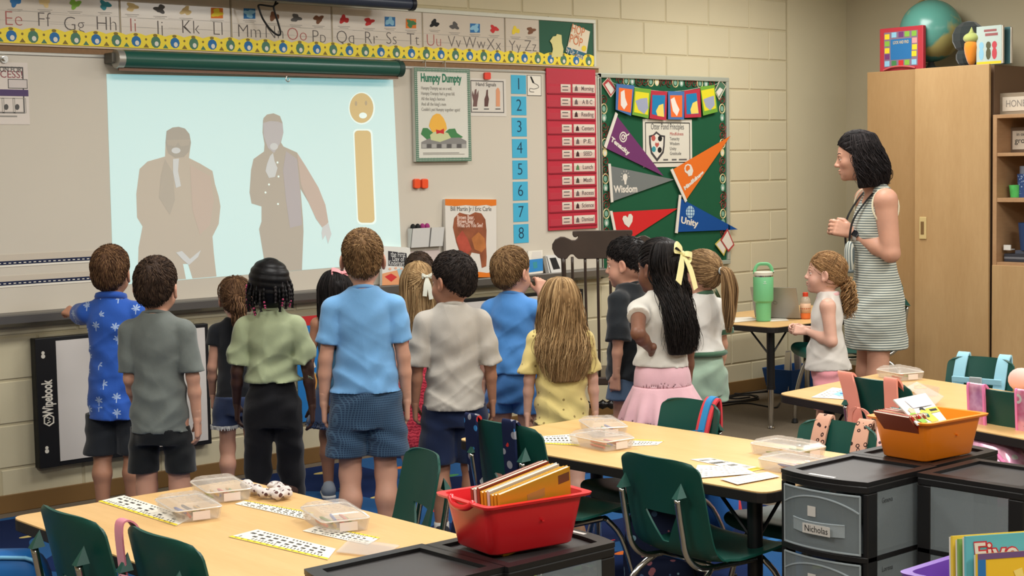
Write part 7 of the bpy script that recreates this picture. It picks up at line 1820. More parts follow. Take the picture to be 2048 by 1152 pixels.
        lip = np.exp(-((dl[:, 0] / (.075 * hh)) ** 4 + (dl[:, 2] / (.042 * hh)) ** 2 * 1.5 + (dl[:, 1] / (.1 * hh)) ** 2)) * .8
        for sx in (-1, 1):
            ck = (V - np.array([s.HM @ Vector((sx * .2 * hh, .3 * hh, -.16 * hh))])); lip = np.maximum(lip, .28 * np.exp(-(ck ** 2).sum(1) / (.11 * hh) ** 2))
            ea = (V - np.array([s.HM @ Vector((sx * .42 * hh, -.03 * hh, -.03 * hh))])); lip = np.maximum(lip, .3 * np.exp(-(ea ** 2).sum(1) / (.1 * hh) ** 2))
        attr(me, 'tint', lip)
        s.o = link('person', me); s.o.matrix_world = s.M
        tag(s.o, label, 'person', group)
    def part(s, name, V, Q, mat, parent=None, label=None, smooth=True):
        me = mk_mesh(name, V, Q, mat, smooth); o = link(name, me, parent or s.o)
        if label: o['label'] = label
        return o
    def z(s, py): return CH - (py - s.h) / s.s - s.z0
    def loc(s, px, py, dz=0.):
        """local point seen at px,py at the person's distance plus dz (away from the camera)"""
        return s.Mi @ (CAM + ray(px, py) * (s.Z + dz))
    def top(s, name, mat, hem, sleeve=.8, ease=.011, hemw=1.0, hemd=1.0, tilt=0., fold=.0032, neck=.86, flat=.0, sl_r=.046, sl_r2=.05, tank=False, k=.006, waist=None, seed=0, h=.0062, hollow=True, bulge=None):
        """shirt or dress body from the shoulders down to local height hem"""
        H_ = s.H; f = Field(); A = s.adult; s.hemz = hem + .018 + .1 * abs(tilt)
        sl_r *= .76; sl_r2 *= .76
        rows = []
        for z, w, d, cx, cy in s.rows:
            if z < .5 * H_: continue
            rows.append((z, w + ease * (1.25 if z < .7 * H_ else 1.), d + ease * 1.15, cx, cy))
        base = [r for r in rows if r[0] > hem + .03]
        hw, hd = (.098 * H_ * hemw, .076 * H_ * hemd)
        low = [(hem - .0, hw, hd, 0, -.004 * H_)]
        if waist: low += [(z * H_, w * H_, d * H_, 0, cy * H_) for z, w, d, cy in waist]; base = [r for r in base if r[0] > max(z for z, *_ in waist) * H_ + .02]
        elif hem < .6 * H_: base = [r for r in base if r[0] > .63 * H_]; low += [((hem + .66 * H_) / 2, (hw + .082 * H_) / 2, (hd + .068 * H_) / 2, 0, 0)]
        if not tank:
            for kx in (-1, 1):
                S0, E = s.arm[kx][0], s.arm[kx][1]; u = (E - S0).normalized(); L = (E - S0).length; b = S0 + u * (L * sleeve)
                f.rc(S0 - Vector((0, 0, .014 * H_)), b + u * .02, sl_r * H_, sl_r2 * H_, .004)
            for kx in (-1, 1):
                S0, E = s.arm[kx][0], s.arm[kx][1]; u = (E - S0).normalized(); L = (E - S0).length; b = S0 + u * (L * sleeve)
                nb = np.array(u, f32); pb = np.array(b, f32)
                f.fn(lambda X, Y, Z, nb=nb, pb=pb: np.maximum(-((X - pb[0]) * nb[0] + (Y - pb[1]) * nb[1] + (Z - pb[2]) * nb[2]), np.sqrt((X - pb[0]) ** 2 + (Y - pb[1]) ** 2 + (Z - pb[2]) ** 2) - f32(sl_r2 * H_ * 1.7)), 's', pb - .12 * H_, pb + .12 * H_, .002)
        f.loft(low + base, k)
        for kx in (-1, 1):
            S0 = s.arm[kx][0]
            if tank: f.rc((kx * .04 * H_, -.004 * H_, S0.z + .012 * H_), (kx * .068 * H_, -.004 * H_, S0.z - .0 * H_), .026 * H_, .024 * H_, .02)
            else: f.rc((kx * .022 * H_, -.008 * H_, S0.z + .022 * H_), S0 - Vector((0, 0, .016 * H_)), .026 * H_ + ease * .3, .023 * H_ + ease * .6, .02)
        if bulge: bulge(f)
        sd = seed + 1.7
        if fold:
            zr = hem
            fold = fold * 1.25
            def fold_f(X, Y, Z):
                w = np.clip((.81 * H_ - Z) / (.12 * H_), .4, 1)
                low_ = np.clip(1 - (Z - zr) / (.25 * H_), .35, 1)
                rd = lambda a_: (1 - np.abs(np.sin(a_))) ** 3
                q = 1.1 * rd(17 * X + 9 * Z + 2.2 * np.sin(9 * Z + sd) + sd) * low_ + 1.2 * rd(26 * Z - 13 * np.abs(X) * np.cos(sd) + 1.6 * np.sin(14 * X + sd * 3) + 4 * Y) * low_ + .8 * rd(21 * X - 15 * Z + 1.5 * np.sin(12 * Z + 2 * sd)) + np.sin(31 * X + 7 * np.sin(11 * Z + sd) + 9 * Y + sd) * .55 + np.sin(42 * Z + 16 * X * np.sin(sd) + 5 * np.sin(13 * X + 2 * sd) + 11 * Y) * .75 * low_ + np.sin(70 * Z - 55 * np.abs(X) + 30 * Y + 3 * sd) * .35
                return (-fold * w * q).astype(f32)
            f.fn(fold_f)
        f.cut((-tilt, 0, -1), (0, 0, hem))
        if False: f.loft([(hem - .03, hw - .012, hd - .012, 0, -.004 * H_), (hem + .012, hw - .012, hd - .012, 0, -.004 * H_), (hem + .03, hw - .03, hd - .03, 0, -.004 * H_)], .004, 's')
        nz = neck * H_
        nb_ = Vector((0, -.006 * H_, 0))
        f.rc((0, .004 * H_, nz - .018 * H_), (0, .0, nz + .1 * H_), .032 * H_, .05 * H_, .004, 's')
        if flat: f.rc((0, .05 * H_, nz - flat * H_), (0, .09 * H_, nz - flat * .6 * H_), .05 * H_, .06 * H_, .006, 's')
        if tank:
            for kx in (-1, 1):
                S0 = s.arm[kx][0]
                f.rc((kx * (.082 if not A else .088) * H_, 0, S0.z + .03 * H_), (kx * (.098 if not A else .108) * H_, 0, S0.z - .065 * H_), .026 * H_, .03 * H_, .006, 's')
        V, Q = f.mesh(h); o = s.part(name, V, Q, mat); s.shirt = o; s.shirt_f = f
        return o
    def collar(s, mat, z=None, r=None, th=.005, name='collar', parent=None, w=1.):
        H_ = s.H; z = z or (.829 * H_ if not s.adult else .845 * H_); r = r or .036 * H_
        P = [(r * w * math.cos(a), -.004 * H_ + r * .95 * math.sin(a), z - .012 * H_ * math.sin(a) - .004) for a in [2 * math.pi * i / 28 for i in range(28)]]
        return MB().tube(P, th, 7, closed=True, flat=1.5).obj(name, mat, parent or s.shirt, smooth=True)
    def shorts(s, name, mat, hem, waist=.585, r0=.074, r1=.07, split=1., fold=.002, h=.0062, seed=0, flare=1., dep=1.0):
        H_ = s.H; f = Field(); zw = waist * H_; r0 *= .74; r1 *= .76
        f.loft([(zw - .17 * H_, .078 * H_, .07 * H_, 0, -.006 * H_), (zw - .08 * H_, .082 * H_, .072 * H_ * dep, 0, -.008 * H_), (zw, .074 * H_, .063 * H_, 0, 0)], .02)
        for k in (-1, 1):
            hp, kn, an = s.leg[k]
            t = (hp.z - hem) / (hp.z - kn.z) if hem > kn.z else 1.
            if hem > kn.z: e = hp + (kn - hp) * t
            else: e = kn + (an - kn) * ((kn.z - hem) / (kn.z - an.z))
            ex = Vector((k * (.012 * H_) * split, 0, 0))
            a = hp + Vector((0, -.002, 0))
            if hem < kn.z:
                f.rc(a, kn + ex * .4, r0 * H_ * .95, r1 * H_ * 1.0, .02); f.rc(kn + ex * .4, e + ex, r1 * H_, r1 * H_ * flare, .02)
            else: f.rc(a, e + ex + (e - a).normalized() * .03, r0 * H_, r1 * H_ * flare, .012)
        sd = seed
        if fold: f.fn(lambda X, Y, Z: (-fold * (np.sin(40 * X + 6 * np.sin(17 * Z + sd)) + .8 * np.sin(46 * Z + 30 * np.abs(X) + sd + 14 * Y))).astype(f32))
        f.cut((0, 0, -1), (0, 0, hem))
        if getattr(s, 'hemz', None): f.cut((0, 0, 1), (0, 0, s.hemz))
        for k in (-1, 1):
            hp, kn, an = s.leg[k]; e = hp + (kn - hp) * ((hp.z - hem) / (hp.z - kn.z)) if hem > kn.z else an
            ex = Vector((k * (.012 * H_) * split, 0, 0))
            if False: f.rc(e + ex + Vector((0, 0, .02)), e + ex - Vector((0, 0, .05)), r1 * H_ * flare - .009, r1 * H_ * flare - .008, .003, 's')
        V, Q = f.mesh(h); o = s.part(name, V, Q, mat); s.bottom = o; return o
    def skirt(s, name, mat, rows, pleats=0, amp=.0, h=.0062, fold=0., seed=0):
        """rows: (z, half width, half depth, cx, cy) local metres, rising"""
        f = Field(); z0, z1 = rows[0][0], rows[-1][0]
        def mod(th, Z):
            t = np.clip((z1 - Z) / max(z1 - z0, 1e-6), 0, 1) ** 1.3
            w_ = np.sin(pleats * th + seed); w_ = np.sign(w_) * np.abs(w_) ** .7
            return (1 + amp * t * w_).astype(f32)
        f.loft(rows, .01, mod=mod if pleats else None)
        r0 = rows[0]; f.loft([(r0[0] - .02, r0[1] - .01, r0[2] - .01, r0[3], r0[4]), (r0[0] + .02, r0[1] - .012, r0[2] - .012, r0[3], r0[4]), (r0[0] + .045, r0[1] - .04, r0[2] - .04, r0[3], r0[4])], .003, 's', mod=mod if pleats else None)
        V, Q = f.mesh(h); return s.part(name, V, Q, mat)
    def shoes(s, mat, sole, sock=None):
        H_ = s.H; L = .15 * H_
        for k in (-1, 1):
            an = s.leg[k][2]; x, y = an.x, an.y; f = Field()
            f.rc((x, y - .02 * H_, .035 * H_), (x, y + .03 * H_, .03 * H_), .03 * H_, .028 * H_, .02); f.rc((x, y + .03 * H_, .026 * H_), (x + k * .006, y + .085 * H_, .02 * H_), .027 * H_, .022 * H_, .02)
            f.rc((x, y - .012 * H_, .03 * H_), (x, y - .012 * H_, .055 * H_), .026 * H_, .026 * H_, .012); f.cut((0, 0, -1), (0, 0, .014))
            V, Q = f.mesh(.006); o = s.part('shoe', V, Q, mat)
            g = Field(); g.rc((x, y - .022 * H_, .012), (x + k * .005, y + .088 * H_, .012), .031 * H_, .028 * H_, .0); g.cut((0, 0, -1), (0, 0, .0006)); g.cut((0, 0, 1), (0, 0, .017))
            V, Q = g.mesh(.006); s.part('sole', V, Q, sole, o)
            if sock: MB().tube([(x, y, .05 * H_), (x, y + .002, .085 * H_)], [.027 * H_, .026 * H_], 14).obj('sock', sock, s.o, smooth=True)
    def hair(s, mat, fields=(), strands=(), label=None, fade=None):
        """fields: [(Field, h)], strands: [(P, R)] in head units"""
        parts = []; rn = []
        for f, h in fields:
            V, Q = f.mesh(h); parts.append((V, Q)); rn.append(np.full(len(V), .35) + .15 * np.sin(V[:, 0] * 60) * np.sin(V[:, 1] * 47))
        for i, (P, R) in enumerate(strands):
            V, Q = tubes(P, R, 3, i); parts.append((V, Q)); rn.append(np.repeat(s.rng.uniform(0, 1, P.shape[0]), P.shape[1] * 3))
        V, Q = join(parts); V = V * s.hh; Mh = np.array(s.HM); V = V @ Mh[:3, :3].T + Mh[:3, 3]
        o = s.part('hair', V, Q, mat, label=label); attr(o.data, 'rnd', np.concatenate(rn)); s.hr = o; return o
    def hp(s, x, y, z): return s.HM @ Vector((x * s.hh, y * s.hh, z * s.hh))
    def bow(s, name, c, out, size, mat, tails=1., tilt=0., parent=None, drop=None, wl=1.):
        """fabric bow at head-unit point c facing direction out (head frame)"""
        o_ = Vector(out).normalized(); up = Vector((0, 0, 1)); up = (up - o_ * up.dot(o_)).normalized(); rt = up.cross(o_)
        Rm = Matrix((rt, o_, up)).transposed().to_4x4() @ Matrix.Rotation(tilt, 4, 'Y')
        Mx = s.HM @ Matrix.Translation(Vector(c) * s.hh) @ Rm; z = size
        mb = MB(Mx)
        for k in (-1, 1):
            P = bez([(0, .1 * z, 0), (k * .25 * z, .22 * z, .07 * z), (k * .62 * z * wl, .2 * z, .16 * z), (k * .7 * z * wl, .12 * z, .02 * z), (k * .55 * z * wl, .06 * z, -.12 * z), (k * .2 * z, .06 * z, -.04 * z), (0, .08 * z, 0)], 5)
            w = [.10, .14, .19, .22, .24, .25, .25, .25, .26, .26, .26, .26, .25, .25, .25, .24, .24, .23, .22, .2, .19, .17, .16, .14, .13, .12, .11, .10, .10, .1, .1]
            A = [p + Vector((0, 0, w[min(i, 30)] * z * .55)) for i, p in enumerate(P)]; Bq = [p - Vector((0, 0, w[min(i, 30)] * z * .55)) for i, p in enumerate(P)]
            mb.strip(A, Bq, (0, .02 * z, 0))
        mb.ell((0, .13 * z, 0), (.11 * z, .1 * z, .13 * z), 10, 7)
        if tails:
            for k in (-1, 1):
                dx = (drop or {}).get(k, (k * .35, -1.))
                P = bez([(0, .08 * z, 0), (dx[0] * .5 * tails * z, .16 * z, dx[1] * .4 * tails * z), (dx[0] * tails * z, .12 * z, dx[1] * tails * z)], 5)
                d_ = Vector((dx[0], 0, dx[1])).normalized(); sd = Vector((d_.z, 0, -d_.x)); n_ = len(P)
                A = [p + sd * z * (.06 + .14 * min(1, i / 5)) for i, p in enumerate(P)]; Bq = [p - sd * z * (.06 + .14 * min(1, i / 5)) for i, p in enumerate(P)]
                mb.strip(A, Bq, (0, .025 * z, 0))
        return mb.obj(name, mat, parent or s.hr, smooth=True, auto=.8)
    def face(s, iris=(70, 50, 36), brow=(70, 50, 36), lash=True):
        hh = s.hh; W_ = M('eye_white', (222, 214, 206), .2, .5); I_ = M('iris_%d' % iris[0], iris, .15, .6); B_ = M('brow_%d' % brow[0], brow, .8)
        for k in (-1, 1):
            c = (k * .135 * hh, .288 * hh, -.005 * hh)
            e = MB(s.HM).ell(c, (.062 * hh, .056 * hh, .05 * hh), 14, 10).obj('eye', W_, s.o, smooth=True)
            MB(s.HM).ell((k * .137 * hh, .322 * hh, -.007 * hh), (.038 * hh, .026 * hh, .036 * hh), 12, 8).obj('iris', I_, e, smooth=True)
            MB(s.HM).ell((c[0], c[1] + .002 * hh, c[2] + .024 * hh), (.068 * hh, .063 * hh, .044 * hh), 14, 10).obj('eyelid', s.skin, e, smooth=True)
            MB(s.HM).ell((c[0], c[1] - .002 * hh, c[2] - .034 * hh), (.066 * hh, .060 * hh, .036 * hh), 14, 10).obj('eyelid', s.skin, e, smooth=True)
            P = [(k * (.06 + .16 * t) * hh, (.372 - .085 * t * t) * hh, (.085 + .045 * math.sin(t * 2.4)) * hh) for t in (0, .25, .5, .75, 1)]
            MB(s.HM).tube(bez(P, 4), [.011 * hh] * 13 + [.009 * hh] * 3 + [.004 * hh], 6).obj('eyebrow', B_, s.o, smooth=True)
            P = [(k * (.08 + .11 * t) * hh, (.345 - .045 * t * t) * hh, (-.004 + .018 * math.sin(t * 3.1)) * hh) for t in (0, .25, .5, .75, 1)]
            MB(s.HM).tube(bez(P, 3), .005 * hh, 5).obj('lash_line', M('lash_dark', (40, 30, 28), .7), s.o, smooth=True)
# ================================================================ the people
SOLE = M('sole_white', (206, 204, 200), .6); SHG = M('shoe_grey', (128, 136, 146), .7, bump=.4, bs=300); SHD = M('shoe_dark', (40, 42, 50), .6); SHT_ = M('sandal_tan', (150, 112, 86), .6); SOCK = M('sock_white', (214, 212, 206), .9)
def palm_pat(N, c):
    o = N.co('Object'); x = N.n('ShaderNodeTexVoronoi'); x.inputs['Scale'].default_value = 14.; x.inputs['Randomness'].default_value = .7; N.link(o, x.inputs['Vector'])
    v = N.n('ShaderNodeVectorMath', operation='SUBTRACT'); N.link(N.co('Object', (14, 14, 14)), v.inputs[0]); v2 = N.n('ShaderNodeVectorMath', operation='SCALE'); N.link(x.outputs['Position'], v2.inputs[0]); v2.inputs['Scale'].default_value = 14.
    N.link(v2.outputs[0], v.inputs[1]); s_ = N.sep(v.outputs[0])
    a = N.math('ARCTAN2', s_[2], s_[0]); r = N.math('SQRT', N.math('ADD', N.math('MULTIPLY', s_[0], s_[0]), N.math('MULTIPLY', s_[2], s_[2])))
    lobe = N.math('MULTIPLY', N.math('ABSOLUTE', N.math('SINE', N.math('MULTIPLY', a, 3.5))), .24)
    crown = N.math('MULTIPLY', N.math('LESS_THAN', r, N.math('ADD', lobe, .02)), N.math('GREATER_THAN', s_[2], -.12))
    trunk = N.math('MULTIPLY', N.math('LESS_THAN', N.math('ABSOLUTE', s_[0]), .03), N.math('MULTIPLY', N.math('LESS_THAN', s_[2], 0.), N.math('GREATER_THAN', s_[2], -.34)))
    keep = N.math('GREATER_THAN', N.sep(x.outputs['Color'])[0], .3)
    return N.mix(N.math('MULTIPLY', N.math('MULTIPLY', N.math('MAXIMUM', crown, trunk), keep), .75), c, lin((180, 200, 226)))
def short_hair(P, mat, n=2600, t0=.06, tn=.01, a=-.02, b=.75, L=.13, whorl=(.02, -.3, .5), lift=.025, noise=.012, label=None, r=.009, low=None):
    return P.hair(mat, [cap(t0, tn, a, b, noise=noise, seed=P.H * 7)], [st_short(P.rng, n, L, whorl, t0, a, b, lift, r)], label)

def at_(px, py, dz): return lambda p: p.loc(px, py, dz)
def dirl(p, x, y, d=0.):        # direction right, up, away as the camera sees it, in the person's frame
    return p.Mi.to_3x3() @ (_ri * x + _up * y + _Fw * d)
BRN = HAIRM('brown', (88, 62, 44), (138, 104, 72)); BRN2 = HAIRM('dark_brown', (58, 44, 36), (94, 74, 58)); BLK = HAIRM('black', (26, 23, 23), (54, 48, 46), .35); BLD = HAIRM('blonde', (140, 110, 74), (204, 172, 126)); DBL = HAIRM('dark_blonde', (122, 94, 64), (178, 146, 104)); SBR = HAIRM('sandy', (112, 84, 56), (160, 128, 88))
# ---- boy in the palm shirt
P = Person('boy in a blue palm print shirt resting his hand on the marker tray', 240, 462, 487, -14, S_TAN, head=(-4, 4, 3),
           arms={-1: ('ik', lambda p: p.Mi @ ony(142, 634, -.15), (-.6, -.2, -1), (-.8, .5, .3), (.6, .5, .5), (.1, .2, -1), .75), 1: ('down', .16, .1)})
P.top('polo_shirt', CL('palm', (44, 88, 176), pat=palm_pat, var=.03), P.z(832), sleeve=.72, ease=.014, hemw=.98, hemd=1.1, fold=.0038, sl_r=.048, sl_r2=.054, seed=1, tilt=.04)
P.collar(CL('palm_collar', (40, 80, 164)), r=.046 * P.H, th=.011, w=1.05)
P.shorts('shorts', CL('charcoal', (40, 43, 48)), P.z(906), r0=.078, r1=.074, seed=2)
P.shoes(SHG, SOLE, SOCK)
short_hair(P, BRN, 2600, .075, .014, L=.16, whorl=(.05, -.25, .5), b=.78)
# ---- boy in the grey T-shirt
P = Person('boy in a heather grey T-shirt and black shorts seen from behind', 331, 520, 508, -16, S_LIGHT, head=(-4, 2, 4), arms={1: ('down', .15, .06), -1: ('down', .02, .7)})
P.top('t_shirt', CL('heather', (106, 112, 108), var=.12), P.z(857), sleeve=.88, hemw=.92, fold=.003, sl_r2=.05, seed=3)
P.collar(CL('heather', (106, 112, 108)))
P.shorts('shorts', CL('black', (22, 24, 26), rough=.6), P.z(941), r0=.062, r1=.066, seed=1)
P.shoes(SHD, SOLE, SOCK)
short_hair(P, BRN2, 2600, .06, .01, L=.14, whorl=(.04, -.34, .46))
# ---- girl with the messy ponytail
P = Person('girl in black top and fringed denim shorts with a teal hair tie', 484, 440, 549, -4, S_LIGHT, head=(4, 0, 0), arms={1: ('down', .12, .15), -1: ('down', .14, .35)}, wide=.96)
P.top('blouse', CL('black_top', (24, 26, 30)), P.z(795), sleeve=.42, hemw=.94, hemd=.95, fold=.002, sl_r=.046, sl_r2=.052, seed=4)
DN = CL('denim', (44, 56, 86), bs=700, bump=.5, var=.12)
P.shorts('denim_shorts', DN, P.z(848), r0=.074, r1=.076, seed=3)
mb = MB()
for k in (-1, 1):
    c = P.leg[k][0].lerp(P.leg[k][1], (P.leg[k][0].z - P.z(848)) / (P.leg[k][0].z - P.leg[k][1].z))
    for i in range(70):
        a = i * 2 * math.pi / 70; r = .058 * P.H; q = Vector((c.x + k * .012 * P.H + r * math.cos(a), c.y + r * math.sin(a), P.z(848) + .004)); mb.tube([q, q + Vector((.003 * math.sin(i * 7), .003 * math.cos(i * 5), -.016 - .004 * math.sin(i * 3)))], [.0042, .0025], 4)
mb.obj('fringe', CL('fringe', (206, 204, 200)), P.bottom, kind='stuff')
P.shoes(SHT_, SOLE)
tie = (0, -.52, .12)
tail = st_along(P.rng, 150, [tie, (.02, -.62, .0), (.06, -.62, -.3), (.08, -.58, -.7), (.1, -.5, -1.1)], [.06, .16, .2, .16, .06], wave=.05, wf=7, r=.014, curl=.02)
fly = st_comb(P.rng, 90, (0, -.4, .75), .10, r=.006)
P.hair(BRN, [cap(.06, .02, -.1, .55, noise=.01, seed=2)], [st_comb(P.rng, 700, tie, .06, r=.012, hug=(.06, .02, -.1, .55)), tail, fly])
MB(P.HM).tube([(.07 * P.hh * math.cos(a), -.53 * P.hh, (.12 + .06 * math.sin(a)) * P.hh) for a in [i * .63 for i in range(10)]], .012 * P.hh * 2, 7, closed=True).obj('hair_tie', M('tie_teal', (70, 160, 150), .6), P.hr, smooth=True)
# ---- girl with braids in the sage shirt
P = Person('girl in a sage green T-shirt with black braids and pink beads', 554, 492, 512, -4, S_DARK, head=(6, 2, 0), arms={1: ('down', .24, .1), -1: ('down', .2, .42)}, wide=.98)
P.top('t_shirt', CL('sage', (164, 174, 138)), P.z(758), sleeve=.85, ease=.014, hemw=.9, hemd=1.05, fold=.0048, sl_r=.048, sl_r2=.056, seed=6, tilt=-.0)
P.collar(CL('sage', (164, 174, 138)))
P.shorts('trousers', CL('black_pants', (27, 27, 31)), .05 * P.H, r0=.078, r1=.058, flare=.86, seed=5, waist=.6)
P.shoes(SHD, SHD)
BLKB = HAIRM('braid_black', (20, 19, 20), (48, 44, 44), .32)
def rows_(X, Y, Z): return skull(X, Y, Z) - .05 - .016 * np.abs(np.sin(24 * (Z + .12 * X))) * (Z > -.1)
Fd = Field(); Fd.fn(lambda X, Y, Z: -smin(-rows_(X, Y, Z), (Z + .3 - .62 * Y), .03), 'u', np.array([-.55, -.65, -.5]), np.array([.55, .55, .68]))
br = []; bead = MB()
for i in range(22):
    sd = -1 if i % 2 else 1; th = math.radians(sd * (12 + 5.2 * i)); zz0 = .05 - .05 * (i % 4)
    x0, y0 = .40 * math.sin(th), -.07 - .44 * math.cos(th); L_ = .30 + .1 * ((i * 7) % 5) / 5
    pth = [(x0 * .9, y0 * .9, zz0 + .15), (x0 * 1.06, y0 * 1.05, zz0), (x0 * 1.1, y0 * 1.06, zz0 - L_ * .5), (x0 * 1.04 + .02 * math.sin(i), y0 * 1.02, zz0 - L_)]
    pp = bez(pth, 6); br.append([tuple(p) for p in pp])
    if i % 3 == 1 or i > 15:
        for j in range(3): bead.ell(Vector(pp[-1 - j * 2]) * P.hh, (.026 * P.hh,) * 3, 8, 6, X=P.HM)
Pb_ = np.array(br); Rb = np.full(Pb_.shape[:2], .03) * (1 + .3 * np.sin(np.linspace(0, 40, Pb_.shape[1])))[None]
P.hair(BLKB, [(Fd, .02)], [(Pb_, Rb)])
bead.obj('hair_bead', M('bead_pink', (190, 70, 110), .3), P.hr, smooth=True, kind='stuff')
mb = MB(P.HM)
for i in range(14): mb.ell(((-.43 + .02 * (i % 2)) * P.hh, (-.12 + .03 * (i % 3)) * P.hh, (.05 - .022 * i) * P.hh), (.027 * P.hh,) * 3, 8, 6)
mb.obj('bead_cluster', M('bead_pink', (190, 70, 110)), P.hr, smooth=True, kind='stuff')
# ---- girl with pink bow, denim blue dress
P = Person('girl in a denim blue sleeveless dress with a pink hair bow', 682, 426, 532, 4, S_OLIVE, head=(4, 0, 0), arms={-1: ('down', .22, .02), 1: ('down', .12, .1)}, wide=.98, hairt=.02)
DR = CL('dress_blue', (48, 84, 108), var=.06)
P.top('dress', DR, P.z(772), tank=True, hemw=.98, fold=.002, seed=2)
P.skirt('skirt', CL('skirt_navy', (42, 60, 92)), [(P.z(848), .15 * P.H, .13 * P.H, 0, -.005), (P.z(810), .125 * P.H, .11 * P.H, 0, 0), (P.z(766), .092 * P.H, .078 * P.H, 0, 0)], 9, .05)
P.shoes(SHG, SOLE, None)
prof = [(.05, .1, -.1, .56), (.27, .36, -.08, .48), (.42, .46, -.08, .2), (.44, .47, -.08, -.1), (.44, .42, -.12, -.5), (.42, .3, -.26, -.9), (.3, .2, -.36, -1.35)]
def inner(prof, k=.88, yf=.1):
    f = Field(); f.loft(sorted([(z, max(rx * k, .02), max(ry * k, .02), 0, yc) for rx, ry, yc, z in prof if z < .3]), .02); f.cut((0, 1, .0), (0, yf, 0), .04); return (f, .035)
P.hair(BLK, [cap(.07, .02, -.15, .55, seed=1), inner(prof)], [st_curtain(P.rng, 420, prof, (-105, 105), .025, 6, .014)])
P.bow('hair_bow', (.12, -.36, .47), (.1, -1, .75), .072, M('bow_pink', (236, 156, 160), .6, sheen=.3), tails=0., tilt=.12)
# ---- tall boy in light blue
P = Person('tall boy in a plain light blue T-shirt and checked navy shorts', 741, 515, 453, 0, S_LIGHT, head=(0, 2, 0), arms={1: ('down', .15, .06), -1: ('down', .17, .05)}, wide=1.02, hairt=.01)
P.top('t_shirt', CL('sky', (112, 164, 212)), P.z(777), sleeve=.72, ease=.015, hemw=1.04, fold=.0032, sl_r=.046, sl_r2=.05, seed=9)
P.collar(CL('sky', (112, 164, 212)))
def plaid(N, c):
    s = N.sep(N.co()); g = lambda v, f_: N.math('GREATER_THAN', N.math('SINE', N.math('MULTIPLY', v, f_)), .55)
    return N.mix(N.math('MULTIPLY', N.math('MAXIMUM', g(N.math('ADD', s[0], s[1]), 720.), g(s[2], 720.)), .5), c, lin((84, 116, 142)))
P.shorts('shorts', CL('plaid', (40, 60, 86), pat=plaid), P.z(907), r0=.082, r1=.086, seed=4, fold=.0025)
P.shoes(SHT_, SOLE, None)
short_hair(P, SBR, 2600, .05, .004, L=.10, whorl=(.0, -.38, .42), lift=.015, r=.0085)
# ---- girl in the coral dress, and a child hidden in front of her
P = Person('child with smooth brown hair mostly hidden beyond the girl in the coral dress', 848, 402, 500, 0, S_LIGHT, head=(0, 0, 0))
P.top('t_shirt', CL('cream', (196, 190, 176)), .5 * P.H, fold=.002)
P.shorts('shorts', CL('charcoal', (40, 43, 48)), .3 * P.H)
short_hair(P, BRN2, 900, .055, .01, L=.14)
P = Person('girl in a coral red textured dress with white ribbon in long blonde hair', 846, 432, 516, 0, S_FAIR, head=(0, 0, 0), arms={-1: ('down', .15, .1), 1: ('down', .12, .1)}, wide=.96, hairt=.02)
def ripple(N, c):
    w = N.n('ShaderNodeTexWave'); w.bands_direction = 'Z'; w.inputs['Scale'].default_value = 22.; w.inputs['Distortion'].default_value = 7.; w.inputs['Detail'].default_value = 2.; w.inputs['Detail Scale'].default_value = 3.; N.link(N.co(), w.inputs['Vector'])
    return N.ramp(w.outputs['Fac'], [(.25, lin((168, 38, 58))), (.6, lin((222, 74, 90)))])
P.top('dress', CL('coral', (214, 62, 78), pat=ripple), P.z(888), tank=True, hemw=1.15, hemd=1.15, fold=.002, seed=4)
P.shoes(SHD, SHD)
prof = [(.05, .1, -.1, .55), (.25, .33, -.08, .48), (.4, .45, -.07, .2), (.42, .46, -.07, -.15), (.42, .4, -.14, -.5), (.4, .28, -.3, -.9), (.28, .18, -.38, -1.2)]
P.hair(BLD, [cap(.055, .02, -.12, .5, seed=3), inner(prof)], [st_curtain(P.rng, 520, prof, (-108, 108), .03, 5, .014), st_comb(P.rng, 320, (.16, -.5, .25), .06, r=.012, hug=(.055, .02, -.12, .5))])
P.bow('hair_ribbon', (.2, -.5, .24), (.3, -1, .1), .05, M('ribbon_white', (216, 216, 200), .6, sheen=.3), tails=1.5, drop={-1: (-.2, -1.2), 1: (.2, -1.4)}, wl=.7)
# ---- boy in the pale grey shirt
P = Person('boy in a loose pale grey T-shirt and navy shorts looking aside', 915, 492, 500, 6, S_TAN, head=(42, -2, 0), arms={1: ('down', .2, .2), -1: ('down', .2, .12, .6)}, wide=1.06)
P.top('t_shirt', CL('pale_grey', (182, 176, 166)), P.z(812), sleeve=1.0, ease=.02, hemw=1.1, hemd=1.15, fold=.004, sl_r=.05, sl_r2=.056, seed=12)
P.collar(CL('pale_grey', (182, 176, 166)))
P.shorts('shorts', CL('navy', (28, 40, 70)), P.z(922), r0=.084, r1=.088, seed=4)
P.shoes(SHD, SOLE, SOCK)
short_hair(P, HAIRM('fade_black', (38, 32, 30), (66, 56, 50)), 2600, .075, .004, a=.0, L=.11, whorl=(.03, -.35, .46), r=.0085)
P.face((60, 42, 32), (40, 32, 28))
# ---- boy in the blue set, hand at his mouth
P = Person('boy in matching blue T-shirt and shorts raising a hand to his mouth', 1032, 446, 490, -18, S_LIGHT, head=(-22, 2, 0),
           arms={1: ('ik', at_(1082, 588, .02), (.7, -.2, -1), (-.1, .3, 1), (-.6, -.5, .3), (-.7, .4, .2), .8), -1: ('down', .16, .1)})
P.top('t_shirt', CL('mid_blue', (74, 132, 196), rough=.6), P.z(742), sleeve=.9, ease=.014, hemw=1.05, hemd=1.1, fold=.0035, sl_r2=.056, seed=14)
P.collar(CL('mid_blue', (74, 132, 196)))
P.shorts('shorts', CL('mid_blue_shorts', (62, 112, 172), rough=.6), P.z(822), r0=.08, r1=.084, seed=7, fold=.003)
P.shoes(SHG, SOLE, SOCK)
short_hair(P, SBR, 2600, .075, .014, L=.17, whorl=(.0, -.3, .5))
P.face()
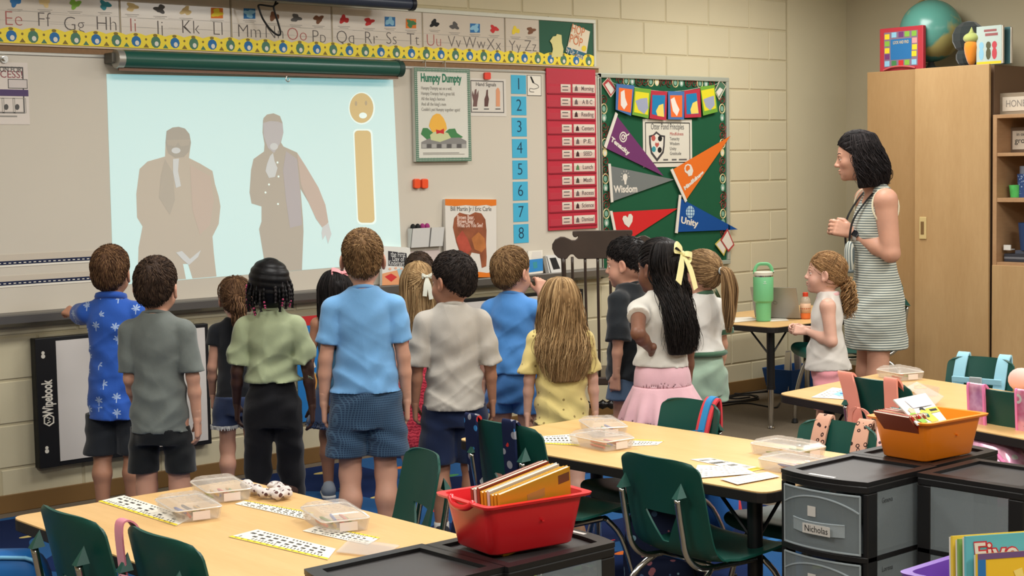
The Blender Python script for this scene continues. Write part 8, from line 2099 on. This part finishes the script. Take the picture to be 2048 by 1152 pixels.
# ---- girl with long wavy hair in the yellow shirt
def flecks(N, c):
    o = N.co(); v = N.math('LESS_THAN', N.vor(28., o), .16); return N.mix(N.math('MULTIPLY', v, .8), c, lin((120, 96, 50)))
P = Person('girl in a pale yellow printed T-shirt with long wavy blonde hair', 1127, 490, 545, 4, S_FAIR, head=(10, 0, 0), arms={-1: ('down', .2, .12), 1: ('down', .2, .1)}, wide=1.0, hairt=.02)
P.top('t_shirt', CL('yellow', (218, 198, 128), pat=flecks), P.z(846), sleeve=.85, ease=.022, hemw=1.1, hemd=1.25, fold=.0045, sl_r=.05, sl_r2=.056, seed=17, tilt=.12)
P.shorts('shorts', CL('brown_shorts', (120, 96, 70)), P.z(880))
P.shoes(SHT_, SOLE)
prof = [(.05, .1, -.1, .55), (.25, .33, -.08, .49), (.41, .46, -.06, .2), (.44, .48, -.06, -.1), (.47, .43, -.1, -.5), (.54, .32, -.28, -.85), (.5, .24, -.42, -1.2), (.34, .16, -.46, -1.62)]
P.hair(BLD, [cap(.06, .02, -.12, .5, seed=5), inner(prof)], [st_curtain(P.rng, 700, prof, (-112, 112), .09, 5, .013, tip=.22, K=26), st_curtain(P.rng, 200, prof, (-105, 105), .13, 6, .010, tip=.3, jit=.07, K=28)])
# ---- boy in black, profile
P = Person('boy in a loose black T-shirt and jeans seen in profile', 1262, 432, 473, 66, S_LIGHT, head=(8, -6, 0), arms={-1: ('down', .14, .05, .8), 1: ('down', .1, .1)}, wide=1.04, hres=.0036)
P.top('t_shirt', CL('black_tee', (33, 37, 41)), P.z(755), sleeve=1.0, ease=.02, hemw=1.08, hemd=1.2, fold=.004, sl_r=.054, sl_r2=.066, seed=19)
P.collar(CL('black_tee', (33, 37, 41)))
P.shorts('jeans', CL('jeans', (74, 94, 120), bs=700, bump=.5, var=.14), P.z(792), r0=.08, r1=.084, seed=9)
P.shoes(SHD, SOLE, SOCK)
short_hair(P, BLK, 2600, .08, .004, a=.02, b=.62, L=.15, whorl=(.0, -.34, .46), r=.009)
P.face((50, 36, 30), (38, 30, 28))
# ---- girl with the yellow bow
P = Person('girl in white T-shirt and pink pleated skirt with a pale yellow hair bow', 1326, 482, 470, 34, S_BROWN, head=(16, 0, 0), armk=1.12,
           arms={-1: ('ik', lambda p: p.loc(1303, 700, -.16), lambda p: p.Mi.to_3x3() @ (_Fw * -1 - _up * .5 - _ri * .15), (.35, .8, -.45), (.1, .3, 1), (1, .1, .1), 1.0), 1: ('down', .12, .1)}, wide=1.0, hairt=.02)
P.top('t_shirt', CL('white', (214, 210, 200)), P.z(728), sleeve=.38, ease=.014, hemw=.98, hemd=1.05, fold=.0035, sl_r=.048, sl_r2=.054, seed=21, tilt=.05)
PK = CL('pink_skirt', (216, 172, 180)); H_ = P.H
P.skirt('skirt_yoke', PK, [(P.z(768), .102 * H_, .092 * H_, 0, -.01), (P.z(735), .095 * H_, .084 * H_, 0, -.006), (P.z(718), .084 * H_, .07 * H_, 0, 0)])
P.skirt('pleated_skirt', PK, [(P.z(846), .158 * H_, .15 * H_, 0, -.02), (P.z(806), .138 * H_, .128 * H_, 0, -.016), (P.z(766), .104 * H_, .094 * H_, 0, -.01)], 15, .1)
P.shoes(SHT_, SOLE)
prof = [(.05, .1, -.12, .54), (.28, .36, -.1, .46), (.41, .45, -.1, .15), (.38, .42, -.14, -.2), (.36, .30, -.36, -.6), (.40, .26, -.50, -1.1), (.34, .2, -.54, -1.62)]
P.hair(BLK, [cap(.065, .015, -.08, .62, seed=8), inner(prof, .9, -.12)], [st_curtain(P.rng, 800, prof, (-76, 76), .05, 4, .013, curl=.022, tip=.2, K=34), st_comb(P.rng, 560, (0, -.52, .3), .06, r=.013, hug=(.065, .015, -.08, .62)), st_curtain(P.rng, 200, prof, (-85, 85), .06, 4, .009, curl=.045, jit=.06, tip=.1, K=40)])
P.bow('hair_bow', (.0, -.55, .28), (.15, -1, .25), .092, M('bow_yellow', (232, 224, 160), .6, sheen=.3), tails=1.55, drop={-1: (-.12, -1.0), 1: (.75, -.8)}, tilt=.5, wl=.95)
P.face((40, 28, 24), (36, 28, 26))
# ---- girl with the ponytail, ringer shirt
P = Person('girl in a white ringer T-shirt and sage shorts with a long ponytail', 1409, 442, 492, 44, S_LIGHT, head=(8, 2, 0), arms={-1: ('down', .1, .02), 1: ('down', .1, .2)}, wide=.98, hairt=.016)
P.top('ringer_shirt', CL('ringer', (214, 212, 206)), P.z(700), sleeve=.72, ease=.01, hemw=.9, hemd=.98, fold=.003, sl_r=.045, sl_r2=.05, seed=23)
GRN = CL('trim_green', (66, 98, 76)); P.collar(GRN, th=.008)
for k in (-1, 1):
    S0, E = P.arm[k][0], P.arm[k][1]; u = (E - S0).normalized(); b = S0 + u * ((E - S0).length * .72)
    MB().tube([b - u * .022, b - u * .011, b], .0515 * P.H, 20).obj('sleeve_trim', GRN, P.shirt, smooth=True, auto=.6)
P.shorts('shorts', CL('sage_shorts', (152, 176, 156)), P.z(802), r0=.084, r1=.088, seed=11, fold=.0035, waist=.6, dep=1.15)
MB().tube([(.09 * P.H * math.cos(a), -.004 + .078 * P.H * math.sin(a), P.z(702)) for a in [i * math.pi / 12 for i in range(24)]], .012, 8, closed=True).obj('waistband', GRN, P.bottom, smooth=True)
P.shoes(SHG, SOLE, SOCK)
tie = (0, -.56, .12)
P.hair(DBL, [cap(.04, .008, -.06, .6, noise=.004, seed=4)], [st_comb(P.rng, 900, tie, .042, r=.011, hug=(.04, .008, -.06, .6)), st_along(P.rng, 260, [tie, (0, -.72, .06), (.03, -.8, -.3), (.05, -.78, -.8), (.06, -.76, -1.25)], [.05, .13, .17, .15, .05], wave=.04, wf=7, r=.014)])
MB(P.HM).tube([(.065 * P.hh * math.cos(a), -.58 * P.hh, (.11 + .065 * math.sin(a)) * P.hh) for a in [i * .63 for i in range(10)]], .025 * P.hh, 7, closed=True).obj('hair_tie', M('tie_grey', (176, 186, 184), .6), P.hr, smooth=True)
P.face()
# ---- curly girl by the corner table
P = Person('small girl in a white sleeveless top and pink shorts with curly ponytail', 1655, 412, 498, 92, S_FAIR, head=(-4, 6, 0), armk=1.25,
           arms={-1: ('ik', lambda p: p.loc(1614, 663, -.07), (-.35, -.35, -1), (.15, 1, .15), (.5, -.1, .9), (.9, -.2, -.4), .9), 1: ('ik', lambda p: p.loc(1606, 657, .05), (.4, -.3, -1), (-.15, 1, .1), (-.5, 0, .9), (-.9, -.2, -.4), .9)}, hres=.0033, z0=.0005, hairt=.012)
P.top('sleeveless_top', CL('white_top', (216, 210, 202)), P.z(736), tank=True, ease=.012, hemw=1.06, hemd=1.3, fold=.003, seed=25, tilt=0.)
P.collar(CL('pink_yoke', (226, 178, 178)), r=.047 * P.H, th=.008, name='pink_yoke', z=.812 * P.H)
P.shorts('shorts', CL('pink_shorts', (228, 152, 160)), P.z(812), r0=.07, r1=.076, seed=13, fold=.005)
P.shoes(SHT_, SOLE)
tie = (0, -.5, -.06)
P.hair(HAIRM('light_brown', (132, 98, 64), (190, 152, 106)), [cap(.05, .008, -.0, .72, noise=.01, seed=6)], [st_comb(P.rng, 800, tie, .05, r=.011, a=0., b=.72, hug=(.05, .008, .0, .72)), st_along(P.rng, 170, [tie, (0, -.6, -.2), (.02, -.66, -.6), (.03, -.66, -1.05)], [.05, .14, .2, .12], wave=.03, wf=8, r=.016, curl=.05), st_comb(P.rng, 50, (0, -.3, .6), .07, r=.006)])
MB(P.HM).tube([(.06 * P.hh * math.cos(a), -.53 * P.hh, (-.07 + .06 * math.sin(a)) * P.hh) for a in [i * .63 for i in range(10)]], .022 * P.hh, 7, closed=True).obj('hair_tie', M('tie_pink', (220, 150, 156), .6), P.hr, smooth=True)
P.face((56, 66, 76), (140, 104, 74))
# ---- the teacher
def stripes(N, c):
    s = N.sep(N.co()); w = N.math('SINE', N.math('MULTIPLY', s[2], 2 * math.pi / .0125))
    return N.ramp(N.math('MULTIPLY_ADD', w, .5, .5), [(.58, lin((204, 206, 192))), (.66, lin((92, 106, 108)))])
P = Person('smiling woman in a grey and white striped sleeveless dress with dark curly hair', 1752, 390, 257, 108, S_LIGHT, adult=True, head=(-22, -6, 0), armk=1.35, hfwd=.085,
           arms={-1: ('ik', lambda p: p.loc(1706, 466, -.1), (-.3, -.25, -1), (.1, 1, .35), (.2, -.4, 1), (.95, -.1, .0), .85), 1: ('ik', lambda p: p.loc(1692, 462, .08), (.4, -.2, -1), (-.25, 1, .3), (-.2, -.3, 1), (-.95, -.1, .0), .85)}, hres=.0036, z0=.0005, hairt=.03)
H_ = P.H
DRS = CL('stripe_dress', (190, 192, 180), pat=stripes, var=.0, bs=300)
P.top('dress', DRS, P.z(694), tank=True, ease=.008, hemw=.96, hemd=1.2, fold=.0022, seed=27, flat=.02,
      waist=[(.44, .094, .09, .003), (.51, .09, .076, -.006), (.58, .08, .062, -.0), (.63, .074, .058, .004)])
PIPE = CL('piping_cream', (220, 214, 186))
for k in (-1, 1):
    S0 = P.sh[k]; c = Vector((k * .088 * H_, -.002, S0.z - .032 * H_))
    MB().tube([c + Vector((k * .012 * H_ * math.sin(a) * .3 - k * .012 * H_ * math.sin(a), .040 * H_ * math.cos(a), .052 * H_ * math.sin(a))) for a in [i * math.pi / 12 for i in range(24)]], .0055, 6, closed=True).obj('armhole_piping', PIPE, P.shirt, smooth=True)
P.shoes(SHD, SHD)
prof = [(.06, .12, -.06, .54), (.27, .38, -.08, .48), (.38, .47, -.1, .22), (.42, .54, -.12, -.1), (.43, .55, -.16, -.4), (.36, .42, -.2, -.70)]
P.hair(HAIRM('teacher_black', (28, 24, 25), (58, 52, 52), .5), [cap(.085, .03, .02, .85, noise=.02, seed=9), inner(prof, .9, -.0)], [st_curtain(P.rng, 900, prof, (-104, 104), .03, 3, .011, curl=.034, tip=.2, K=36), st_comb(P.rng, 600, (0, -.5, .2), .08, r=.014, a=.04, b=.8, hug=(.085, .03, .02, .85)), st_curtain(P.rng, 200, prof, (-108, 108), .05, 4, .009, curl=.05, jit=.07, tip=.05, K=40)])
P.face((50, 38, 32), (44, 34, 32))
# teeth of the smile
MB(P.HM).ell((0, .352 * P.hh, -.277 * P.hh), (.075 * P.hh, .05 * P.hh, .014 * P.hh), 12, 6).obj('teeth', M('teeth', (222, 214, 200), .3), P.o, smooth=True)
LAN = M('lanyard_black', (30, 32, 34), .6)
for k in (-1, 1):
    pts = [(k * .035 * H_, -.035 * H_, .852 * H_), (k * .046 * H_, .005 * H_, .838 * H_), (k * .042 * H_, .05 * H_, .79 * H_), (k * .03 * H_, .083 * H_, .73 * H_), (k * .012 * H_, .088 * H_, .64 * H_), (0, .096 * H_, .585 * H_)]
    A = bez(pts, 5); d_ = Vector((.014, .004, 0)); MB().strip([a - d_ * .5 for a in A], [a + d_ * .5 for a in A], (0, .003, 0)).obj('lanyard', LAN, P.o, smooth=True, auto=.9)
MB().tube([(0.016 * math.cos(a), .098 * H_, .572 * H_ + .016 * math.sin(a)) for a in [i * .63 for i in range(10)]], .003, 6, closed=True).obj('key_ring', CHR, P.o, smooth=True)
S0, E, Wr, fd, td, pd, cu = P.arm[-1]; u = (Wr - E).normalized(); c = E.lerp(Wr, .86)
MB().tube([c - u * .012, c + u * .012], .0225 * H_ * .9, 18).obj('watch_band', M('watch_white', (206, 202, 196), .5), P.o, smooth=True, auto=.6)
out = (P.Mi.to_3x3() @ (CAM - P.wp)).normalized(); out = (out - u * out.dot(u)).normalized(); t_ = u.cross(out)
Xw = Matrix((t_, u, out)).transposed().to_4x4(); Xw.translation = c + out * .0185 * H_
MB(Xw).bx(-.017, .017, -.019, .019, 0, .009).obj('watch_face', M('watch_black', (26, 28, 34), .12, .6), P.o, bevel=.004)
# gathered striped sash at her waist
q = P.loc(1699, 512, -.13)
def vstripe(N, c):
    s = N.sep(N.co()); w = N.math('SINE', N.math('MULTIPLY', N.math('ADD', s[0], s[1]), 420.)); return N.ramp(N.math('MULTIPLY_ADD', w, .5, .5), [(.5, lin((200, 202, 190))), (.6, lin((92, 106, 108)))])
SASH = CL('sash_stripe', (190, 192, 180), pat=vstripe)
MB(Matrix.Translation(q)).lathe([(.006, -.085), (.02, -.07), (.026, -.02), (.027, .03), (.02, .06), (.008, .075)], n=16, sx=.8).obj('sash_knot', SASH, P.shirt, smooth=True)
MB(Matrix.Translation(q)).tube([(0, 0, -.07), (0, 0, -.085)], .022, 12).obj('sash_tie', M('sash_grey', (96, 104, 104), .8), P.shirt, smooth=True)
